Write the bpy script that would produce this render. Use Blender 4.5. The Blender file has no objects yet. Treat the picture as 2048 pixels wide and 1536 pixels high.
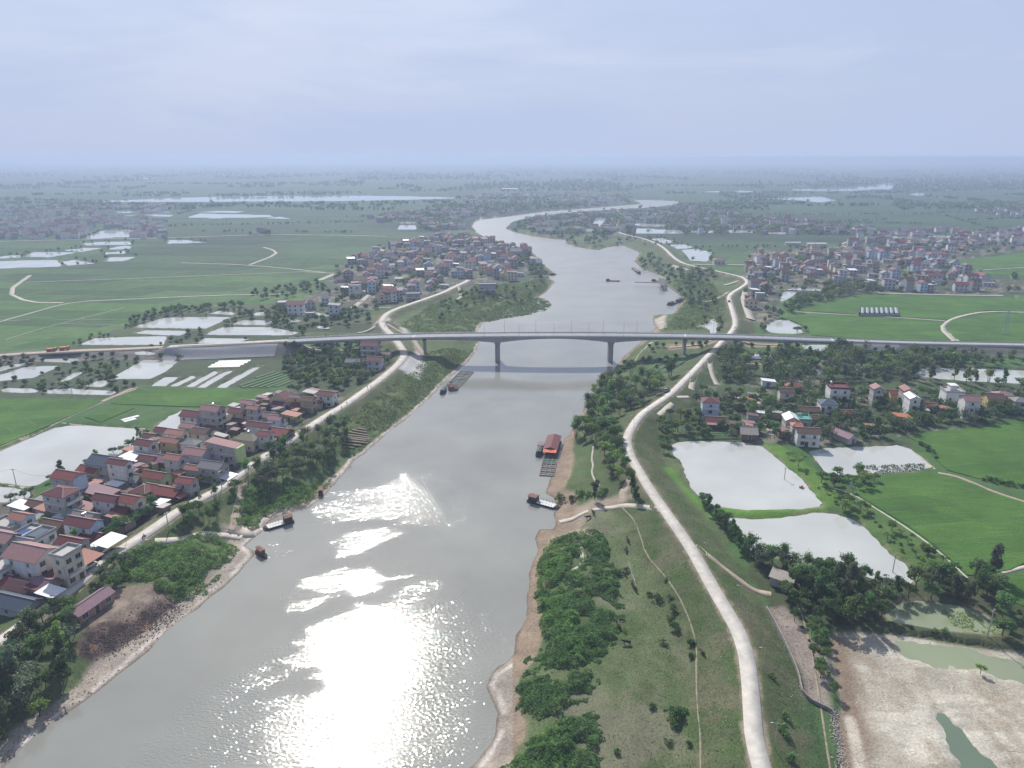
import bpy, bmesh, math, random
import numpy as np
from mathutils import Vector, Matrix, Euler

R = math.radians
random.seed(7)
rng = np.random.default_rng(11)
sc = bpy.context.scene
COL = sc.collection

# ------------------------------------------------------------------ camera
HC = 126.0            # camera height above the river (m)
FPX = 1430.0          # focal length in pixels of the 2048 px wide photograph
TH = math.atan((768 - 315) / FPX)   # downward pitch
cam_d = bpy.data.cameras.new('camera')
cam_d.sensor_width = 36.0
cam_d.lens = 36.0 * FPX / 2048.0
cam_d.clip_start = 1.0
cam_d.clip_end = 120000.0
cam = bpy.data.objects.new('camera', cam_d)
COL.objects.link(cam)
cam.location = (0, 0, HC)
cam.rotation_euler = (math.pi / 2 - TH, 0, 0)
sc.camera = cam

# ------------------------------------------------------------------ sky, sun, exposure
SUN_EL, SUN_AZ = 40.0, -14.5      # degrees; azimuth measured from +Y towards +X
world = bpy.data.worlds.new('World')
sc.world = world
world.use_nodes = True
wn = world.node_tree
wn.nodes.clear()
w_out = wn.nodes.new('ShaderNodeOutputWorld')
w_bg = wn.nodes.new('ShaderNodeBackground')
w_sky = wn.nodes.new('ShaderNodeTexSky')
w_sky.sky_type = 'NISHITA'
w_sky.sun_disc = False
w_sky.sun_elevation = R(SUN_EL)
w_sky.sun_rotation = R(SUN_AZ)
w_sky.altitude = 50
w_sky.air_density = 1.0
w_sky.dust_density = 2.0
w_sky.ozone_density = 4.0
w_bg.inputs['Strength'].default_value = 0.092
# thin high cloud veil
w_tc = wn.nodes.new('ShaderNodeTexCoord')
w_map = wn.nodes.new('ShaderNodeMapping')
w_map.inputs['Scale'].default_value = (1.2, 1.2, 5.0)
w_map.inputs['Rotation'].default_value = (0.1, 0.25, 0.3)
w_nz = wn.nodes.new('ShaderNodeTexNoise')
w_nz.inputs['Scale'].default_value = 2.2
w_nz.inputs['Detail'].default_value = 5
w_nz.inputs['Roughness'].default_value = 0.55
w_nz.inputs['Distortion'].default_value = 0.6
w_rmp = wn.nodes.new('ShaderNodeMapRange')
w_rmp.inputs['From Min'].default_value = 0.42
w_rmp.inputs['From Max'].default_value = 0.75
w_rmp.inputs['To Min'].default_value = 0.74
w_rmp.inputs['To Max'].default_value = 0.90
w_mix = wn.nodes.new('ShaderNodeMix')
w_mix.data_type = 'RGBA'
w_mix.inputs['B'].default_value = (4.65, 5.45, 7.55, 1)
wn.links.new(w_tc.outputs['Generated'], w_map.inputs['Vector'])
wn.links.new(w_map.outputs['Vector'], w_nz.inputs['Vector'])
wn.links.new(w_nz.outputs['Fac'], w_rmp.inputs['Value'])
# the veil thins out towards the zenith (shorter path through it)
w_sep = wn.nodes.new('ShaderNodeSeparateXYZ')
w_el = wn.nodes.new('ShaderNodeMapRange')
w_el.inputs['From Min'].default_value = 0.0
w_el.inputs['From Max'].default_value = 0.55
w_el.inputs['To Min'].default_value = 1.30
w_el.inputs['To Max'].default_value = 0.45
w_mul = wn.nodes.new('ShaderNodeMath'); w_mul.operation = 'MULTIPLY'; w_mul.use_clamp = True
wn.links.new(w_tc.outputs['Generated'], w_sep.inputs['Vector'])
wn.links.new(w_sep.outputs['Z'], w_el.inputs['Value'])
wn.links.new(w_rmp.outputs['Result'], w_mul.inputs[0])
wn.links.new(w_el.outputs['Result'], w_mul.inputs[1])
wn.links.new(w_mul.outputs[0], w_mix.inputs['Factor'])
wn.links.new(w_sky.outputs['Color'], w_mix.inputs['A'])
# faint streaks of high cloud
w_map2 = wn.nodes.new('ShaderNodeMapping'); w_map2.inputs['Scale'].default_value = (1.6, 3.0, 9.0); w_map2.inputs['Rotation'].default_value = (0.15, -0.12, 0.5)
w_nz2 = wn.nodes.new('ShaderNodeTexNoise'); w_nz2.inputs['Scale'].default_value = 1.7; w_nz2.inputs['Detail'].default_value = 6; w_nz2.inputs['Roughness'].default_value = 0.6; w_nz2.inputs['Distortion'].default_value = 0.8
w_r2 = wn.nodes.new('ShaderNodeMapRange'); w_r2.inputs['From Min'].default_value = 0.48; w_r2.inputs['From Max'].default_value = 0.72; w_r2.inputs['To Min'].default_value = 0.0; w_r2.inputs['To Max'].default_value = 0.55
w_e2 = wn.nodes.new('ShaderNodeMapRange'); w_e2.inputs['From Min'].default_value = 0.04; w_e2.inputs['From Max'].default_value = 0.16; w_e2.inputs['To Min'].default_value = 0.15; w_e2.inputs['To Max'].default_value = 1.0
w_m2 = wn.nodes.new('ShaderNodeMath'); w_m2.operation = 'MULTIPLY'
w_mx2 = wn.nodes.new('ShaderNodeMix'); w_mx2.data_type = 'RGBA'; w_mx2.inputs['B'].default_value = (6.5, 6.9, 8.3, 1)
wn.links.new(w_tc.outputs['Generated'], w_map2.inputs['Vector']); wn.links.new(w_map2.outputs['Vector'], w_nz2.inputs['Vector']); wn.links.new(w_nz2.outputs['Fac'], w_r2.inputs['Value'])
wn.links.new(w_sep.outputs['Z'], w_e2.inputs['Value']); wn.links.new(w_r2.outputs['Result'], w_m2.inputs[0]); wn.links.new(w_e2.outputs['Result'], w_m2.inputs[1])
wn.links.new(w_m2.outputs[0], w_mx2.inputs['Factor']); wn.links.new(w_mix.outputs['Result'], w_mx2.inputs['A'])
wn.links.new(w_mx2.outputs['Result'], w_bg.inputs['Color'])
wn.links.new(w_bg.outputs['Background'], w_out.inputs['Surface'])

sun_d = bpy.data.lights.new('sun', 'SUN')
sun_d.energy = 4.8
sun_d.angle = R(0.53)
sun_d.color = (1.0, 0.95, 0.88)
sun = bpy.data.objects.new('sun', sun_d)
COL.objects.link(sun)
sdir = Vector((math.sin(R(SUN_AZ)) * math.cos(R(SUN_EL)), math.cos(R(SUN_AZ)) * math.cos(R(SUN_EL)), math.sin(R(SUN_EL))))
sun.rotation_euler = sdir.to_track_quat('Z', 'Y').to_euler()

sc.view_settings.view_transform = 'Standard'
sc.view_settings.look = 'None'
sc.view_settings.exposure = 0.24
sc.view_settings.gamma = 1.0
sc.view_settings.use_curve_mapping = False
sc.render.engine = 'CYCLES'
cy = sc.cycles
cy.max_bounces = 5
cy.diffuse_bounces = 2
cy.glossy_bounces = 2
cy.transmission_bounces = 2
cy.volume_bounces = 1
cy.transparent_max_bounces = 4
cy.caustics_reflective = False
cy.caustics_refractive = False
cy.sample_clamp_indirect = 4.0
cy.use_denoising = True

# ------------------------------------------------------------------ pixel -> place
CT, ST = math.cos(TH), math.sin(TH)
def P(px, py, z=3.5):
    dx = (px - 1024) / FPX
    u = (768 - py) / FPX
    dy = CT + u * ST
    dz = -ST + u * CT
    t = (z - HC) / dz
    return np.array((dx * t, dy * t))
def PV(px, py, z):
    px = np.asarray(px, float); py = np.asarray(py, float)
    dx = (px - 1024) / FPX
    u = (768 - py) / FPX
    t = (z - HC) / (-ST + u * CT)
    return dx * t, (CT + u * ST) * t
def PP(pts, z=3.5):
    return np.array([P(a, b, z) for a, b in pts])

# ------------------------------------------------------------------ numpy noise
def _hash(ix, iy, s):
    h = (ix.astype(np.int64) * 374761393 + iy.astype(np.int64) * 668265263 + s * 69069) & 0x7fffffff
    h = ((h ^ (h >> 13)) * 1274126177) & 0x7fffffff
    return ((h ^ (h >> 16)) & 0xffff) / 65535.0
def vnoise(x, y, s=0):
    x = np.asarray(x, float); y = np.asarray(y, float)
    ix = np.floor(x); iy = np.floor(y)
    fx = x - ix; fy = y - iy
    fx = fx * fx * (3 - 2 * fx); fy = fy * fy * (3 - 2 * fy)
    ix = ix.astype(np.int64); iy = iy.astype(np.int64)
    a = _hash(ix, iy, s); b = _hash(ix + 1, iy, s); c = _hash(ix, iy + 1, s); d = _hash(ix + 1, iy + 1, s)
    return (a * (1 - fx) + b * fx) * (1 - fy) + (c * (1 - fx) + d * fx) * fy
def fbm(x, y, s=0, o=4):
    r = 0; a = 0.5; t = 0
    for k in range(o):
        r = r + a * vnoise(np.asarray(x) * 2 ** k, np.asarray(y) * 2 ** k, s + k * 17); t += a; a *= 0.5
    return r / t

# ------------------------------------------------------------------ polygon tools
def smooth_closed(pts, n=2):
    p = np.array(pts, float)
    for _ in range(n):
        q = np.roll(p, -1, 0)
        p = np.stack([p * 0.75 + q * 0.25, p * 0.25 + q * 0.75], 1).reshape(-1, 2)
    return p
def smooth_open(pts, n=2):
    p = np.array(pts, float)
    for _ in range(n):
        a = p[:-1]; b = p[1:]
        m = np.stack([a * 0.75 + b * 0.25, a * 0.25 + b * 0.75], 1).reshape(-1, p.shape[1])
        p = np.vstack([p[:1], m[1:-1], p[-1:]])
    return p
def resample(pts, step):
    p = np.array(pts, float)
    seg = np.linalg.norm(np.diff(p[:, :2], axis=0), axis=1)
    s = np.concatenate([[0], np.cumsum(seg)])
    n = max(2, int(s[-1] / step) + 1)
    t = np.linspace(0, s[-1], n)
    return np.stack([np.interp(t, s, p[:, k]) for k in range(p.shape[1])], 1)
def inside(X, Y, poly):
    r = np.zeros(X.shape, bool)
    n = len(poly)
    j = n - 1
    for i in range(n):
        xi, yi = poly[i]; xj, yj = poly[j]
        c = ((yi > Y) != (yj > Y))
        if yj != yi:
            r ^= c & (X < (xj - xi) * (Y - yi) / (yj - yi) + xi)
        j = i
    return r
def seg_dist(X, Y, line, closed=False, vals=None):
    """distance to a polyline; with vals also the value interpolated at the nearest point"""
    best = np.full(X.shape, 1e18); bv = np.zeros(X.shape)
    n = len(line)
    for i in range(n if closed else n - 1):
        a = line[i]; b = line[(i + 1) % n]
        dx, dy = b[0] - a[0], b[1] - a[1]
        L = dx * dx + dy * dy + 1e-12
        t = np.clip(((X - a[0]) * dx + (Y - a[1]) * dy) / L, 0, 1)
        d = (X - a[0] - t * dx) ** 2 + (Y - a[1] - t * dy) ** 2
        m = d < best
        best[m] = d[m]
        if vals is not None:
            v = vals[i] + (vals[(i + 1) % n] - vals[i]) * t
            bv[m] = v[m]
    return (np.sqrt(best), bv) if vals is not None else np.sqrt(best)
def sdist(X, Y, poly, margin=30.0):
    """signed distance (negative inside), clamped to +margin away from the polygon"""
    lo = poly.min(0) - margin; hi = poly.max(0) + margin
    out = np.full(X.shape, float(margin))
    m = (X > lo[0]) & (X < hi[0]) & (Y > lo[1]) & (Y < hi[1])
    if m.any():
        x = X[m]; y = Y[m]
        d = seg_dist(x, y, poly, True)
        d[inside(x, y, poly)] *= -1
        out[m] = np.minimum(d, margin)
    return out

# ------------------------------------------------------------------ objects and meshes
def props(o, label=None, cat=None, group=None, kind=None):
    if label: o['label'] = label
    if cat: o['category'] = cat
    if group: o['group'] = group
    if kind: o['kind'] = kind
    return o
def link(name, mesh, parent=None, loc=None, rz=None):
    o = bpy.data.objects.new(name, mesh)
    COL.objects.link(o)
    if parent is not None: o.parent = parent
    if loc is not None: o.location = loc
    if rz is not None: o.rotation_euler = (0, 0, rz)
    return o
def empty(name, loc, rz=0, label=None, cat=None, group=None):
    o = bpy.data.objects.new(name, None)
    o.empty_display_size = 0.5
    COL.objects.link(o)
    o.location = loc
    o.rotation_euler = (0, 0, rz)
    return props(o, label, cat, group)
def npmesh(name, V, F, mats=(), smooth=False, midx=None):
    """mesh from numpy arrays; F is (n,3) or (n,4)"""
    me = bpy.data.meshes.new(name)
    V = np.asarray(V, np.float32); F = np.asarray(F, np.int32)
    k = F.shape[1]
    me.vertices.add(len(V)); me.vertices.foreach_set('co', V.ravel())
    me.loops.add(F.size); me.loops.foreach_set('vertex_index', F.ravel())
    me.polygons.add(len(F))
    me.polygons.foreach_set('loop_start', np.arange(0, F.size, k, dtype=np.int32))
    me.polygons.foreach_set('loop_total', np.full(len(F), k, np.int32))
    if smooth: me.polygons.foreach_set('use_smooth', np.ones(len(F), bool))
    for m in mats: me.materials.append(m)
    if midx is not None: me.polygons.foreach_set('material_index', np.asarray(midx, np.int32))
    me.update(calc_edges=True)
    return me
class MB:
    def __init__(s): s.v = []; s.f = []; s.m = []; s.cur = 0
    def add(s, vs, fs):
        b = len(s.v); s.v += [tuple(map(float, p)) for p in vs]
        for f in fs: s.f.append([b + i for i in f]); s.m.append(s.cur)
        return s
    def box(s, x0, x1, y0, y1, z0, z1):
        return s.add([(x0, y0, z0), (x1, y0, z0), (x1, y1, z0), (x0, y1, z0), (x0, y0, z1), (x1, y0, z1), (x1, y1, z1), (x0, y1, z1)],
                     [(0, 3, 2, 1), (4, 5, 6, 7), (0, 1, 5, 4), (1, 2, 6, 5), (2, 3, 7, 6), (3, 0, 4, 7)])
    def cyl(s, p, q, r0, r1=None, n=8):
        r1 = r0 if r1 is None else r1
        p = Vector(p); q = Vector(q); d = (q - p)
        a = d.orthogonal().normalized(); b = d.normalized().cross(a)
        vs = []
        for c, r in ((p, r0), (q, r1)):
            for k in range(n):
                t = 2 * math.pi * k / n
                vs.append(c + a * (r * math.cos(t)) + b * (r * math.sin(t)))
        fs = [(k, (k + 1) % n, n + (k + 1) % n, n + k) for k in range(n)]
        fs += [tuple(range(n - 1, -1, -1)), tuple(range(n, 2 * n))]
        return s.add(vs, fs)
    def prism(s, poly, z0, z1):
        n = len(poly)
        vs = [(p[0], p[1], z0) for p in poly] + [(p[0], p[1], z1) for p in poly]
        fs = [(i, (i + 1) % n, n + (i + 1) % n, n + i) for i in range(n)]
        fs += [tuple(range(n - 1, -1, -1)), tuple(range(n, 2 * n))]
        return s.add(vs, fs)
    def mesh(s, name, mats):
        me = bpy.data.meshes.new(name)
        me.from_pydata(s.v, [], s.f)
        for m in (mats if isinstance(mats, (list, tuple)) else [mats]): me.materials.append(m)
        me.polygons.foreach_set('material_index', s.m)
        me.update()
        return me
    def obj(s, name, mats, parent=None, loc=None, rz=None):
        return link(name, s.mesh(name, mats), parent, loc, rz)

# ------------------------------------------------------------------ materials
_mats = {}
def M(name, col, rough=0.85, var=0.25, scale=1.0, bump=0.0, metal=0.0, spec=0.3, objvar=0.0, coords='Object', detail=4, streak=None):
    if name in _mats: return _mats[name]
    m = bpy.data.materials.new(name); m.use_nodes = True
    nt = m.node_tree; b = nt.nodes['Principled BSDF']
    b.inputs['Roughness'].default_value = rough
    b.inputs['Metallic'].default_value = metal
    b.inputs['Specular IOR Level'].default_value = spec
    tc = nt.nodes.new('ShaderNodeTexCoord')
    nz = nt.nodes.new('ShaderNodeTexNoise')
    nz.inputs['Scale'].default_value = scale; nz.inputs['Detail'].default_value = detail; nz.inputs['Roughness'].default_value = 0.65
    src = tc.outputs[coords]
    if streak:
        mp = nt.nodes.new('ShaderNodeMapping'); mp.inputs['Scale'].default_value = streak
        nt.links.new(src, mp.inputs['Vector']); src = mp.outputs['Vector']
    nt.links.new(src, nz.inputs['Vector'])
    mr = nt.nodes.new('ShaderNodeMapRange')
    mr.inputs['From Min'].default_value = 0.3; mr.inputs['From Max'].default_value = 0.7
    mr.inputs['To Min'].default_value = 1 - var; mr.inputs['To Max'].default_value = 1 + var
    nt.links.new(nz.outputs['Fac'], mr.inputs['Value'])
    fac = mr.outputs['Result']
    if objvar:
        oi = nt.nodes.new('ShaderNodeObjectInfo')
        mo = nt.nodes.new('ShaderNodeMapRange')
        mo.inputs['To Min'].default_value = 1 - objvar; mo.inputs['To Max'].default_value = 1 + objvar
        nt.links.new(oi.outputs['Random'], mo.inputs['Value'])
        mu = nt.nodes.new('ShaderNodeMath'); mu.operation = 'MULTIPLY'
        nt.links.new(fac, mu.inputs[0]); nt.links.new(mo.outputs['Result'], mu.inputs[1]); fac = mu.outputs[0]
    vm = nt.nodes.new('ShaderNodeVectorMath'); vm.operation = 'SCALE'
    vm.inputs[0].default_value = col[:3]
    nt.links.new(fac, vm.inputs['Scale'])
    nt.links.new(vm.outputs['Vector'], b.inputs['Base Color'])
    if bump:
        bp = nt.nodes.new('ShaderNodeBump'); bp.inputs['Strength'].default_value = bump; bp.inputs['Distance'].default_value = 0.1
        nt.links.new(nz.outputs['Fac'], bp.inputs['Height']); nt.links.new(bp.outputs['Normal'], b.inputs['Normal'])
    _mats[name] = m
    return m
def leafmat(name, col, var=0.35, objvar=0.30, transl=0.5, scale=0.5):
    if name in _mats: return _mats[name]
    m = bpy.data.materials.new(name); m.use_nodes = True
    nt = m.node_tree; nt.nodes.clear()
    out = nt.nodes.new('ShaderNodeOutputMaterial')
    geo = nt.nodes.new('ShaderNodeNewGeometry'); oi = nt.nodes.new('ShaderNodeObjectInfo')
    tc = nt.nodes.new('ShaderNodeTexCoord'); nz = nt.nodes.new('ShaderNodeTexNoise'); nz.inputs['Scale'].default_value = scale; nz.inputs['Detail'].default_value = 2
    nt.links.new(tc.outputs['Object'], nz.inputs['Vector'])
    def mr(src, a, b, f0=0, f1=1):
        n = nt.nodes.new('ShaderNodeMapRange'); n.inputs['From Min'].default_value = f0; n.inputs['From Max'].default_value = f1
        n.inputs['To Min'].default_value = a; n.inputs['To Max'].default_value = b
        nt.links.new(src, n.inputs['Value']); return n.outputs['Result']
    def mul(a, b):
        n = nt.nodes.new('ShaderNodeMath'); n.operation = 'MULTIPLY'; nt.links.new(a, n.inputs[0]); nt.links.new(b, n.inputs[1]); return n.outputs[0]
    f = mul(mul(mr(geo.outputs['Random Per Island'], 1 - var, 1 + var), mr(oi.outputs['Random'], 1 - objvar, 1 + objvar)), mr(nz.outputs['Fac'], 0.72, 1.28, 0.35, 0.65))
    hs = nt.nodes.new('ShaderNodeHueSaturation'); hs.inputs['Color'].default_value = (*col, 1)
    nt.links.new(mr(oi.outputs['Random'], 0.478, 0.522), hs.inputs['Hue'])
    nt.links.new(f, hs.inputs['Value'])
    d = nt.nodes.new('ShaderNodeBsdfDiffuse'); t = nt.nodes.new('ShaderNodeBsdfTranslucent'); mx = nt.nodes.new('ShaderNodeMixShader')
    mx.inputs['Fac'].default_value = transl
    nt.links.new(hs.outputs['Color'], d.inputs['Color']); nt.links.new(hs.outputs['Color'], t.inputs['Color'])
    nt.links.new(d.outputs[0], mx.inputs[1]); nt.links.new(t.outputs[0], mx.inputs[2]); nt.links.new(mx.outputs[0], out.inputs['Surface'])
    _mats[name] = m
    return m
# ================================================================== LAND
Z0 = 3.5      # fields
ZP = 2.8      # ponds
river_px = [(-330, 1800), (-60, 1600), (19, 1526), (79, 1466), (159, 1409), (190, 1386), (241, 1345), (292, 1307), (346, 1253), (397, 1215), (444, 1177), (476, 1148), (497, 1124), (509, 1110), (505, 1101), (490, 1091), (505, 1079), (528, 1062), (536, 1044), (554, 1033), (590, 1022), (617, 1016), (636, 1002), (655, 985), (684, 952), (710, 920), (726, 909), (761, 879), (787, 857), (816, 835), (853, 802), (871, 784), (879, 773), (893, 760), (915, 742), (937, 722), (953, 702), (959, 686), (955, 662), (966, 645), (1000, 637), (1020, 622), (1050, 606), (1074, 596), (1094, 584), (1111, 563), (1095, 555), (1110, 546), (1084, 526), (1070, 508), (1056, 498), (1012, 486), (978, 478), (958, 467), (944, 452), (958, 440), (1026, 432), (1094, 423), (1163, 418), (1224, 413), (1285, 408), (1268, 400), (1330, 401), (1365, 404), (1340, 411), (1290, 417), (1245, 419), (1163, 424), (1111, 429), (1060, 434), (1022, 444), (1010, 457), (1026, 464), (1060, 472), (1111, 479), (1132, 478), (1130, 486), (1156, 495), (1197, 501), (1214, 495), (1245, 491), (1279, 505), (1268, 523), (1284, 539), (1312, 548), (1332, 555), (1317, 563), (1344, 581), (1358, 590), (1367, 602), (1356, 611), (1351, 623), (1341, 630), (1327, 628), (1305, 630), (1305, 641), (1311, 658), (1297, 666), (1287, 681), (1263, 698), (1245, 716), (1231, 734), (1213, 752), (1186, 790), (1160, 830), (1142, 862), (1126, 882), (1121, 903), (1116, 919), (1108, 940), (1102, 954), (1096, 973), (1091, 987), (1107, 995), (1112, 1006), (1115, 1018), (1108, 1025), (1108, 1036), (1112, 1050), (1107, 1059), (1078, 1060), (1070, 1078), (1075, 1101), (1061, 1134), (1054, 1185), (1050, 1236), (1034, 1273), (1028, 1308), (1008, 1326), (981, 1346), (971, 1372), (984, 1401), (995, 1427), (988, 1474), (966, 1507), (940, 1535), (880, 1600), (760, 1800)]
RIVER = PP(river_px, 0.0)

dike_r_px = [(1585, 1790), (1548, 1620), (1522, 1529), (1508, 1485), (1504, 1419), (1500, 1364), (1493, 1309), (1482, 1273), (1460, 1232), (1431, 1185), (1405, 1137), (1380, 1093), (1347, 1046), (1321, 1009), (1301, 981), (1275, 938), (1258, 908), (1252, 880), (1262, 857), (1281, 830), (1309, 810), (1340, 790), (1371, 759), (1394, 736), (1414, 714), (1430, 699), (1446, 681), (1459, 670), (1472, 651), (1469, 634), (1462, 611), (1457, 595), (1464, 586), (1485, 574), (1497, 565), (1488, 555), (1464, 549), (1428, 541), (1381, 531), (1358, 523), (1341, 509), (1328, 495), (1305, 483), (1279, 475), (1244, 468), (1233, 460), (1236, 444), (1240, 428), (1236, 420)]
dike_l_px = [(-330, 1540), (-150, 1395), (0, 1285), (32, 1260), (70, 1237), (111, 1199), (146, 1174), (178, 1145), (203, 1126), (241, 1101), (276, 1078), (318, 1050), (362, 1018), (410, 994), (441, 978), (490, 940), (547, 902), (581, 881), (615, 857), (651, 833), (687, 812), (721, 788), (753, 765), (783, 741), (803, 722), (810, 708), (803, 696), (793, 682), (781, 668), (768, 656), (762, 643), (772, 628), (795, 617), (828, 606), (862, 594), (885, 586), (907, 575), (927, 566), (938, 560)]
ZDR, ZDL = 8.0, 6.6
DIKE_R = resample(smooth_open(PP(dike_r_px, ZDR), 2), 6.0)
DIKE_L = resample(smooth_open(PP(dike_l_px, ZDL), 2), 6.0)
# bridge road: pixel, pixel, height
bridge_px = [(-330, 727, 4.6), (-60, 716, 4.6), (100, 704, 5.4), (270, 698, 6.6), (345, 693.5, 8.3), (573, 682, 10.3), (710, 675.5, 13.4), (861, 671.5, 16.0), (1000, 670, 17.3), (1110, 669.5, 17.7), (1230, 670, 17.3), (1370, 671.5, 16.0), (1500, 674.3, 13.9), (1674, 681, 10.2), (1840, 686.6, 8.0), (2048, 690, 7.2), (2300, 695, 6.8), (2600, 699, 6.5)]
_b = np.array([[*P(a, b, z), z] for a, b, z in bridge_px])
BR = resample(smooth_open(_b, 3), 4.0)          # x, y, z along the bridge road
def br_at_px(px):
    """point of the bridge axis seen in column px"""
    q = BR
    fz = q[:, 1] * CT + (HC - q[:, 2]) * ST
    c = 1024 + FPX * q[:, 0] / fz
    return np.array([np.interp(px, c, q[:, k]) for k in range(3)])
BR_ABL, BR_ABR = br_at_px(578), br_at_px(1668)
EMB_L = BR[BR[:, 0] <= BR_ABL[0]]
EMB_R = BR[BR[:, 0] >= BR_ABR[0]]

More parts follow.
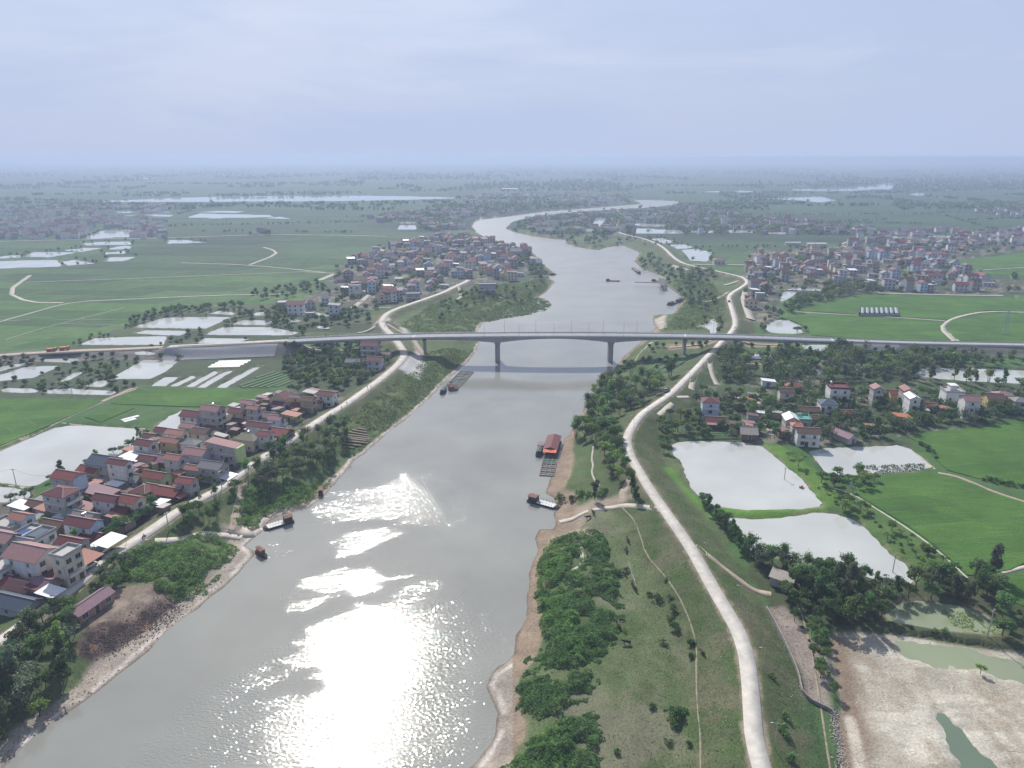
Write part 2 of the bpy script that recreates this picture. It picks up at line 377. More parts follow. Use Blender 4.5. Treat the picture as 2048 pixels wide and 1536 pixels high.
# ---- ponds: (pixel outline, level offset, kind)
ponds_px = {
 'left_big': [(-150, 962), (-100, 946), (0, 903), (60, 876), (123, 850), (200, 853), (300, 859), (300, 880), (262, 897), (215, 918), (165, 936), (105, 955), (72, 972), (58, 974), (0, 965), (-100, 950)],
 'left_low': [(-150, 966), (-100, 957), (0, 973), (62, 980), (62, 1000), (0, 1006), (-120, 1000)],
 'left_behind': [(309, 855), (340, 832), (366, 820), (374, 845), (352, 859)],
 'l_mid': [(219, 758), (287, 720), (359, 721), (330, 744), (301, 758)],
 'l_a': [(-30, 740), (0, 734), (51, 725), (55, 728), (0, 743), (-30, 750)],
 'l_b': [(-40, 765), (0, 750), (51, 734), (123, 731), (65, 756), (0, 762)],
 'l_c': [(116, 765), (147, 746), (168, 744), (137, 761)],
 'l_d': [(3, 776), (60, 777), (85, 782), (60, 786), (3, 784)],
 'l_e': [(90, 780), (140, 777), (232, 783), (225, 790), (95, 787)],
 's1': [(302, 772), (328, 755), (359, 754), (332, 772)],
 's2': [(337, 773), (385, 751), (394, 754), (354, 773)],
 's3': [(369, 774), (427, 743), (441, 743), (387, 774)],
 's4': [(394, 775), (448, 744), (468, 741), (411, 775)],
 's5': [(432, 775), (506, 736), (527, 731), (452, 775)],
 'b1': [(263, 655), (325, 636), (424, 633), (461, 635), (412, 657)],
 'b2': [(267, 667), (290, 661), (376, 662), (362, 671)],
 'b3': [(157, 690), (191, 676), (335, 672), (326, 690)],
 'b4': [(407, 669), (448, 654), (543, 655), (601, 666), (575, 671)],
 'b5': [(461, 649), (485, 640), (547, 642), (530, 650)],
 'b6': [(395, 686), (410, 676), (499, 678), (478, 684)],
 'b10': [(415, 627), (440, 622), (474, 625), (466, 630)],
 'b11': [(628, 655), (640, 651), (662, 654), (655, 659)],
 'b12': [(560, 640), (585, 637), (606, 641), (590, 645)],
 'l_f': [(70, 722), (110, 716), (165, 718), (140, 725)],
 'l_g': [(170, 772), (200, 760), (222, 763), (205, 774)],
 'l_h': [(247, 706), (290, 703), (322, 708), (300, 712)],
 'b7': [(502, 627), (525, 624), (540, 630), (510, 632)],
 'b8': [(577, 626), (620, 624), (677, 630), (650, 634), (600, 632)],
 'lake': [(150, 404), (256, 400), (330, 396), (410, 394), (560, 392), (700, 391), (800, 392), (945, 396), (800, 400), (700, 402), (560, 403), (350, 404)],
 'f1': [(-20, 522), (113, 520), (126, 533), (0, 537), (-20, 537)],
 'f2': [(121, 523), (150, 520), (191, 527), (137, 531)],
 'f3': [(164, 479), (205, 461), (270, 459), (260, 474)],
 'f4': [(161, 487), (200, 484), (263, 483), (263, 490), (175, 491)],
 'f5': [(120, 501), (171, 496), (205, 496), (163, 504)],
 'f6': [(219, 496), (250, 491), (273, 496), (222, 500)],
 'f7': [(208, 505), (249, 502), (252, 507), (212, 509)],
 'f8': [(208, 523), (219, 515), (273, 514), (246, 522)],
 'f9': [(48, 513), (68, 504), (154, 505), (96, 515)],
 'f9b': [(-20, 514), (40, 510), (42, 515), (-20, 518)],
 'f10': [(335, 481), (362, 479), (410, 485), (335, 488)],
 'g1': [(372, 435), (400, 427), (540, 430), (546, 434), (430, 437)],
 'g2': [(393, 424.5), (440, 421.5), (492, 423), (470, 426)],
 'g3': [(527, 436.5), (560, 433.5), (584, 438)],
 'g4': [(246, 431), (300, 428), (347, 430), (340, 433.5)],
 'g5': [(208, 424), (250, 422.5), (288, 424.5), (250, 426)],
 'g6': [(311, 424.5), (345, 421), (340, 426)],
 'g7': [(795, 459), (800, 449), (834, 449), (832, 459)],
 'g8': [(800, 447), (802, 444), (832, 444), (830, 447)],
 'r1': [(1553, 380), (1656, 376), (1741, 372), (1758, 367), (1791, 366), (1783, 380), (1758, 378), (1690, 383)],
 'r2': [(1488, 397), (1553, 396), (1642, 393), (1675, 401), (1638, 405), (1587, 400)],
 'r3': [(1464, 384), (1480, 381), (1510, 383), (1490, 385)],
 'r4': [(1392, 384), (1440, 382), (1445, 385)],
 'r4b': [(1815, 389), (1835, 385.5), (1862, 389), (1835, 391.5)],
 'r5': [(1268, 450), (1272, 447), (1288, 447), (1336, 450), (1330, 453), (1288, 453)],
 'r6': [(1270, 467), (1274, 457), (1316, 458), (1366, 461), (1366, 467)],
 'r7': [(1370, 462), (1428, 461), (1428, 466), (1380, 465)],
 'r8': [(1450, 460), (1508, 461), (1508, 466), (1450, 465)],
 'r9': [(1530, 465), (1572, 464), (1572, 469), (1540, 468)],
 'r10': [(1298, 477), (1323, 476), (1349, 484), (1327, 487)],
 'r11': [(1337, 489), (1365, 488), (1391, 496), (1355, 498)],
 'r12': [(1362, 500), (1393, 498), (1423, 505), (1416, 523), (1381, 521), (1369, 506)],
 'r13': [(1183, 451), (1193, 435), (1214, 437), (1200, 452)],
 'r13b': [(1163, 462), (1170, 457), (1190, 458), (1186, 464)],
 'r15': [(1720, 476), (1735, 472), (1750, 474), (1740, 478)],
 'r15b': [(1772, 480), (1785, 472), (1810, 475), (1795, 480)],
 'r15c': [(1854, 472), (1880, 470), (1908, 473), (1890, 477)],
 'r15d': [(1815, 480), (1840, 476), (1862, 479), (1840, 482)],
 'r16': [(1560, 605), (1566, 583), (1596, 583), (1580, 596)],
 'r16b': [(1569, 580), (1590, 576), (1652, 578), (1645, 582)],
 'r17': [(1530, 664), (1535, 646), (1563, 638), (1612, 645), (1595, 655), (1612, 668), (1574, 668)],
 'r18': [(1384, 652), (1411, 650), (1428, 634), (1437, 650), (1430, 669), (1417, 667), (1423, 658)],
 'r19': [(1478, 715), (1502, 707), (1567, 710), (1540, 719)],
 'r19b': [(1601, 690), (1650, 690), (1658, 694), (1638, 704), (1612, 700)],
 'r19c': [(1627, 740), (1652, 735), (1645, 749), (1630, 748)],
 'r20': [(1830, 737), (1925, 736), (2048, 741), (2140, 747), (2140, 772), (1990, 765), (1900, 760), (1830, 752)],
 'n1': [(1344, 885), (1398, 881), (1519, 887), (1547, 912), (1582, 939), (1617, 974), (1629, 990), (1652, 1013), (1602, 1019), (1437, 1019), (1402, 998), (1375, 966), (1363, 923), (1342, 904)],
 'n2': [(1613, 897), (1740, 893), (1812, 890), (1850, 924), (1860, 940), (1760, 948), (1676, 950), (1652, 947), (1633, 923)],
 'n3': [(1451, 1034), (1523, 1041), (1602, 1029), (1660, 1025), (1719, 1044), (1769, 1095), (1785, 1113), (1812, 1127), (1829, 1154), (1816, 1171), (1758, 1160), (1640, 1135), (1523, 1107), (1500, 1102), (1484, 1072), (1465, 1052)],
 'n4': [(1765, 1238), (1794, 1205), (1848, 1200), (1955, 1219), (2024, 1272), (1928, 1265), (1821, 1250)],
}
carve_names = [k for k in ponds_px if (np.ptp(np.array(ponds_px[k])[:, 1]) >= 7)]
PONDS = {k: PP(v, ZP if k in carve_names else Z0 + 0.3) for k, v in ponds_px.items()}
for k in PONDS:
    if len(PONDS[k]) > 6: PONDS[k] = smooth_closed(PONDS[k], 1)
# drained pond with mud floor
MUD = smooth_closed(PP([(1660, 1272), (1700, 1268), (1754, 1274), (1794, 1272), (1870, 1285), (1955, 1298), (2048, 1312), (2200, 1340), (2330, 1700), (1760, 1760), (1690, 1560), (1684, 1480), (1677, 1436), (1688, 1419), (1675, 1366), (1666, 1312)], 2.4), 1)
MUD_W1 = PP([(1776, 1277), (1955, 1301), (2048, 1330), (2200, 1365), (2200, 1420), (2048, 1366), (1995, 1352), (1941, 1336), (1869, 1336), (1821, 1318), (1792, 1296)], 2.4)
MUD_W2 = PP([(1873, 1424), (1888, 1425), (1917, 1454), (1995, 1534), (2060, 1610), (1960, 1650), (1909, 1510), (1883, 1459)], 2.3)

# ---- height of the ground
def H(X, Y):
    X = np.asarray(X, float); Y = np.asarray(Y, float)
    sh = X.shape; X = X.ravel(); Y = Y.ravel()
    h = Z0 + (fbm(X / 25, Y / 25, 3) - 0.5) * 0.25
    # left village stands on a low terrace
    dl = seg_clamped(X, Y, DIKE_L, 70)
    h = np.where(X < -20, np.maximum(h, 4.4 - np.maximum(0, dl - 45) * 0.05), h)
    h = np.maximum(h, ZDL - 0.12 - np.maximum(0, dl - 4.0) * 0.38)
    dr = seg_clamped(X, Y, DIKE_R, 40)
    h = np.maximum(h, ZDR - 0.12 - np.maximum(0, dr - 3.2) * (0.36 + 0.05 * vnoise(X / 9, Y / 9, 8)))
    for emb in (EMB_L, EMB_R):
        lo = emb[:, :2].min(0) - 40; hi = emb[:, :2].max(0) + 40
        m = (X > lo[0]) & (X < hi[0]) & (Y > lo[1]) & (Y < hi[1])
        if m.any():
            d, v = seg_dist(X[m], Y[m], emb[:, :2], False, emb[:, 2])
            h[m] = np.maximum(h[m], v - 0.15 - np.maximum(0, d - 6.0) * 0.62)
    sd = sdist(X, Y, RIVER, 60)
    w = 6.5 + 3.5 * (fbm(X / 30, Y / 30, 5) - 0.5)
    wob = (fbm(X / 6, Y / 6, 21) - 0.5) * 1.6
    s = sd + wob
    bank = np.where(s < 0, s * 0.22, np.where(s < w, s * 0.11, w * 0.11 + (s - w) * 0.42))
    h = np.where(sd < 59, np.minimum(h, bank), h)
    h = np.maximum(h, -2.6)
    wob3 = (fbm(X / 3.2, Y / 3.2, 33, 3) - .5) * 1.8
    for k in carve_names:
        p = PONDS[k]
        s = sdist(X, Y, p, 8)
        s = s + np.where(s < 8, wob3, 0)
        h = np.where(s < 5, np.minimum(h, ZP + np.clip(s, -3.0, 6.0) * 0.34), h)
    s = sdist(X, Y, MUD, 12)
    fl = 2.45 + (fbm(X / 7, Y / 7, 31) - 0.5) * 0.30
    h = np.where(s < 4, np.minimum(h, np.where(s < 0, fl, fl + s * 0.5)), h)
    s = sdist(X, Y, MUD_W1, 12); s = np.where(s < 11, s + wob3 * 2.2, s); h = np.where(s < 3, np.minimum(h, 2.33 + np.clip(s, -2.5, 3) * 0.06), h)
    s = sdist(X, Y, MUD_W2, 12); s = np.where(s < 11, s + wob3 * 1.3, s); h = np.where(s < 2.5, np.minimum(h, 2.1 + np.clip(s, -1.5, 3) * 0.2), h)
    return h.reshape(sh)
def seg_clamped(X, Y, line, far):
    """distance to a long polyline, worked out only near it"""
    out = np.full(X.shape, 1e3)
    step = 8
    for i in range(0, len(line) - 1, step):
        l = line[i:i + step + 1]
        lo = l.min(0) - far; hi = l.max(0) + far
        m = (X > lo[0]) & (X < hi[0]) & (Y > lo[1]) & (Y < hi[1])
        if m.any(): out[m] = np.minimum(out[m], seg_dist(X[m], Y[m], l))
    return out
def hz(x, y): return float(H(np.array([x]), np.array([y]))[0])

# ---- rice and other green plots (pixel outline)
rice_px = [
 [(1814, 873), (1866, 863), (1957, 856), (1998, 846), (2048, 838), (2200, 815), (2200, 1010), (2048, 975), (2030, 970), (1954, 957), (1895, 941), (1874, 921), (1854, 899), (1832, 883)],
 [(1769, 949), (1874, 947), (1949, 969), (1990, 988), (2200, 1050), (2200, 1105), (2048, 1127), (2020, 1140), (1945, 1152), (1933, 1150), (1875, 1095), (1816, 1052), (1760, 1018), (1711, 987), (1712, 972), (1765, 970)],
 [(2022, 1152), (2200, 1122), (2200, 1260), (2048, 1214), (2005, 1197), (2012, 1167)],
 [(-200, 793), (0, 799), (206, 803), (120, 842), (0, 893), (-200, 985)],
 [(276, 778), (420, 779), (560, 781), (520, 800), (461, 816), (355, 813), (222, 808)],
 [(170, 835), (232, 810), (270, 816), (202, 845)],
 [(1568, 619), (1663, 602), (1721, 588), (1835, 590), (1924, 594), (2018, 595), (2048, 603), (2200, 622), (2200, 622), (2048, 623), (1974, 621), (1924, 630), (1894, 640), (1799, 634), (1716, 629)],
 [(1568, 627), (1716, 633), (1799, 638), (1890, 644), (1878, 657), (1898, 680), (1840, 681), (1674, 675), (1622, 670), (1616, 655), (1580, 640)],
 [(1902, 642), (1926, 635), (1974, 626), (2048, 628), (2200, 630), (2200, 686), (2048, 685), (1914, 681), (1888, 657)],
 [(1915, 521), (2048, 506), (2200, 500), (2200, 528), (2048, 533), (1951, 539), (1935, 532)],
 [(1955, 544), (2048, 538), (2200, 534), (2200, 556), (2048, 552), (1979, 548)],
]
RICE = [PP(p, Z0) for p in rice_px]

# ---- ground colour (the colour of the soil and turf itself)
def mixc(c, new, w):
    return c * (1 - w[:, None]) + np.asarray(new)[None, :] * w[:, None]
def ss(x, a, b):
    t = np.clip((x - a) / (b - a), 0, 1); return t * t * (3 - 2 * t)
zones = {   # pixel outline: base colour
 'village_l': ([(-200, 1300), (0, 1230), (110, 1185), (240, 1090), (440, 965), (560, 885), (690, 805), (690, 775), (600, 775), (480, 810), (390, 820), (300, 870), (150, 945), (60, 1000), (-200, 1020)], (0.115, 0.10, 0.085)),
 'village_ml': ([(650, 575), (671, 536), (716, 511), (768, 490), (900, 470), (990, 480), (1060, 500), (1090, 530), (1090, 560), (940, 575), (800, 612), (740, 625), (650, 640), (600, 600)], (0.075, 0.085, 0.07)),
 'village_r': ([(1480, 560), (1500, 500), (1720, 490), (1810, 472), (2048, 465), (2048, 500), (1900, 525), (1960, 550), (2060, 560), (2060, 592), (1740, 586), (1650, 600), (1560, 580), (1560, 650), (1490, 650)], (0.08, 0.085, 0.07)),
 'hamlet_r': ([(1360, 880), (1385, 790), (1420, 715), (1600, 705), (2200, 745), (2200, 815), (2048, 840), (1990, 850), (1830, 880), (1810, 892), (1600, 892), (1510, 888)], (0.06, 0.085, 0.04)),
 'belt': ([(1500, 1110), (1640, 1135), (1830, 1165), (1930, 1150), (2010, 1150), (2010, 1200), (2060, 1220), (2200, 1262), (2200, 1335), (1960, 1300), (1780, 1275), (1660, 1272), (1600, 1250), (1540, 1215), (1500, 1150)], (0.06, 0.075, 0.035)),
 'bund': ([(1640, 960), (1720, 985), (1860, 1090), (1935, 1155), (1850, 1165), (1785, 1110), (1720, 1040), (1655, 1015)], (0.075, 0.13, 0.035)),
 'pondstrip': ([(1520, 885), (1560, 890), (1640, 950), (1690, 1000), (1655, 1015), (1617, 972), (1560, 915)], (0.085, 0.16, 0.03)),
 'sill': ([(1430, 1012), (1655, 1010), (1660, 1027), (1600, 1031), (1523, 1044), (1445, 1034)], (0.09, 0.19, 0.03)),
 'strip_l_pond': ([(1325, 935), (1345, 935), (1375, 975), (1405, 1005), (1440, 1035), (1420, 1040), (1370, 985)], (0.08, 0.18, 0.03)),
 'dryplot': ([(1535, 1218), (1570, 1212), (1640, 1290), (1660, 1350), (1668, 1420), (1640, 1440), (1600, 1395), (1600, 1330)], (0.24, 0.20, 0.17)),
 'grass_slope': ([(1605, 1395), (1660, 1418), (1670, 1480), (1690, 1600), (1640, 1600), (1615, 1500)], (0.055, 0.098, 0.036)),
 'yard_l': ([(160, 1235), (215, 1185), (300, 1170), (365, 1190), (345, 1215), (280, 1245), (190, 1270)], (0.20, 0.155, 0.12)),
 'heap': ([(175, 1262), (250, 1235), (320, 1190), (362, 1188), (366, 1205), (330, 1245), (280, 1280), (190, 1310), (160, 1300)], (0.10, 0.075, 0.065)),
 'landing_l': ([(440, 1048), (470, 1040), (524, 1044), (540, 1046), (525, 1066), (500, 1075), (480, 1100), (505, 1112), (460, 1150), (450, 1110), (460, 1070)], (0.26, 0.22, 0.19)),
 'landing_r': ([(1112, 1005), (1160, 1003), (1250, 995), (1270, 1010), (1180, 1022), (1160, 1050), (1190, 1065), (1150, 1075), (1085, 1068), (1112, 1050)], (0.27, 0.22, 0.17)),
 'sand_r': ([(1093, 985), (1108, 940), (1122, 915), (1140, 915), (1138, 940), (1120, 975), (1105, 992)], (0.36, 0.27, 0.17)),
 'point_r': ([(960, 1345), (1010, 1325), (1030, 1330), (1040, 1400), (1040, 1450), (1000, 1440), (985, 1400)], (0.30, 0.26, 0.20)),
 'apron_l': ([(735, 660), (775, 640), (810, 660), (830, 690), (830, 712), (812, 722), (790, 745), (835, 758), (850, 735), (840, 705), (800, 655), (790, 645)], (0.38, 0.37, 0.36)),
 'sand_isle': ([(1295, 660), (1303, 628), (1330, 628), (1335, 650), (1315, 664)], (0.40, 0.36, 0.30)),
 'pondland_b': ([(130, 700), (180, 675), (260, 650), (330, 625), (470, 610), (700, 608), (745, 640), (740, 672), (560, 690), (330, 700)], (0.060, 0.084, 0.042)),
 'pondland_l': ([(-150, 715), (330, 712), (620, 705), (760, 700), (790, 730), (700, 790), (560, 776), (280, 770), (200, 798), (-150, 793)], (0.058, 0.080, 0.040)),
 'works_l': ([(-100, 712), (270, 700), (330, 700), (600, 688), (610, 705), (330, 716), (-100, 730)], (0.20, 0.16, 0.13)),
 'works_r': ([(1330, 690), (1400, 684), (1460, 684), (1560, 688), (1560, 694), (1450, 694), (1340, 700)], (0.28, 0.22, 0.16)),
}
ZONES = {k: (PP(v[0], Z0), np.array(v[1])) for k, v in zones.items()}
GRASS_R = PP([(1045, 1420), (1110, 1300), (1130, 1180), (1150, 1060), (1180, 1015), (1260, 990), (1290, 1010), (1340, 1060), (1500, 1300), (1540, 1800), (950, 1800)], Z0)
def ground_colour(X, Y):
    n1 = fbm(X / 40, Y / 40, 40); n2 = fbm(X / 9, Y / 9, 41); n3 = fbm(X / 300, Y / 300, 42, 3)
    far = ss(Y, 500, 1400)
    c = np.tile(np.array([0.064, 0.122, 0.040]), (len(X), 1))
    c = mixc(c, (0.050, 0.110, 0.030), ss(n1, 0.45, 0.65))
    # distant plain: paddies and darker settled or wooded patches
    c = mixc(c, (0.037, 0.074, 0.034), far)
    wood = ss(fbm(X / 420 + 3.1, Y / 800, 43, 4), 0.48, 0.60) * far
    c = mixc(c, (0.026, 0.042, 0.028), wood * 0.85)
    sd = sdist(X, Y, RIVER, 60)
    dl = seg_clamped(X, Y, DIKE_L, 80); dr = seg_clamped(X, Y, DIKE_R, 80)
    # river side scrub land
    side = (sd < 59) & (Y < 1300)
    c = mixc(c, (0.078, 0.110, 0.045), side * 0.9)
    c = mixc(c, (0.110, 0.130, 0.060), side * ss(n2, 0.45, 0.7) * 0.7)
    # pasture between the right dike and the river
    g = inside(X, Y, GRASS_R).astype(float)
    c = mixc(c, (0.100, 0.128, 0.058), g)
    c = mixc(c, (0.145, 0.148, 0.092), g * ss(fbm(X / 16, Y / 22, 44), 0.46, 0.66))
    c = mixc(c, (0.068, 0.100, 0.038), g * ss(fbm(X / 11, Y / 14, 45), 0.52, 0.68) * 0.9)
    # dike turf
    d = np.minimum(dl, dr)
    near = 1 - ss(d, 11, 17)
    c = mixc(c, (0.074, 0.094, 0.042), near)
    c = mixc(c, (0.115, 0.110, 0.066), near * ss(n2, 0.5, 0.66) * 0.7)
    c = mixc(c, (0.056, 0.092, 0.028), near * ss(fbm(X / 5, Y / 5, 47), 0.52, 0.66) * 0.8)
    for k, (p, col) in ZONES.items():
        s = sdist(X, Y, p, 20) + (n2 - 0.5) * 5
        w = 1 - ss(s, -1.5, 1.5)
        c = mixc(c, col * (0.8 + 0.4 * n2.mean()), w)
        if 'village' in k or 'hamlet' in k:
            c = mixc(c, (0.045, 0.080, 0.028), w * ss(fbm(X / 6, Y / 6, 48), 0.5, 0.6) * 0.8)
            c = mixc(c, (0.24, 0.21, 0.18), w * ss(fbm(X / 7, Y / 7, 49), 0.60, 0.68) * 0.6)
        if k == 'heap':
            c = mixc(c, (0.045, 0.035, 0.03), w * ss(fbm(X / 3, Y / 3, 50), 0.45, 0.6))
            c = mixc(c, (0.20, 0.12, 0.08), w * ss(fbm(X / 5, Y / 5, 52), 0.55, 0.65))
        if k == 'yard_l':
            c = mixc(c, (0.30, 0.25, 0.20), w * ss(fbm(X / 4, Y / 4, 51), 0.5, 0.62) * .7)
    # beaches
    bw = 7.5 + 7 * (fbm(X / 22, Y / 22, 5) - 0.5)
    bw = np.where(X < 0, bw * 1.05 * (0.35 + 0.65 * (1 - ss(Y, 190, 300))), bw * (0.35 + 0.65 * (1 - ss(Y, 270, 330))))
    s = sd + (n2 - 0.5) * 2.5
    b = (1 - ss(s, bw * 0.75, bw)) * (sd < 59)
    bc = np.where((X < 0)[:, None], np.array([[0.295, 0.255, 0.21]]), np.array([[0.245, 0.19, 0.135]]))
    bc = bc * (0.75 + 0.5 * fbm(X / 2.5, Y / 2.5, 53))[:, None]
    c = c * (1 - b[:, None]) + bc * b[:, None]
    pale = b * np.exp(-((s - 1.7) / 0.7) ** 2) * (X < 0) * ss(fbm(X / 5, Y / 5, 54), 0.35, 0.5)
    c = mixc(c, (0.55, 0.50, 0.45), pale * 0.8)
    wet = (1 - ss(sd, 0.0, 1.0)) * (sd < 20)
    c = mixc(c, (0.11, 0.085, 0.06), wet * 0.7)
    # worn muddy margins of the ponds
    mq = ss(fbm(X / 4, Y / 4, 58), .40, .58)
    for k in carve_names:
        s2 = sdist(X, Y, PONDS[k], 10)
        wq = np.exp(-((s2 - .5) / .9) ** 2) * mq
        c = mixc(c, (0.20, 0.165, 0.11), wq * .75)
    # mud floor of the drained pond
    m = 1 - ss(sdist(X, Y, MUD, 12), -0.6, 1.2)
    c = mixc(c, (0.35, 0.322, 0.258), m)
    c = mixc(c, (0.445, 0.418, 0.345), m * ss(fbm(X / 9, Y / 3, 55), 0.46, 0.62))
    c = mixc(c, (0.25, 0.20, 0.14), m * ss(fbm(X / 4, Y / 12, 56), 0.56, 0.68) * 0.5)
    edge = PP([(1666, 1290), (1680, 1366), (1695, 1430), (1690, 1560), (1705, 1640)], 2.4)
    e = seg_clamped(X, Y, edge, 25)
    c = mixc(c, (0.215, 0.165, 0.12), m * (1 - ss(e + (n2 - .5) * 4, 2, 7)))
    low = PP([(1700, 1440), (1712, 1490), (1725, 1560)], 2.4)
    c = mixc(c, (0.47, 0.42, 0.345), m * (1 - ss(seg_clamped(X, Y, low, 25), 0.5, 2.0)))
    # embankments of the new road
    for emb, col in ((EMB_L, (0.15, 0.14, 0.13)), (EMB_R, (0.13, 0.13, 0.115))):
        e = seg_clamped(X, Y, emb[:, :2], 40)
        c = mixc(c, col, 1 - ss(e + (n2 - .5) * 4, 13, 16))
    # bare shoulders beside the dike roads
    for dd, hw in ((dl, 3.2), (dr, 2.6)):
        c = mixc(c, (0.26, 0.21, 0.16), (1 - ss(dd + (fbm(X / 3, Y / 3, 57) - .5) * 2.2, hw - 0.6, hw + 0.4)) * 0.8)
    return np.clip(c, 0.01, 0.9)

# ---- the sheet of ground
pys = np.concatenate([np.arange(1790, 640, -3.2), np.arange(640, 430, -3.0), np.arange(430, 338, -1.5), [336, 334, 332, 330, 328, 326.5, 325, 324, 323, 322, 321, 320.3, 319.6, 319.0]])
pxs = np.arange(-400, 2450, 3.9)
GX, GY = np.meshgrid(pxs, pys)
gx, gy = PV(GX, GY, Z0)
nr, ncol = gx.shape
gh = H(gx, gy)
gi = np.arange(nr * ncol).reshape(nr, ncol)
GF = np.stack([gi[:-1, :-1], gi[:-1, 1:], gi[1:, 1:], gi[1:, :-1]], -1).reshape(-1, 4)
def ground_material():
    m = bpy.data.materials.new('ground_soil_turf'); m.use_nodes = True
    nt = m.node_tree; b = nt.nodes['Principled BSDF']; b.inputs['Roughness'].default_value = 0.95; b.inputs['Specular IOR Level'].default_value = 0.15
    at = nt.nodes.new('ShaderNodeAttribute'); at.attribute_name = 'albedo'
    fm = nt.nodes.new('ShaderNodeAttribute'); fm.attribute_name = 'plots'
    tc = nt.nodes.new('ShaderNodeTexCoord')
    def noise(s, d, r=0.6):
        n = nt.nodes.new('ShaderNodeTexNoise'); n.inputs['Scale'].default_value = s; n.inputs['Detail'].default_value = d; n.inputs['Roughness'].default_value = r
        nt.links.new(tc.outputs['Object'], n.inputs['Vector']); return n.outputs['Fac']
    def mr(src, a, b_, f0, f1):
        n = nt.nodes.new('ShaderNodeMapRange'); n.inputs['From Min'].default_value = f0; n.inputs['From Max'].default_value = f1
        n.inputs['To Min'].default_value = a; n.inputs['To Max'].default_value = b_
        nt.links.new(src, n.inputs['Value']); return n.outputs['Result']
    def mul(a, c):
        n = nt.nodes.new('ShaderNodeMath'); n.operation = 'MULTIPLY'; nt.links.new(a, n.inputs[0]); nt.links.new(c, n.inputs[1]); return n.outputs[0]
    fine = mr(noise(1.7, 7, 0.8), 0.50, 1.50, 0.3, 0.7)
    broad = mr(noise(0.13, 3), 0.82, 1.18, 0.3, 0.7)
    mp = nt.nodes.new('ShaderNodeMapping'); mp.inputs['Rotation'].default_value = (0, 0, R(14)); mp.inputs['Scale'].default_value = (0.008, 0.02, 1)
    nt.links.new(tc.outputs['Object'], mp.inputs['Vector'])
    br = nt.nodes.new('ShaderNodeTexBrick'); br.inputs['Scale'].default_value = 1.0; br.inputs['Mortar Size'].default_value = 0.012; br.inputs['Mortar Smooth'].default_value = 0.3
    br.inputs['Color1'].default_value = (0.74, 0.76, 0.78, 1); br.inputs['Color2'].default_value = (1.36, 1.26, 1.15, 1); br.inputs['Mortar'].default_value = (1.9, 1.5, 1.5, 1)
    br.inputs['Brick Width'].default_value = 0.9; br.inputs['Row Height'].default_value = 0.6
    nt.links.new(mp.outputs['Vector'], br.inputs['Vector'])
    mx = nt.nodes.new('ShaderNodeMix'); mx.data_type = 'RGBA'; mx.inputs['A'].default_value = (1, 1, 1, 1)
    nt.links.new(fm.outputs['Fac'], mx.inputs['Factor']); nt.links.new(br.outputs['Color'], mx.inputs['B'])
    v1 = nt.nodes.new('ShaderNodeVectorMath'); v1.operation = 'MULTIPLY'
    nt.links.new(at.outputs['Color'], v1.inputs[0]); nt.links.new(mx.outputs['Result'], v1.inputs[1])
    v2 = nt.nodes.new('ShaderNodeVectorMath'); v2.operation = 'SCALE'
    nt.links.new(v1.outputs['Vector'], v2.inputs[0]); nt.links.new(mul(fine, broad), v2.inputs['Scale'])
    nt.links.new(v2.outputs['Vector'], b.inputs['Base Color'])
    bp = nt.nodes.new('ShaderNodeBump'); bp.inputs['Strength'].default_value = 0.5; bp.inputs['Distance'].default_value = 0.25
    nt.links.new(noise(0.9, 5, 0.7), bp.inputs['Height']); nt.links.new(bp.outputs['Normal'], b.inputs['Normal'])
    return m
def H_grid(X, Y):
    """height of the ground mesh itself, read off its own grid"""
    X = np.asarray(X, float); Y = np.asarray(Y, float)
    zc = HC - Z0
    fz = Y * CT + zc * ST
    a = (1024 + FPX * X / fz - pxs[0]) / (pxs[1] - pxs[0])
    b = np.interp(768 + FPX * (zc * CT - Y * ST) / fz, pys[::-1], np.arange(len(pys))[::-1])
    a = np.clip(a, 0, ncol - 1.001); b = np.clip(b, 0, nr - 1.001)
    i = a.astype(int); j = b.astype(int); u = a - i; v = b - j
    return (gh[j, i] * (1 - u) + gh[j, i + 1] * u) * (1 - v) + (gh[j + 1, i] * (1 - u) + gh[j + 1, i + 1] * u) * v
H = H_grid
g_me = npmesh('ground', np.stack([gx, gy, gh], -1).reshape(-1, 3), GF, [ground_material()], smooth=True)
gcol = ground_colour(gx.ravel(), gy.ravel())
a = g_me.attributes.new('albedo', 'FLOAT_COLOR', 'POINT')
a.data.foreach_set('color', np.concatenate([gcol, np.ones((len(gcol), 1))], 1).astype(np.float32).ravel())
a = g_me.attributes.new('plots', 'FLOAT', 'POINT')
pm = ss(gy.ravel(), 430, 520) * (sdist(gx.ravel(), gy.ravel(), RIVER, 60) > 59)
a.data.foreach_set('value', pm.astype(np.float32))
props(link('ground', g_me), kind='structure')

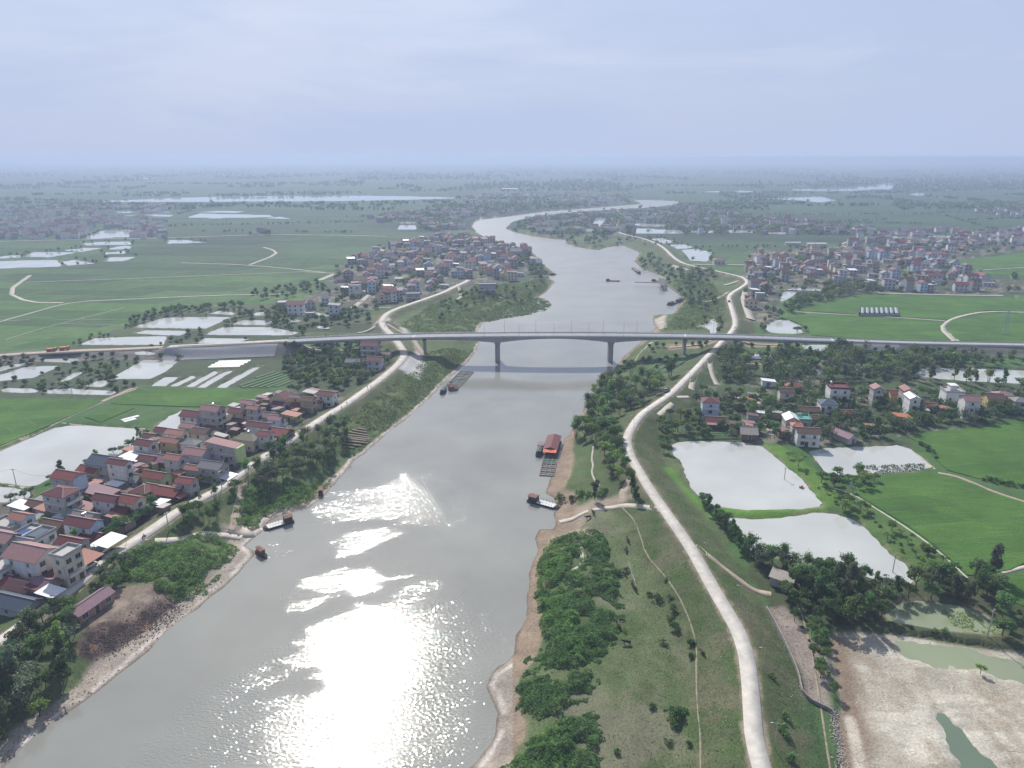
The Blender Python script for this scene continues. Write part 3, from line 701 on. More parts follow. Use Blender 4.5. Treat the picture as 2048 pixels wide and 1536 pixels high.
# ---- water
def water_material(name, body, ripple=None, calm_rough=0.04, bump=0.012, scale=1.4):
    m = bpy.data.materials.new(name); m.use_nodes = True
    nt = m.node_tree; b = nt.nodes['Principled BSDF']
    b.inputs['IOR'].default_value = 1.34
    b.inputs['Specular IOR Level'].default_value = 0.85
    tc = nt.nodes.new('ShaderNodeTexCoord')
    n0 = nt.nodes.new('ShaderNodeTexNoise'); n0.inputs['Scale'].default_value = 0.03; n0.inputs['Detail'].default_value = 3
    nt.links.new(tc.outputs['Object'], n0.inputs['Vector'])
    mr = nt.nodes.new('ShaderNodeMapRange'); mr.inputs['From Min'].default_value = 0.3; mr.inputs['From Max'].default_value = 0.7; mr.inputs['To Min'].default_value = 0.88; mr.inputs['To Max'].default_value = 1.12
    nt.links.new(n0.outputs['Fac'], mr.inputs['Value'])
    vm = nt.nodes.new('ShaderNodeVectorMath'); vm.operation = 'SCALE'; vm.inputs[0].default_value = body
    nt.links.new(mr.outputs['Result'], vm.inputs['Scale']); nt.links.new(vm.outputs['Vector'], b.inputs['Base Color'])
    mp = nt.nodes.new('ShaderNodeMapping'); mp.inputs['Scale'].default_value = (0.75, 1.25, 1); mp.inputs['Rotation'].default_value = (0, 0, R(-20))
    nt.links.new(tc.outputs['Object'], mp.inputs['Vector'])
    n1 = nt.nodes.new('ShaderNodeTexNoise'); n1.inputs['Scale'].default_value = scale; n1.inputs['Detail'].default_value = 1.6; n1.inputs['Roughness'].default_value = 0.55
    nt.links.new(mp.outputs['Vector'], n1.inputs['Vector'])
    bp = nt.nodes.new('ShaderNodeBump'); bp.inputs['Strength'].default_value = 1.0
    nt.links.new(n1.outputs['Fac'], bp.inputs['Height'])
    if ripple:
        at = nt.nodes.new('ShaderNodeAttribute'); at.attribute_name = ripple
        r1 = nt.nodes.new('ShaderNodeMapRange'); r1.inputs['To Min'].default_value = bump; r1.inputs['To Max'].default_value = 0.15
        nt.links.new(at.outputs['Fac'], r1.inputs['Value']); nt.links.new(r1.outputs['Result'], bp.inputs['Distance'])
        r2 = nt.nodes.new('ShaderNodeMapRange'); r2.inputs['To Min'].default_value = calm_rough; r2.inputs['To Max'].default_value = 0.035
        nt.links.new(at.outputs['Fac'], r2.inputs['Value']); ch = nt.nodes.new('ShaderNodeAttribute'); ch.attribute_name = 'chop'
        ad = nt.nodes.new('ShaderNodeMath'); ad.operation = 'ADD'
        nt.links.new(r2.outputs['Result'], ad.inputs[0]); nt.links.new(ch.outputs['Fac'], ad.inputs[1]); nt.links.new(ad.outputs[0], b.inputs['Roughness'])
    else:
        bp.inputs['Distance'].default_value = bump
        b.inputs['Roughness'].default_value = calm_rough
    nt.links.new(bp.outputs['Normal'], b.inputs['Normal'])
    return m
# river: the cells of the grid that lie over the river bed
wx, wy = PV(GX, GY, 0.0)
sdw = sdist(wx.ravel(), wy.ravel(), RIVER, 60).reshape(wx.shape)
cellmin = np.minimum.reduce([sdw[:-1, :-1], sdw[:-1, 1:], sdw[1:, 1:], sdw[1:, :-1]])
tol = np.maximum(5.0, wy[:-1, :-1] * 0.012)
mask = (cellmin < tol).ravel()
used = np.unique(GF[mask]); remap = np.full(nr * ncol, -1); remap[used] = np.arange(len(used))
rv = np.stack([wx.ravel()[used], wy.ravel()[used], np.zeros(len(used))], 1)
r_me = npmesh('river', rv, remap[GF[mask]], [water_material('river_water', (0.235, 0.238, 0.21), 'ripple')], smooth=True)
# breeze-ruffled patches of the surface
X, Y = rv[:, 0], rv[:, 1]
nzr = fbm((X * .9 + Y * .45) / 22, (Y * .9 - X * .45) / 8, 60, 4)
nzs = fbm((X * .9 + Y * .45) / 7, (Y * .9 - X * .45) / 2.6, 61, 3)
rip = np.zeros(len(X))
def patch(px, py, rx, ry, amp=1.0, rot=0.0, edge=0.5):
    cx, cy = P(px, py, 0)
    dx, dy = X - cx, Y - cy
    u = dx * math.cos(rot) + dy * math.sin(rot); v = -dx * math.sin(rot) + dy * math.cos(rot)
    d = np.sqrt((u / rx) ** 2 + (v / ry) ** 2) + (nzr - 0.5) * 1.7 + (nzs - 0.5) * 0.9
    return amp * (1 - ss(d, 1 - edge * 0.5, 1 + edge * 0.25))
for q in ((830, 1000, 30, 22, .95, 0.4), (735, 1075, 18, 8, 0.9, 0.2), (900, 975, 16, 14, .95, 0.3), (700, 1165, 13, 8, 0.8, 0), (790, 1310, 32, 34, .95, 0.5), (930, 1225, 15, 14, .95, 0.3), (620, 1490, 42, 26, 1.0, 0.4), (480, 1540, 20, 12, 1.0, 0.3), (860, 1500, 16, 14, 0.85, 0), (950, 908, 12, 9, .95, 0.2), (975, 812, 20, 8, 1.1, 0.2), (1010, 800, 14, 7, 1.1, 0.2), (672, 1005, 3.5, 3.0, 1.0), (540, 1100, 6, 4, 1.1), (440, 1425, 9, 5, 0.8)):
    rip = np.maximum(rip, patch(*q))
rip = np.maximum(rip, 0.10 * ss(fbm(X / 60, Y / 140, 62, 3), 0.45, 0.7))
rip *= 0.55 + 0.45 * ss(fbm((X * .9 + Y * .45) / 6, (Y * .9 - X * .45) / 1.6, 63, 3), .36, .56)
a = r_me.attributes.new('chop', 'FLOAT', 'POINT')
a.data.foreach_set('value', (0.04 * ss(Y, 230, 330) + 0.24 * ss(Y, 400, 620)).astype(np.float32))
a = r_me.attributes.new('ripple', 'FLOAT', 'POINT')
a.data.foreach_set('value', rip.astype(np.float32))
props(link('river', r_me), kind='structure')
def offset_poly(p, d):
    p = np.asarray(p); n = len(p)
    area = 0.5 * np.sum(p[:, 0] * np.roll(p[:, 1], -1) - np.roll(p[:, 0], -1) * p[:, 1])
    s = 1 if area > 0 else -1
    e = np.roll(p, -1, 0) - p; e = e / (np.linalg.norm(e, axis=1)[:, None] + 1e-9)
    nrm = np.stack([e[:, 1], -e[:, 0]], 1) * s
    a = nrm + np.roll(nrm, 1, 0); a = a / (np.linalg.norm(a, axis=1)[:, None] + 1e-9)
    return p + a * d
def sheet(name, poly, z, mat, thick=0.0):
    p = np.asarray(poly)
    area = np.sum(p[:, 0] * np.roll(p[:, 1], -1) - np.roll(p[:, 0], -1) * p[:, 1])
    if area < 0: p = p[::-1]
    mb = MB()
    if thick: mb.prism([tuple(q) for q in p], z - thick, z)
    else: mb.add([(q[0], q[1], z) for q in p], [tuple(range(len(p)))])
    return mb.obj(name, mat)
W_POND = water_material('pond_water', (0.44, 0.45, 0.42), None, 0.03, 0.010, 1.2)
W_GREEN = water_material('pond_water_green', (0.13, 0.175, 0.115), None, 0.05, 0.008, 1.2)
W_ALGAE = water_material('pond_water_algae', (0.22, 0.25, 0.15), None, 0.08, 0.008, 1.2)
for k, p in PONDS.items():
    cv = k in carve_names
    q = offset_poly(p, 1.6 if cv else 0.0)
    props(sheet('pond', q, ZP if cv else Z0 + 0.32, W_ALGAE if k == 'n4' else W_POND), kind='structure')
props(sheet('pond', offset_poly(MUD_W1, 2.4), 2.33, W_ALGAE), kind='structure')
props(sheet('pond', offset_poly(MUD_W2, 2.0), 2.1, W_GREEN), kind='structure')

# ---- rice plots: slabs of young rice standing a little above the ground
def rice_material():
    m = bpy.data.materials.new('young_rice'); m.use_nodes = True
    nt = m.node_tree; b = nt.nodes['Principled BSDF']; b.inputs['Roughness'].default_value = 0.9; b.inputs['Specular IOR Level'].default_value = 0.1
    tc = nt.nodes.new('ShaderNodeTexCoord')
    mp = nt.nodes.new('ShaderNodeMapping'); mp.inputs['Rotation'].default_value = (0, 0, R(-24)); mp.inputs['Scale'].default_value = (0.028, 0.07, 1)
    nt.links.new(tc.outputs['Object'], mp.inputs['Vector'])
    br = nt.nodes.new('ShaderNodeTexBrick'); br.inputs['Scale'].default_value = 1.0; br.inputs['Mortar Size'].default_value = 0.010; br.inputs['Mortar Smooth'].default_value = 0.5
    br.inputs['Color1'].default_value = (0.052, 0.120, 0.024, 1); br.inputs['Color2'].default_value = (0.074, 0.152, 0.030, 1); br.inputs['Mortar'].default_value = (0.110, 0.135, 0.060, 1)
    br.inputs['Brick Width'].default_value = 1.1; br.inputs['Row Height'].default_value = 0.7; br.offset = 0.37
    nt.links.new(mp.outputs['Vector'], br.inputs['Vector'])
    def nz(scale, d, lo, hi, st=None):
        n = nt.nodes.new('ShaderNodeTexNoise'); n.inputs['Scale'].default_value = scale; n.inputs['Detail'].default_value = d; n.inputs['Roughness'].default_value = .65
        src = tc.outputs['Object']
        if st:
            q = nt.nodes.new('ShaderNodeMapping'); q.inputs['Scale'].default_value = st; q.inputs['Rotation'].default_value = (0, 0, R(-24)); nt.links.new(src, q.inputs['Vector']); src = q.outputs['Vector']
        nt.links.new(src, n.inputs['Vector'])
        r = nt.nodes.new('ShaderNodeMapRange'); r.inputs['From Min'].default_value = .3; r.inputs['From Max'].default_value = .7; r.inputs['To Min'].default_value = lo; r.inputs['To Max'].default_value = hi
        nt.links.new(n.outputs['Fac'], r.inputs['Value']); return r.outputs['Result']
    def mul(a, c):
        n = nt.nodes.new('ShaderNodeMath'); n.operation = 'MULTIPLY'; nt.links.new(a, n.inputs[0]); nt.links.new(c, n.inputs[1]); return n.outputs[0]
    f = mul(mul(nz(0.05, 4, .80, 1.22), nz(1.6, 4, .72, 1.28)), nz(0.5, 3, .84, 1.16, (0.15, 2.2, 1)))
    v = nt.nodes.new('ShaderNodeVectorMath'); v.operation = 'SCALE'
    nt.links.new(br.outputs['Color'], v.inputs[0]); nt.links.new(f, v.inputs['Scale']); nt.links.new(v.outputs['Vector'], b.inputs['Base Color'])
    bp = nt.nodes.new('ShaderNodeBump'); bp.inputs['Strength'].default_value = .6; bp.inputs['Distance'].default_value = .2
    nt.links.new(nz(2.0, 4, 0, 1), bp.inputs['Height']); nt.links.new(bp.outputs['Normal'], b.inputs['Normal'])
    return m
RICE_M = rice_material()
for p in RICE: props(sheet('rice_field', p, Z0 + 0.26, RICE_M, 0.4), kind='structure')

# ---- roads and paths
def ribbon(name, line, width, mat, lift=0.12, step=3.0, zs=None, thick=0.25, kind='structure', jitter=0.0):
    """line: world points; drapes on the ground unless zs (heights along the line) is given"""
    pts = np.asarray(line, float)
    if zs is not None: pts = np.column_stack([pts[:, :2], zs])
    pts = resample(pts, step)
    t = np.gradient(pts[:, :2], axis=0); t /= np.linalg.norm(t, axis=1)[:, None] + 1e-9
    nrm = np.stack([-t[:, 1], t[:, 0]], 1)
    n = len(pts)
    wj = width * (1 + jitter * (fbm(np.arange(n) * 0.35, np.zeros(n), 70) - 0.5) * 2)[:, None]
    Lf = pts[:, :2] + nrm * wj / 2; Rt = pts[:, :2] - nrm * wj / 2
    if zs is not None: zl = zr = pts[:, 2] + lift
    else:
        hc = H(pts[:, 0], pts[:, 1]); hl = H(Lf[:, 0], Lf[:, 1]); hr = H(Rt[:, 0], Rt[:, 1])
        sm = lambda q: np.convolve(np.pad(q, 1, mode='edge'), [.25, .5, .25], 'valid')
        zl = sm(hl) + lift; zr = sm(hr) + lift
    V = np.concatenate([np.column_stack([Lf, zl]), np.column_stack([Rt, zr]), np.column_stack([Lf, zl - thick]), np.column_stack([Rt, zr - thick])])
    i = np.arange(n - 1)
    F = np.concatenate([np.stack([i, i + n, i + n + 1, i + 1], 1)[:, ::1], np.stack([i + 2 * n, i, i + 1, i + 2 * n + 1], 1), np.stack([i + n, i + 3 * n, i + 3 * n + 1, i + n + 1], 1)])
    return props(link(name, npmesh(name, V, F, [mat])), kind=kind)
CONC = M('road_concrete', (0.50, 0.47, 0.415), 0.9, 0.22, 0.3, 0.1, coords='Object', detail=7)
PATHM = M('path_earth', (0.33, 0.27, 0.205), 0.95, 0.2, 0.5)
TRODDEN = M('path_trodden', (0.25, 0.22, 0.155), 0.95, 0.3, 0.8)
PATHP = M('path_pale', (0.41, 0.37, 0.31), 0.95, 0.2, 0.4)
ribbon('dike_road', DIKE_R, 3.9, CONC, 0.10, 4.0, np.full(len(DIKE_R), ZDR))
ribbon('dike_road', DIKE_L, 4.7, CONC, 0.10, 4.0, np.full(len(DIKE_L), ZDL))
def pxline(pts, z=Z0, n=1): return smooth_open(PP(pts, z), n)
# ramps and tracks beside the river
ribbon('track', pxline([(238, 1106), (262, 1098), (342, 1080), (410, 1062), (455, 1052), (480, 1052)], 5.0), 3.2, PATHP, 0.05, 1.2, jitter=0.25)
ribbon('track', pxline([(490, 962), (480, 1000), (470, 1028), (462, 1046)], 4.5), 3.0, PATHM, 0.05, 1.2, jitter=0.3)
ribbon('track', pxline([(455, 1053), (490, 1054), (522, 1052)], 2.5), 7.0, PATHP, 0.04, 1.2, jitter=0.3)
ribbon('track', pxline([(1340, 1047), (1301, 1031), (1256, 1014), (1230, 1009), (1192, 1014), (1154, 1019), (1120, 1023)], 4.5), 2.6, PATHP, 0.05, 1.2, jitter=0.25)
ribbon('track', pxline([(1248, 1006), (1247, 990), (1262, 970)], 4.5), 3.8, PATHM, 0.05, 1.2, jitter=0.25)
ribbon('track', pxline([(1388, 1104), (1431, 1130), (1471, 1152), (1504, 1169), (1544, 1177)], 5.5), 2.4, PATHM, 0.05, 1.2, jitter=0.3)
ribbon('footpath', pxline([(1242, 1017), (1270, 1050), (1283, 1085), (1290, 1110), (1325, 1155), (1355, 1200), (1378, 1250), (1393, 1300), (1392, 1340), (1393, 1420), (1400, 1480), (1400, 1540), (1402, 1620)]), 0.38, TRODDEN, 0.05, 1.5, jitter=0.6)
ribbon('footpath', pxline([(1256, 1122), (1262, 1138), (1264, 1150), (1271, 1162), (1270, 1176)]), 0.3, TRODDEN, 0.05, 1.5, jitter=0.6)
ribbon('footpath', pxline([(1148, 1072), (1166, 1105), (1168, 1125), (1150, 1140), (1128, 1148)]), 1.6, PATHP, 0.2, 2.0, jitter=0.7)
ribbon('footpath', pxline([(1187, 893), (1183, 920), (1187, 930), (1183, 945), (1190, 962), (1199, 972)]), 0.8, PATHP, 0.12, 2.0)
ribbon('footpath', pxline([(1556, 1142), (1600, 1215), (1622, 1290), (1640, 1400), (1655, 1500), (1670, 1600)]), 0.5, TRODDEN, 0.06, 1.5, jitter=0.5)
# earth and field lanes beyond
lanes = [
 ([(878, 447), (881, 442), (889, 437), (905, 433), (925, 430)], 7.0, PATHP),
 ([(-40, 912), (0, 897), (60, 870), (137, 833), (205, 803), (273, 774)], 3.2, PATHM),
 ([(-40, 955), (0, 968), (66, 977)], 2.0, PATHM),
 ([(123, 846), (200, 851), (290, 857)], 1.0, PATHM),
 ([(51, 565), (300, 556), (608, 544)], 1.4, PATHP), ([(60, 551), (12, 585), (58, 606), (126, 606)], 3.0, PATHP),
 ([(171, 603), (427, 591), (560, 589)], 2.2, PATHP), ([(0, 644), (60, 627), (123, 609), (171, 603)], 2.2, PATHP), ([(-60, 660), (0, 644)], 2.2, PATHP),
 ([(362, 526), (499, 530), (649, 545)], 2.2, PATHP), ([(499, 530), (554, 509), (547, 500), (526, 495)], 3.0, PATHP),
 ([(-40, 484), (0, 483), (164, 479), (342, 476), (526, 469), (700, 471), (775, 473)], 3.5, PATHP), ([(639, 561), (670, 548)], 5.0, PATHP), ([(608, 544), (670, 547)], 2.2, PATHP),
 ([(1566, 623), (1716, 631), (1799, 636), (1890, 642)], 2.0, PATHP), ([(2150, 627), (2048, 625), (1974, 623), (1924, 632), (1896, 642), (1882, 657), (1910, 683)], 3.4, PATHP), ([(1888, 659), (1918, 683)], 1.6, PATHP),
 ([(1383, 529), (1530, 530)], 4.0, PATHP), ([(1951, 541), (2048, 535), (2150, 530)], 2.0, PATHP), ([(1743, 586), (1882, 590), (2007, 592)], 3.0, PATHP), ([(1680, 490), (1700, 482), (1708, 476)], 3.0, PATHP), ([(1680, 490), (1715, 500), (1740, 503)], 3.0, PATHP),
 ([(1468, 796), (1521, 795), (1519, 806), (1511, 820), (1500, 831), (1506, 838), (1529, 844), (1536, 856), (1545, 870)], 2.6, PATHP),
 ([(1391, 746), (1386, 762), (1383, 777)], 3.6, PATHP), ([(1419, 722), (1424, 743), (1436, 758)], 3.4, PATHP), ([(1338, 799), (1379, 790)], 2.4, PATHP), ([(1318, 843), (1335, 828), (1345, 820)], 3.0, PATHP),
 ([(1492, 590), (1488, 605), (1496, 625), (1502, 641)], 5.0, PATHP), ([(1483, 560), (1464, 561), (1450, 563)], 4.0, PATHP), ([(1457, 583), (1442, 592), (1405, 597), (1392, 596)], 3.0, PATHP),
 ([(1340, 533), (1362, 540), (1372, 543)], 6.0, PATHP),
 ([(706, 618), (722, 605), (738, 590)], 5.5, PATHP), ([(700, 616), (780, 618)], 2.0, PATHP), ([(758, 646), (735, 655), (715, 659)], 2.6, PATHP), ([(773, 645), (800, 657), (822, 664), (838, 690), (850, 704)], 3.5, PATHM),
 ([(915, 575), (924, 595), (912, 603)], 2.0, PATHP), ([(1270, 733), (1285, 705), (1308, 680)], 5.5, PATHP), ([(1320, 726), (1345, 727), (1385, 728)], 0.8, PATHM),
 ([(1340, 696), (1400, 690), (1440, 686), (1500, 689), (1560, 690)], 3.0, PATHM), ([(330, 706), (480, 705), (610, 702), (690, 704)], 3.0, PATHM), ([(1432, 724), (1500, 728), (1570, 731)], 2.0, PATHP),
 ([(1640, 970), (1700, 985), (1760, 1022), (1816, 1057), (1875, 1100), (1935, 1156)], 0.6, CONC), ([(1876, 946), (1915, 953), (1950, 968), (1992, 986), (2060, 1008), (2150, 1035)], 2.0, PATHM), ([(1812, 893), (1835, 908), (1868, 938)], 1.8, PATHP),
 ([(1770, 951), (1779, 998)], 0.7, PATHP), ([(1735, 1000), (1800, 1000), (1890, 993), (1968, 1028), (1940, 1037), (1820, 1052)], 0.7, PATHP), ([(1940, 1037), (1985, 1065), (1998, 1095), (2048, 1125)], 0.7, PATHP), ([(2005, 1146), (2048, 1134), (2150, 1115)], 1.6, PATHP),
 ([(235, 792), (273, 778)], 1.0, PATHM), ([(240, 802), (360, 779)], 0.6, PATHP), ([(310, 811), (400, 780)], 0.5, PATHP), ([(-40, 828), (0, 829), (140, 831)], 0.5, PATHP),
 ([(0, 643), (60, 640)], 0.8, PATHP), ([(10, 680), (90, 655), (200, 628), (250, 615)], 0.8, PATHP), ([(110, 640), (230, 640)], 0.6, PATHP), ([(120, 648), (240, 650)], 0.6, PATHP),
]
DIKE_FORK = [(1391, 746), (1419, 722), (1338, 799), (1483, 560), (1457, 583), (758, 646), (773, 645)]
for pts, w, m_ in lanes:
    far_ = pts[0][1] < 720
    zz_ = 7.2 if pts[0] in DIKE_FORK else Z0
    ribbon('lane', pxline(pts, zz_), w * (1.35 if far_ and pts[0][1] < 610 else 1), m_, 0.07 if not far_ else 0.25, 5.0 if far_ else 2.0, thick=0.4, jitter=0.2)
# ================================================================== BRIDGE AND EMBANKMENTS
def loft(name, axis, profs, mats, parent=None, origin=(0, 0, 0), closed=True):
    """sweep cross sections (lateral, height) along an axis of x, y, z points"""
    ax = np.asarray(axis, float); n = len(ax)
    t = np.gradient(ax[:, :2], axis=0); t /= np.linalg.norm(t, axis=1)[:, None]
    nr_ = np.stack([-t[:, 1], t[:, 0]], 1)
    pr = np.asarray(profs, float)
    if pr.ndim == 2: pr = np.repeat(pr[None], n, 0)
    k = pr.shape[1]
    V = np.zeros((n, k, 3))
    V[:, :, :2] = ax[:, None, :2] + nr_[:, None, :] * pr[:, :, :1]
    V[:, :, 2] = ax[:, None, 2] + pr[:, :, 1]
    V -= np.asarray(origin)
    i = np.arange(n - 1)[:, None] * k; j = np.arange(k)[None, :]; j2 = (j + 1) % k
    F = np.stack(np.broadcast_arrays(i + j, i + j2, i + k + j2, i + k + j), -1).reshape(-1, 4)
    me = bpy.data.meshes.new(name)
    faces = F.tolist() + [list(range(k)), list(range((n - 1) * k, n * k))[::-1]]
    me.from_pydata(V.reshape(-1, 3).tolist(), [], faces)
    me.materials.append(mats); me.update()
    return link(name, me, parent)
C_GIRD = M('bridge_concrete', (0.36, 0.36, 0.35), 0.9, 0.16, 0.25, 0.1)
C_PIER = M('pier_concrete', (0.27, 0.27, 0.26), 0.9, 0.22, 0.4, 0.1, streak=(1, 1, 0.25))
C_DECK = M('deck_asphalt', (0.27, 0.27, 0.275), 0.85, 0.12, 0.3)
C_PARA = M('parapet_concrete', (0.44, 0.44, 0.43), 0.85, 0.12, 0.5)
C_WHITE = M('white_line_paint', (0.75, 0.75, 0.73), 0.7, 0.1, 1)
STEEL = M('galvanised_steel', (0.42, 0.43, 0.45), 0.45, 0.1, 2, metal=0.6)
def bridge():
    xs = BR[:, 0]
    ax = BR[(xs > BR_ABL[0] - 2) & (xs < BR_ABR[0] + 2)]
    ax = resample(ax, 2.0)
    p1, p2 = br_at_px(995), br_at_px(1222)
    pl, pr_ = br_at_px(849), br_at_px(1370)
    org = (float(p1[0]), float(p1[1]), 0.0)
    root = empty('bridge', org, 0, 'long grey concrete road bridge with arched main span crossing the river', 'bridge')
    kw = dict(parent=root, origin=org)
    up = lambda d: np.column_stack([ax[:, :2], ax[:, 2] + d])
    loft('deck', ax, [(-5.6, -0.35), (5.6, -0.35), (5.6, 0.0), (-5.6, 0.0)], C_GIRD, **kw)
    loft('road_surface', ax, [(-4.6, 0.004), (4.6, 0.004), (4.6, 0.06), (-4.6, 0.06)], C_DECK, **kw)
    for s in (-1, 1):
        par = loft('parapet', ax, [(s * 5.0, 0.004), (s * 5.5, 0.004), (s * 5.45, 0.62), (s * 5.15, 0.62)], C_PARA, **kw)
        loft('handrail', up(1.0), [(s * 5.26, -0.05), (s * 5.34, -0.05), (s * 5.34, 0.05), (s * 5.26, 0.05)], STEEL, **kw)
        pm_ = MB()
        for q in ax[::1]: pm_.box(q[0] - .06 - org[0], q[0] + .06 - org[0], q[1] + s * 5.3 - .06 - org[1], q[1] + s * 5.3 + .06 - org[1], q[2] + 0.63, q[2] + 0.95)
        props(pm_.obj('rail_post', STEEL, root), kind='stuff')
    loft('edge_line', ax, [(-4.3, 0.064), (-4.15, 0.064), (-4.15, 0.07), (-4.3, 0.07)], C_WHITE, **kw)
    loft('edge_line', ax, [(4.15, 0.064), (4.3, 0.064), (4.3, 0.07), (4.15, 0.07)], C_WHITE, **kw)
    # expansion joints seen as pale strips
    for px in (828, 1370, 1665):
        q = br_at_px(px); mb = MB(); mb.add([(q[0] - 1.2 - org[0], q[1] - 4.5 - org[1], q[2] + 0.075), (q[0] - 0.6 - org[0], q[1] - 4.5 - org[1], q[2] + 0.075), (q[0] + 1.4 - org[0], q[1] + 4.5 - org[1], q[2] + 0.075), (q[0] + 0.8 - org[0], q[1] + 4.5 - org[1], q[2] + 0.075)], [(0, 1, 2, 3)])
        mb.obj('expansion_joint', C_WHITE, root)
    # haunched girder over the river, plain beams on the approaches
    def depth(x):
        if x < p1[0]: u = min(1, (p1[0] - x) / (p1[0] - pl[0]))
        elif x > p2[0]: u = min(1, (x - p2[0]) / (pr_[0] - p2[0]))
        else: u = 1 - abs(x - (p1[0] + p2[0]) / 2) / ((p2[0] - p1[0]) / 2)
        return 1.9 + 2.6 * (1 - u) ** 2
    m = (ax[:, 0] >= pl[0]) & (ax[:, 0] <= pr_[0])
    g = ax[m]; dp = np.array([depth(x) for x in g[:, 0]])
    prof = np.stack([np.stack([np.full(len(g), a), b * dp - 0.36 * (1 if b == 0 else 0) - (0.0 if b else 0)], 1) for a, b in ((-3.4, 0), (3.4, 0), (2.9, -1), (-2.9, -1))], 1)
    loft('main_girder', g, prof, C_GIRD, **kw)
    for a_, b_ in ((BR_ABL[0] - 1.5, pl[0] - 0.1), (pr_[0] + 0.1, BR_ABR[0] + 1.5)):
        g = ax[(ax[:, 0] > a_) & (ax[:, 0] < b_)]
        for off in (-3.6, -1.2, 1.2, 3.6):
            loft('beam', g, [(off - .35, -1.75), (off + .35, -1.75), (off + .35, -0.36), (off - .35, -0.36)], C_GIRD, **kw)
    # piers
    for px in (995, 1222):
        q = br_at_px(px); d = depth(q[0]); zt = q[2] - d + 0.05
        mb = MB(); x, y = q[0] - org[0], q[1] - org[1]
        mb.prism([(x - 1.55, y - 2.6), (x - 0.9, y - 3.1), (x + 0.9, y - 3.1), (x + 1.55, y - 2.6), (x + 1.55, y + 2.6), (x + 0.9, y + 3.1), (x - 0.9, y + 3.1), (x - 1.55, y + 2.6)], -3.5, zt)
        mb.box(x - 1.9, x + 1.9, y - 3.4, y + 3.4, zt - 0.9, zt - 0.001)
        mb.obj('pier', C_PIER, root)
    for px in (664, 756, 849, 1370, 1471, 1573):
        q = br_at_px(px); x, y = q[0] - org[0], q[1] - org[1]
        gz = hz(q[0], q[1]) - 1.5; zt = q[2] - 1.95
        mb = MB(); mb.prism([(x - 0.8, y - 2.0), (x + 0.8, y - 2.0), (x + 0.8, y + 2.0), (x - 0.8, y + 2.0)], gz, zt - 1.0)
        mb.add([(x - .9, y - 2.1, zt - 1.6), (x + .9, y - 2.1, zt - 1.6), (x + .9, y + 2.1, zt - 1.6), (x - .9, y + 2.1, zt - 1.6), (x - .9, y - 4.4, zt - .6), (x + .9, y - 4.4, zt - .6), (x + .9, y + 4.4, zt - .6), (x - .9, y + 4.4, zt - .6), (x - .9, y - 4.4, zt), (x + .9, y - 4.4, zt), (x + .9, y + 4.4, zt), (x - .9, y + 4.4, zt)],
               [(0, 3, 2, 1), (0, 1, 5, 4), (1, 2, 6, 5), (2, 3, 7, 6), (3, 0, 4, 7), (4, 5, 9, 8), (5, 6, 10, 9), (6, 7, 11, 10), (7, 4, 8, 11), (8, 9, 10, 11)])
        mb.obj('pier', C_PIER, root)
    for q, s in ((BR_ABL, -1), (BR_ABR, 1)):
        x, y = q[0] - org[0], q[1] - org[1]
        MB().box(x - 1.0, x + 1.0, y - 6.2, y + 6.2, hz(q[0] - s * 4, q[1] - 6) - 3, q[2] - 0.4).obj('abutment', C_PIER, root)
bridge()
# road on the embankments
ribbon('embankment_road', EMB_R, 9.4, C_DECK, 0.04, 4.0, EMB_R[:, 2], 0.5)
el = EMB_L[EMB_L[:, 0] > br_at_px(325)[0]]
ribbon('embankment_road', el, 9.4, M('new_road_base', (0.33, 0.31, 0.29), 0.9, 0.2, 0.3), 0.04, 4.0, el[:, 2], 0.5)
el2 = EMB_L[EMB_L[:, 0] < br_at_px(328)[0]]
ribbon('earth_road', el2, 7.5, PATHM, 0.06, 4.0, el2[:, 2], 0.5)
# guard rails along the right embankment
for s in (-1, 1):
    o = loft('guard_rail', np.column_stack([EMB_R[:, 0], EMB_R[:, 1], EMB_R[:, 2] + 0.1]), [(s * 4.9 - .08, 0.35), (s * 4.9 + .08, 0.35), (s * 4.9 + .08, 0.8), (s * 4.9 - .08, 0.8)], C_PARA)
    props(o, 'pale guard rail along the %s edge of the embankment road right of the bridge' % ('near' if s < 0 else 'far'), 'guard rail')
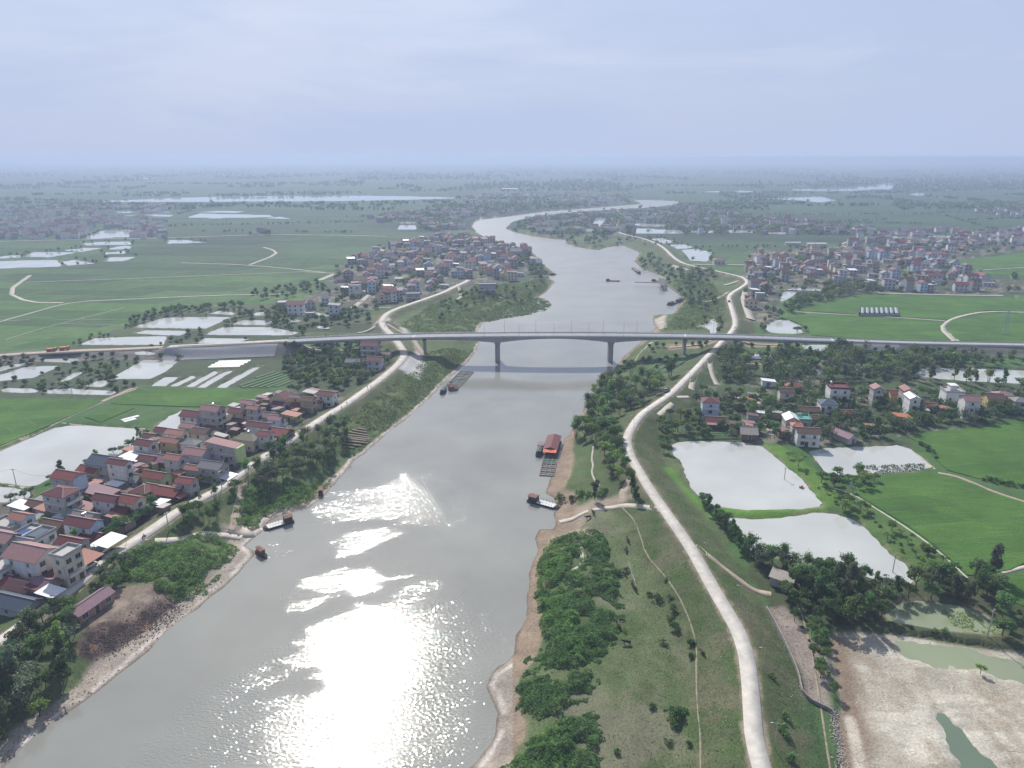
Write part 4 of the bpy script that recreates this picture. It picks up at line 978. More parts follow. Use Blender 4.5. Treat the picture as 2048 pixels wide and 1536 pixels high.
# concrete paving on the near slope of the left embankment
def paving_material():
    m = bpy.data.materials.new('slope_paving'); m.use_nodes = True
    nt = m.node_tree; b = nt.nodes['Principled BSDF']; b.inputs['Roughness'].default_value = 0.9
    tc = nt.nodes.new('ShaderNodeTexCoord'); br = nt.nodes.new('ShaderNodeTexBrick')
    br.inputs['Scale'].default_value = 0.5; br.inputs['Mortar Size'].default_value = 0.05; br.offset = 0.0
    br.inputs['Color1'].default_value = (0.26, 0.26, 0.265, 1); br.inputs['Color2'].default_value = (0.31, 0.31, 0.32, 1); br.inputs['Mortar'].default_value = (0.19, 0.19, 0.19, 1)
    nt.links.new(tc.outputs['Object'], br.inputs['Vector']); nt.links.new(br.outputs['Color'], b.inputs['Base Color'])
    return m
PAVE = paving_material()
def slope_paving(px0, px1, side=-1):
    a_, b_ = br_at_px(px0), br_at_px(px1)
    e = BR[(BR[:, 0] > a_[0]) & (BR[:, 0] < b_[0])]
    t = np.gradient(e[:, :2], axis=0); t /= np.linalg.norm(t, axis=1)[:, None]
    nn = np.stack([-t[:, 1], t[:, 0]], 1) * side
    rows = []
    for d in np.linspace(5.2, 16, 8):
        xy = e[:, :2] + nn * d
        rows.append(np.column_stack([xy, np.maximum(H(xy[:, 0], xy[:, 1]), 0) + 0.22]))
    V = np.array(rows); k, n, _ = V.shape
    idx = np.arange(k * n).reshape(k, n)
    F = np.stack([idx[:-1, :-1], idx[:-1, 1:], idx[1:, 1:], idx[1:, :-1]], -1).reshape(-1, 4)
    props(link('slope_paving', npmesh('slope_paving', V.reshape(-1, 3), F, [PAVE])), kind='structure')
slope_paving(335, 566)
slope_paving(1690, 1790)
# lamp posts
def lamp_mesh(h=8.5):
    mb = MB(); mb.cyl((0, 0, 0), (0, 0, h), 0.11, 0.06, 6); mb.cyl((0, 0, h - 0.1), (0, 1.4, h + 0.15), 0.05, 0.04, 5)
    return mb.mesh('pole', STEEL), MB().box(-0.12, 0.12, 1.2, 1.9, h + 0.08, h + 0.2).mesh('lamp_head', C_PARA)
LPM = lamp_mesh()
def lamp(loc, rz, label, group, sc_=1.0):
    r = empty('street_lamp', loc, rz, label, 'street lamp', group)
    r.scale = (sc_,) * 3
    link('pole', LPM[0], r); link('lamp_head', LPM[1], r)
ORD = 'first second third fourth fifth sixth seventh eighth'.split()
for far_, cols in ((0, (969, 1038, 1107, 1176, 1245, 1340, 1520)), (1, (918, 1009, 1072, 1144, 1208, 1276, 1430, 1600))):
    for k_, px in enumerate(cols):
        q = br_at_px(px); e_ = 'far' if far_ else 'near'
        lamp((q[0], q[1] + (5.0 if far_ else -5.0), q[2] + 0.5), math.pi if far_ else 0, 'thin lamp post on the %s edge of the bridge, %s from the left' % (e_, ORD[k_]), 'lamp posts on the %s edge of the bridge' % e_)
for px, py, z, where in ((1413, 1128, 7.2, 'beside the dike road where the earth track forks off to the shed'), (1480, 1212, 7.2, 'on the dike slope opposite the walled dry plot'), (1525, 1345, 7.2, 'second from the bottom along the right dike road'), (1548, 1500, 7.2, 'nearest the camera along the right dike road'), (1267, 860, 7.6, 'at the inside of the dike road bend by the trees'), (1295, 838, 7.6, 'just past the bend of the right dike road'), (1378, 765, 7.6, 'on the right dike road below the bridge ramp'), (1405, 738, 7.6, 'on the right dike road just before the bridge')):
    x, y = P(px, py, z); lamp((x, y, hz(x, y) - 0.1), math.pi / 2, 'thin street lamp ' + where, 'street lamps along the right dike road', 0.78)
# ================================================================== HOUSES
WALLS = {k: M('wall_' + k, c, 0.9, 0.16, 0.6, 0.0, streak=(1, 1, 0.3), objvar=0.06) for k, c in dict(
    white=(0.62, 0.62, 0.60), cream=(0.55, 0.49, 0.36), yellow=(0.56, 0.43, 0.20), blue=(0.42, 0.52, 0.62), grey=(0.34, 0.33, 0.32), brick=(0.30, 0.19, 0.14),
    green=(0.45, 0.55, 0.25), lilac=(0.50, 0.49, 0.53), tan=(0.40, 0.31, 0.22), timber=(0.16, 0.10, 0.07)).items()}
ROOFS = {k: M('roof_' + k, c, 0.75 if 'metal' not in k else 0.45, 0.22, 0.9, 0.15, streak=(6, 1, 1), objvar=0.10) for k, c in dict(
    darkred=(0.115, 0.034, 0.036), red=(0.195, 0.055, 0.046), salmon=(0.32, 0.150, 0.115), pink=(0.27, 0.150, 0.140), mauve=(0.215, 0.130, 0.150), grey=(0.19, 0.19, 0.185),
    olive=(0.160, 0.150, 0.095), navy=(0.060, 0.085, 0.115), whitemetal=(0.66, 0.66, 0.66), brown=(0.110, 0.066, 0.048), orange=(0.42, 0.14, 0.08), concrete=(0.36, 0.35, 0.33), teal=(0.10, 0.26, 0.22), thatch=(0.30, 0.27, 0.23)).items()}
GLASS = M('window_glass', (0.03, 0.04, 0.05), 0.2, 0.1, 1, spec=0.6)
FRAME = M('window_frame', (0.50, 0.49, 0.46), 0.8, 0.1, 1)
DOORM = M('door_wood', (0.11, 0.07, 0.05), 0.7, 0.2, 1)
TANKM = M('tank_steel', (0.72, 0.72, 0.72), 0.28, 0.05, 1, metal=0.7)
RIDGE = M('ridge_tile', (0.42, 0.33, 0.30), 0.85, 0.15, 1)
SOLAR = M('solar_blue', (0.02, 0.05, 0.16), 0.2, 0.2, 1, spec=0.6)
TRIM = M('trim_plaster', (0.60, 0.57, 0.50), 0.9, 0.12, 1)
def window_mesh(w, h):
    mb = MB(); mb.cur = 1
    mb.box(-w / 2 - .1, w / 2 + .1, -0.12, 0.02, -h / 2 - .12, -h / 2 + 0.02); mb.box(-w / 2 - .14, w / 2 + .14, -0.26, 0.02, h / 2, h / 2 + .12)
    mb.box(-w / 2 - .09, -w / 2, -0.08, 0.02, -h / 2 + 0.02, h / 2); mb.box(w / 2, w / 2 + .09, -0.08, 0.02, -h / 2 + 0.02, h / 2); mb.box(-0.03, 0.03, -0.07, 0.02, -h / 2 + 0.02, h / 2)
    mb.cur = 0; mb.add([(-w / 2, -0.04, -h / 2 + .02), (w / 2, -0.04, -h / 2 + .02), (w / 2, -0.04, h / 2), (-w / 2, -0.04, h / 2)], [(0, 1, 2, 3)])
    return mb.mesh('window', [GLASS, FRAME])
WIN = [window_mesh(1.1, 1.4), window_mesh(0.8, 1.1), window_mesh(1.7, 1.6)]
def door_mesh(w=1.5, h=2.4):
    mb = MB(); mb.cur = 1; mb.box(-w / 2 - .12, w / 2 + .12, -0.1, 0.02, h, h + .15); mb.box(-w / 2 - .12, -w / 2, -0.1, 0.02, 0, h); mb.box(w / 2, w / 2 + .12, -0.1, 0.02, 0, h)
    mb.cur = 0; mb.box(-w / 2, w / 2, -0.05, 0.02, 0.02, h)
    return mb.mesh('door', [DOORM, FRAME])
DOOR = door_mesh()
def tank_mesh():
    mb = MB(); mb.cyl((-0.8, 0, 1.15), (0.8, 0, 1.15), 0.52, 0.52, 10); mb.box(-0.6, -0.5, -0.4, 0.4, 0, 0.8); mb.box(0.5, 0.6, -0.4, 0.4, 0, 0.8)
    return mb.mesh('water_tank', TANKM)
TANK = tank_mesh()
FH = 3.15
footprints = []
def roof_mesh(kind, L, W, z, ov=0.5, rise=None):
    x0, x1, y0, y1 = -L / 2 - ov, L / 2 + ov, -W / 2 - ov, W / 2 + ov
    t = 0.14
    mb = MB(); ridge = MB(); top = z
    if kind in ('gx', 'gy'):
        span = W if kind == 'gx' else L
        rs = rise or 0.52 * (span / 2 + ov)
        sw = (lambda x, y, zz: (x, y, zz)) if kind == 'gx' else (lambda x, y, zz: (y, x, zz))
        a0, a1, b0, b1 = (x0, x1, y0, y1) if kind == 'gx' else (y0, y1, x0, x1)
        drop = ov * rs / (span / 2 + ov)
        zz = z - drop + 0.02
        vs = [sw(a0, b0, zz), sw(a1, b0, zz), sw(a1, 0, zz + rs), sw(a0, 0, zz + rs), sw(a0, b1, zz), sw(a1, b1, zz)]
        vb = [(v[0], v[1], v[2] - t) for v in vs]
        mb.add(vs + vb, [(0, 1, 2, 3), (3, 2, 5, 4), (7, 6, 9, 8), (8, 9, 10, 11), (0, 6, 7, 1), (5, 11, 10, 4), (0, 3, 9, 6), (3, 4, 10, 9), (1, 7, 8, 2), (2, 8, 11, 5)])
        p, q = sw(a0, 0, zz + rs), sw(a1, 0, zz + rs)
        ridge.box(min(p[0], q[0]) - .1, max(p[0], q[0]) + .1, min(p[1], q[1]) - .13, max(p[1], q[1]) + .13, zz + rs - 0.05, zz + rs + 0.12)
        top = zz + rs
        # gable walls
        g = MB()
        for s in (a0 + ov, a1 - ov):
            s_ = s * 0.996
            g.add([sw(s_, b0 + ov, z - .02), sw(s_, b1 - ov, z - .02), sw(s_, 0, zz + rs - t - .02)], [(0, 1, 2)])
        return mb, ridge, top, g
    if kind == 'hip':
        rs = rise or 0.42 * (min(W, L) / 2 + ov); k = min(W, L) / 2 + ov
        zz = z - 0.08
        if L >= W: r0, r1 = (x0 + k * .95, 0), (x1 - k * .95, 0)
        else: r0, r1 = (0, y0 + k * .95), (0, y1 - k * .95)
        vs = [(x0, y0, zz), (x1, y0, zz), (x1, y1, zz), (x0, y1, zz), (*r0, zz + rs), (*r1, zz + rs)]
        fs = [(0, 1, 5, 4), (1, 2, 5), (2, 3, 4, 5), (3, 0, 4)] if L >= W else [(0, 1, 4), (1, 2, 5, 4), (2, 3, 5), (3, 0, 4, 5)]
        mb.add(vs, fs); mb.box(x0, x1, y0, y1, zz - t, zz - 0.002)
        for a_, b_ in (((x0, y0, zz), (*r0, zz + rs)), ((x1, y1, zz), (*r1, zz + rs)), ((*r0, zz + rs), (*r1, zz + rs))) + ((((x1, y0, zz), (*(r1 if L >= W else r0), zz + rs)), ((x0, y1, zz), (*(r0 if L >= W else r1), zz + rs)))):
            if (Vector(a_) - Vector(b_)).length > 0.2: ridge.cyl(a_, b_, 0.1, 0.1, 4)
        return mb, ridge, zz + rs, None
    if kind == 'flat':
        mb.box(x0 + ov - .25, x1 - ov + .25, y0 + ov - .25, y1 - ov + .25, z + 0.003, z + 0.18)
        for (a_, b_, c_, d_) in ((x0 + ov - .25, x1 - ov + .25, y0 + ov - .25, y0 + ov - .05), (x0 + ov - .25, x1 - ov + .25, y1 - ov + .05, y1 - ov + .25), (x0 + ov - .25, x0 + ov - .05, y0 + ov - .05, y1 - ov + .05), (x1 - ov + .05, x1 - ov + .25, y0 + ov - .05, y1 - ov + .05)):
            mb.box(a_, b_, c_, d_, z + 0.181, z + 0.95)
        return mb, None, z + 0.18, None
    if kind in ('shed', 'awn'):
        rs = 0.10 * L
        vs = [(x0, y0, z + rs), (x1, y0, z), (x1, y1, z), (x0, y1, z + rs)]
        mb.add(vs + [(v[0], v[1], v[2] - 0.09) for v in vs], [(0, 1, 2, 3), (7, 6, 5, 4), (0, 4, 5, 1), (1, 5, 6, 2), (2, 6, 7, 3), (3, 7, 4, 0)])
        return mb, None, z + rs, None
def house(rx, ry, L, W, fl, roof, rc, wc, label, yaw=-17, front='x', zg=None, tank=0, name='house', cat='house', awning=None, extra=None, group=None, win=True, kindw=0):
    k_ = 0.78 if rx < 700 and ry > 760 else 0.87; L *= k_; W *= k_
    hw = fl * FH + (0.3 if fl >= 2 else 0)
    if roof == 'awn': hw = 3.0
    g = zg if zg is not None else 4.5
    for _ in range(2):
        x, y = P(rx, ry, g + hw + 0.8)
        if zg is None: g = hz(x, y)
    yr = R(yaw)
    footprints.append((x, y, L, W, yr))
    root = empty(name, (x, y, g - 0.05), yr, label, cat, group)
    mb, ridge, top, gab = roof_mesh(roof, L, W, hw)
    if roof == 'awn':
        mb.obj('roof_sheet', ROOFS[rc], root)
        for sx in (-1, 1):
            for sy in (-1, 1): MB().cyl((sx * L / 2, sy * W / 2, 0), (sx * L / 2, sy * W / 2, hw - 0.05 + (0.10 * L if sx < 0 else 0)), 0.08, 0.08, 5).obj('post', STEEL, root)
        return root
    w = MB(); w.box(-L / 2, L / 2, -W / 2, W / 2, 0, hw)
    if gab: w.v_base = 0; b0 = len(w.v); w.v += gab.v; w.f += [[b0 + i for i in f] for f in gab.f]; w.m += gab.m
    if roof == 'shed':
        rs = 0.10 * L
        w.add([(-L / 2, -W / 2, hw), (L / 2, -W / 2, hw), (-L / 2, -W / 2, hw + rs - .12), (-L / 2, W / 2, hw), (L / 2, W / 2, hw), (-L / 2, W / 2, hw + rs - .12)], [(0, 1, 2), (3, 5, 4), (0, 2, 5, 3)])
    w.obj('wall', WALLS[wc], root)
    ro = mb.obj('roof', ROOFS[rc], root)
    if ridge: ridge.obj('ridge', RIDGE if rc in ('darkred', 'red', 'salmon', 'pink', 'brown') else ROOFS['grey'], ro)
    if fl >= 2:
        for k in range(1, int(fl)): MB().box(-L / 2 - .1, L / 2 + .1, -W / 2 - .1, W / 2 + .1, k * FH - .12, k * FH + .08).obj('string_course', TRIM, root)
    if win:
        nf = max(1, int(round(fl)))
        rr = random.Random(int(rx * 7 + ry * 13))
        for f in range(nf):
            zc = f * FH + 1.75
            if zc + 0.9 > hw: continue
            # side towards the camera
            n = max(1, int(L / 4.2))
            for k in range(n):
                if rr.random() < 0.15: continue
                xx = -L / 2 + L * (k + 0.5) / n
                link('window', WIN[1 if rr.random() < .4 else 0] if front == 'x' else WIN[0 if rr.random() < .5 else 2], root, (xx, -W / 2 - 0.003, zc))
            # end that faces right
            n = max(1, int(W / 3.0))
            for k in range(n):
                yy = -W / 2 + W * (k + 0.5) / n
                if f == 0 and k == n // 2: link('door', DOOR, root, (L / 2 + 0.003, yy, 0.05), math.pi / 2)
                else: link('window', WIN[2 if front == 'x' else 1], root, (L / 2 + 0.003, yy, zc), math.pi / 2)
            if front == 'y' and f == 0: link('door', DOOR, root, (rr.uniform(-.1, .1) * L, -W / 2 - 0.02, 0.05))
            if f >= 1 and fl >= 2 and rr.random() < 0.75:
                b = MB()
                if front == 'x':
                    b.box(L / 2 + .01, L / 2 + 1.3, -W / 2 + .3, W / 2 - .3, f * FH + .1, f * FH + .25); b.box(L / 2 + 1.2, L / 2 + 1.3, -W / 2 + .3, W / 2 - .3, f * FH + .26, f * FH + 1.1)
                else:
                    b.box(-L / 2 + .4, L / 2 - .4, -W / 2 - 1.2, -W / 2 - .01, f * FH + .1, f * FH + .25); b.box(-L / 2 + .4, L / 2 - .4, -W / 2 - 1.2, -W / 2 - 1.1, f * FH + .26, f * FH + 1.0)
                b.obj('balcony', TRIM, root)
    if awning:
        a = MB(); l = awning[1]
        if front == 'x': a.add([(L / 2 + .05, -W / 2, 3.0), (L / 2 + l, -W / 2, 2.5), (L / 2 + l, W / 2, 2.5), (L / 2 + .05, W / 2, 3.0)], [(0, 1, 2, 3)])
        else: a.add([(-L / 2, -W / 2 - .05, 3.0), (-L / 2, -W / 2 - l, 2.5), (L / 2, -W / 2 - l, 2.5), (L / 2, -W / 2 - .05, 3.0)], [(0, 1, 2, 3)])
        b0 = len(a.v); a.v += [(v[0], v[1], v[2] - .07) for v in a.v]; a.f += [[3 + b0, 2 + b0, 1 + b0, 0 + b0], [0, b0, b0 + 1, 1], [1, b0 + 1, b0 + 2, 2], [2, b0 + 2, b0 + 3, 3], [3, b0 + 3, b0, 0]]; a.m += [0] * 5
        a.obj('awning', ROOFS[awning[0]], root)
    if tank:
        zt = top if roof == 'flat' else hw + 0.5
        link('water_tank', TANK, root, (-L * 0.28, (W / 2 - 1.2) if roof == 'flat' else W / 2 + 0.6, zt if roof == 'flat' else hw - 0.6), rr_z(rx))
    if extra: extra(root, L, W, hw, top)
    return root
def rr_z(s): return (int(s) % 6) * 0.5
def x_solar(root, L, W, hw, top):
    MB().box(-L * .35, -L * .08, -W * .38, W * .1, top + 0.6, top + 0.7).obj('solar_panel', SOLAR, root)
    MB().box(L * .02, L * .4, -W * .3, W * .35, top + 0.25, top + 0.4).obj('dark_skylight', ROOFS['navy'], root)
    b = MB(); b.box(-L * .04, -L * .01, -W * .45, W * .45, top + .01, top + 0.9); b.obj('parapet_wall', WALLS['white'], root)
def x_tower(root, L, W, hw, top):
    MB().box(-1.6, 1.6, -W * .1, W * .4, top + .01, top + 2.6).obj('stair_tower', WALLS['white'], root)
    MB().box(-2.0, 2.0, -W * .1 - .4, W * .4 + .4, top + 2.61, top + 2.85).obj('tower_slab', WALLS['white'], root)
def x_greenfront(root, L, W, hw, top):
    MB().box(L / 2 + .01, L / 2 + 1.5, -W / 2, W / 2, FH * 1.0 + .2, hw - 0.1).obj('front_bay', WALLS['green'], root)
def x_gable(root, L, W, hw, top):
    b = MB(); y0, y1, x = -W * .42, W * .42, L / 2 + 0.9
    b.add([(x, y0, hw - .2), (x, y1, hw - .2), (x, 0, hw + 1.6), (x - 2.4, y0, hw - .2), (x - 2.4, y1, hw - .2), (x - 2.4, 0, hw + 1.6)], [(0, 1, 2), (0, 2, 5, 3), (1, 4, 5, 2)])
    b.obj('porch_gable', ROOFS['olive'], root)
def x_bluegable(root, L, W, hw, top):
    MB().box(L / 2 + .01, L / 2 + .12, -W / 2 + .2, W / 2 - .2, FH + .2, hw - .1).obj('blue_front', WALLS['blue'], root)
HL = [  # roof centre px, L, W, floors, roof, roof colour, wall, label, extras
 (654, 784, 11, 7, 2, 'gx', 'darkred', 'white', 'white two-storey house with dark red roof at the far end of the left row', dict(front='y')),
 (562, 790, 12, 9, 1.6, 'gy', 'darkred', 'cream', 'wide dark red roofed house at the rice field edge, far row end', {}),
 (594, 789, 9, 5, 2, 'gx', 'mauve', 'yellow', 'narrow yellow house with mauve roof in the far cluster by the paddy', dict(extra=x_gable)),
 (616, 795, 8, 6, 2, 'gx', 'brown', 'tan', 'tan brick two-storey house with brown roof in the far cluster', {}),
 (560, 803, 9, 5.5, 1, 'gx', 'darkred', 'blue', 'low light-blue house with dark red roof beside the paddy', dict(front='y')),
 (495, 800, 8, 5, 3, 'gx', 'pink', 'white', 'tall white house with pink roof backing on to the paddy', {}),
 (507, 811, 7, 5, 3, 'gx', 'salmon', 'grey', 'tall grey narrow house with salmon roof in front of the white pink-roofed one', {}),
 (475, 818, 9, 7, 2, 'gx', 'darkred', 'cream', 'cream house with dark red roof left of the tall grey narrow house', dict(extra=x_gable, awning=('darkred', 3))),
 (540, 827, 10, 7, 1.6, 'gx', 'mauve', 'grey', 'low grey house under a wide mauve roof behind the blue-white gabled house', {}),
 (553, 832, 8, 6, 2, 'gx', 'pink', 'blue', 'blue-white house with pink roof and dark front gable', dict(extra=x_gable)),
 (583, 825, 10, 6, 1, 'shed', 'salmon', 'tan', 'tan shop with a flat salmon sheet roof near the dike road', dict(front='y')),
 (485, 838, 13, 6, 1, 'gx', 'darkred', 'timber', 'long low dark red roof above a shaded porch', {}),
 (518, 845, 14, 6, 2, 'gx', 'darkred', 'lilac', 'long pale lilac house with narrow dark red roof across from the olive villa', {}),
 (530, 864, 7, 6, 2, 'gx', 'red', 'lilac', 'lilac house with red roof and balcony beside the olive villa', {}),
 (496, 870, 13, 9, 1.7, 'hip', 'olive', 'cream', 'cream villa with olive tiled hip roof', dict(tank=1)),
 (562, 862, 11, 10, 1, 'gx', 'red', 'timber', 'dark timber house with broad red tile roof right beside the dike road', {}),
 (385, 824, 12, 9, 2, 'gx', 'darkred', 'white', 'large white house with dark red roof on the edge of the small pond', dict(extra=x_bluegable, awning=('navy', 2))),
 (424, 813, 12, 8, 3, 'gx', 'pink', 'grey', 'tall grey-walled house with pinkish red roof behind the pond', dict(tank=1)),
 (448, 884, 17, 6, 3, 'shed', 'pink', 'grey', 'long three-storey grey building with pink sheet roof and green front', dict(extra=x_greenfront, win=True)),
 (378, 847, 9, 6, 2, 'gx', 'pink', 'grey', 'grey house with pink roof, farthest of the stepped row by the pond', {}),
 (353, 860, 11, 6, 2, 'gx', 'salmon', 'white', 'white house with salmon roof, middle of the stepped row by the pond', {}),
 (343, 876, 11, 6, 2, 'gx', 'salmon', 'yellow', 'yellow fronted house with salmon roof, nearest of the stepped row by the pond', dict(extra=x_gable)),
 (326, 855, 9, 5, 1.6, 'gx', 'darkred', 'cream', 'dark red roof peeping out beside the big pond behind the salmon roofs', {}),
 (300, 867, 8, 5, 1, 'gx', 'darkred', 'grey', 'small low dark red roofed house at the corner of the big pond', {}),
 (290, 881, 10, 7, 2, 'gx', 'darkred', 'white', 'white two-storey house with dark red roof at the pond edge', {}),
 (261, 895, 7, 4, 1, 'shed', 'salmon', 'tan', 'small salmon roofed shed among the trees by the pond', {}),
 (266, 910, 11, 8, 1, 'shed', 'whitemetal', 'grey', 'low building with a bright white sheet metal roof', {}),
 (296, 912, 10, 6, 1, 'gx', 'darkred', 'white', 'low dark red roofed house right of the white metal roof', {}),
 (403, 858, 10, 7, 2, 'gx', 'brown', 'cream', 'cream house with brown roof and yellow gable in the middle of the row', dict(extra=x_gable)),
 (382, 880, 9, 7, 2, 'hip', 'grey', 'white', 'white villa with grey tiled hip roof', {}),
 (394, 899, 12, 8, 2, 'gx', 'pink', 'white', 'white gabled house with pink roof just left of the long grey building', dict(extra=x_bluegable)),
 (322, 912, 10, 8, 1, 'gx', 'mauve', 'timber', 'mauve roofed open hall in the middle of the row', {}),
 (349, 910, 9, 6, 2, 'gx', 'salmon', 'lilac', 'pale house with salmon roof right of the mauve hall', {}),
 (426, 926, 12, 8, 2, 'gx', 'grey', 'grey', 'unpainted grey house with grey tiled roof near the dike road', dict(awning=('whitemetal', 4))),
 (391, 931, 10, 5, 1.4, 'gx', 'salmon', 'grey', 'salmon roofed annex left of the unpainted grey house', {}),
 (207, 916, 13, 11, 2, 'gx', 'navy', 'grey', 'big hall with dark slate-blue roof at the edge of the big pond', {}),
 (238, 919, 11, 5, 3, 'gx', 'darkred', 'white', 'tall narrow white house with columns and dark red roof beside the slate-blue hall', {}),
 (180, 933, 11, 7, 1.3, 'gx', 'red', 'yellow', 'low yellow house with red roof left of the slate-blue hall', {}),
 (136, 945, 13, 8, 3, 'gx', 'red', 'grey', 'tall house with bright red roof and light blue gable by the big pond', dict(extra=x_bluegable)),
 (121, 978, 12, 9, 3, 'hip', 'darkred', 'grey', 'tall grey house with dark red hip roof in front of the blue gabled one', dict(extra=None)),
 (311, 945, 12, 7, 1.5, 'gx', 'red', 'green', 'pale green house with a large red roof', {}),
 (263, 950, 12, 8, 1, 'gx', 'grey', 'grey', 'low grey tiled house left of the pale green one', {}),
 (288, 973, 9, 9, 1, 'hip', 'darkred', 'cream', 'low square house with dark red hip roof', {}),
 (318, 972, 13, 7, 1, 'gx', 'red', 'white', 'long low house with bright red roof and pale ridge', {}),
 (340, 978, 11, 8, 1, 'gx', 'red', 'timber', 'red roofed shop with pale awning close to the dike road', dict(awning=('salmon', 3))),
 (373, 956, 8, 6, 2, 'gx', 'red', 'grey', 'small grey two-storey house with red roof close to the dike road', {}),
 (214, 990, 12, 6, 2, 'gx', 'darkred', 'lilac', 'long pale grey house with a thin dark red roof', {}),
 (262, 993, 9, 7, 2, 'gx', 'red', 'cream', 'cream house with red roof and an orange awning over the balcony', dict(awning=('orange', 2))),
 (199, 979, 15, 8, 1, 'shed', 'mauve', 'brick', 'wide low mauve sheet roof with pale edges', {}),
 (170, 1008, 10, 5, 1, 'shed', 'pink', 'brick', 'pink sheet porch roof below the tall grey house', {}),
 (165, 1038, 14, 7, 2, 'gx', 'darkred', 'blue', 'blue-fronted house with dark red roof and a bright water tank', dict(extra=x_bluegable, tank=1)),
 (163, 1024, 14, 6, 1.3, 'gx', 'grey', 'grey', 'grey sheet roof behind the blue-fronted house', {}),
 (65, 1062, 13, 10, 2, 'flat', 'concrete', 'white', 'white flat-roofed house with parapet and blue solar panel', dict(extra=x_solar)),
 (143, 1076, 11, 6, 2, 'gx', 'darkred', 'grey', 'grey-blue house with dark red roof behind the big white block', {}),
 (62, 1098, 16, 11, 3, 'gx', 'pink', 'white', 'big white three-storey block with pinkish red roof at the lower left', {}),
 (131, 1100, 6, 8, 3, 'flat', 'concrete', 'cream', 'ornate cream three-storey front with flat roof beside the big white block', {}),
 (44, 1166, 11, 8, 1, 'gx', 'salmon', 'white', 'low white house with salmon roof below the big white block', {}),
 (90, 1164, 9, 8, 1, 'gx', 'mauve', 'brick', 'low shop with mauve roof next to the dike road at lower left', {}),
 (100, 1178, 7, 5, 1, 'awn', 'whitemetal', 'grey', 'white metal canopy over the shop by the road at lower left', dict(name='canopy', cat='canopy')),
 (118, 1144, 7, 22, 1, 'shed', 'darkred', 'brick', 'long dark red lean-to roof in front of the big white block', {}),
 (160, 1119, 9, 12, 1, 'awn', 'salmon', 'grey', 'pale pink sheet canopy beside the parked cars', dict(name='canopy', cat='canopy')),
 (42, 1027, 8, 6, 2, 'gx', 'salmon', 'blue', 'light blue house with small salmon roof near the left edge', {}),
 (108, 1042, 11, 7, 1, 'gx', 'brown', 'timber', 'low brown roofed house between the flat-roofed and blue-fronted houses', {}),
 (16, 1042, 12, 8, 1.4, 'flat', 'concrete', 'grey', 'grey flat-roofed house at the left edge', {}),
 (5, 1067, 12, 8, 2, 'gx', 'pink', 'grey', 'grey house with pink roof cut by the left edge', {}),
 (2, 1126, 8, 8, 2, 'flat', 'concrete', 'white', 'white cube house cut by the left edge below the pink roof', {}),
 (44, 1006, 9, 6, 1, 'shed', 'whitemetal', 'grey', 'small white sheet roof by the trees at the low pond', {}),
 (82, 1003, 13, 6, 1, 'gx', 'brown', 'brick', 'long brown-red roof behind the tall grey house', {}),
 (93, 1012, 8, 5, 1, 'shed', 'salmon', 'grey', 'salmon lean-to left of the tall grey house', {}),
 (30, 1196, 18, 8, 1, 'gx', 'navy', 'grey', 'long dark slate roof at the lower left corner by the road', {}),
 (238, 1026, 8, 6, 1, 'awn', 'salmon', 'grey', 'salmon canopy among the trees left of the road', dict(name='canopy', cat='canopy')),
 (219, 1080, 7, 9, 1, 'awn', 'whitemetal', 'grey', 'patched white canopy next to the road bend by the trees', dict(name='canopy', cat='canopy')),
 (178, 1198, 6, 15, 1, 'gy', 'mauve', 'brick', 'mauve roofed shed between the dike road and the river bank', {}),
 (185, 1066, 9, 7, 1, 'gx', 'darkred', 'brick', 'dark red roof below the blue-fronted house', {}),
 (9, 1150, 8, 7, 1.2, 'gx', 'red', 'brick', 'small red roofed brick house at the left edge', {}),
 (246, 1012, 8, 6, 1.2, 'gx', 'darkred', 'brick', 'small brick house with dark red roof in the shade of the trees', {}),
 (598, 806, 9, 6, 1, 'gx', 'darkred', 'tan', 'low dark red roof in front of the tan brick house', {}),
 (635, 800, 8, 5, 1, 'gx', 'brown', 'grey', 'low brown roofed house in front of the lone white one', {}),
 # near the left bridge end
 (740, 686, 12, 8, 3, 'gx', 'darkred', 'grey', 'three-storey grey house with dark red roof under the left bridge end', dict(yaw=-8, front='y')),
 (750, 716, 10, 8, 2, 'gx', 'darkred', 'lilac', 'two-storey house with dark red roof near the paved dike corner', dict(yaw=-8, front='y')),
 (707, 719, 10, 7, 1, 'gx', 'grey', 'grey', 'low grey roofed house among trees by the left bridge end', dict(yaw=-8, front='y')),
 (770, 704, 8, 6, 1, 'gx', 'mauve', 'lilac', 'low house with mauve roof beside the dike road by the bridge', dict(yaw=-8, front='y')),
]
for e in HL: house(*e[:9], **e[9])
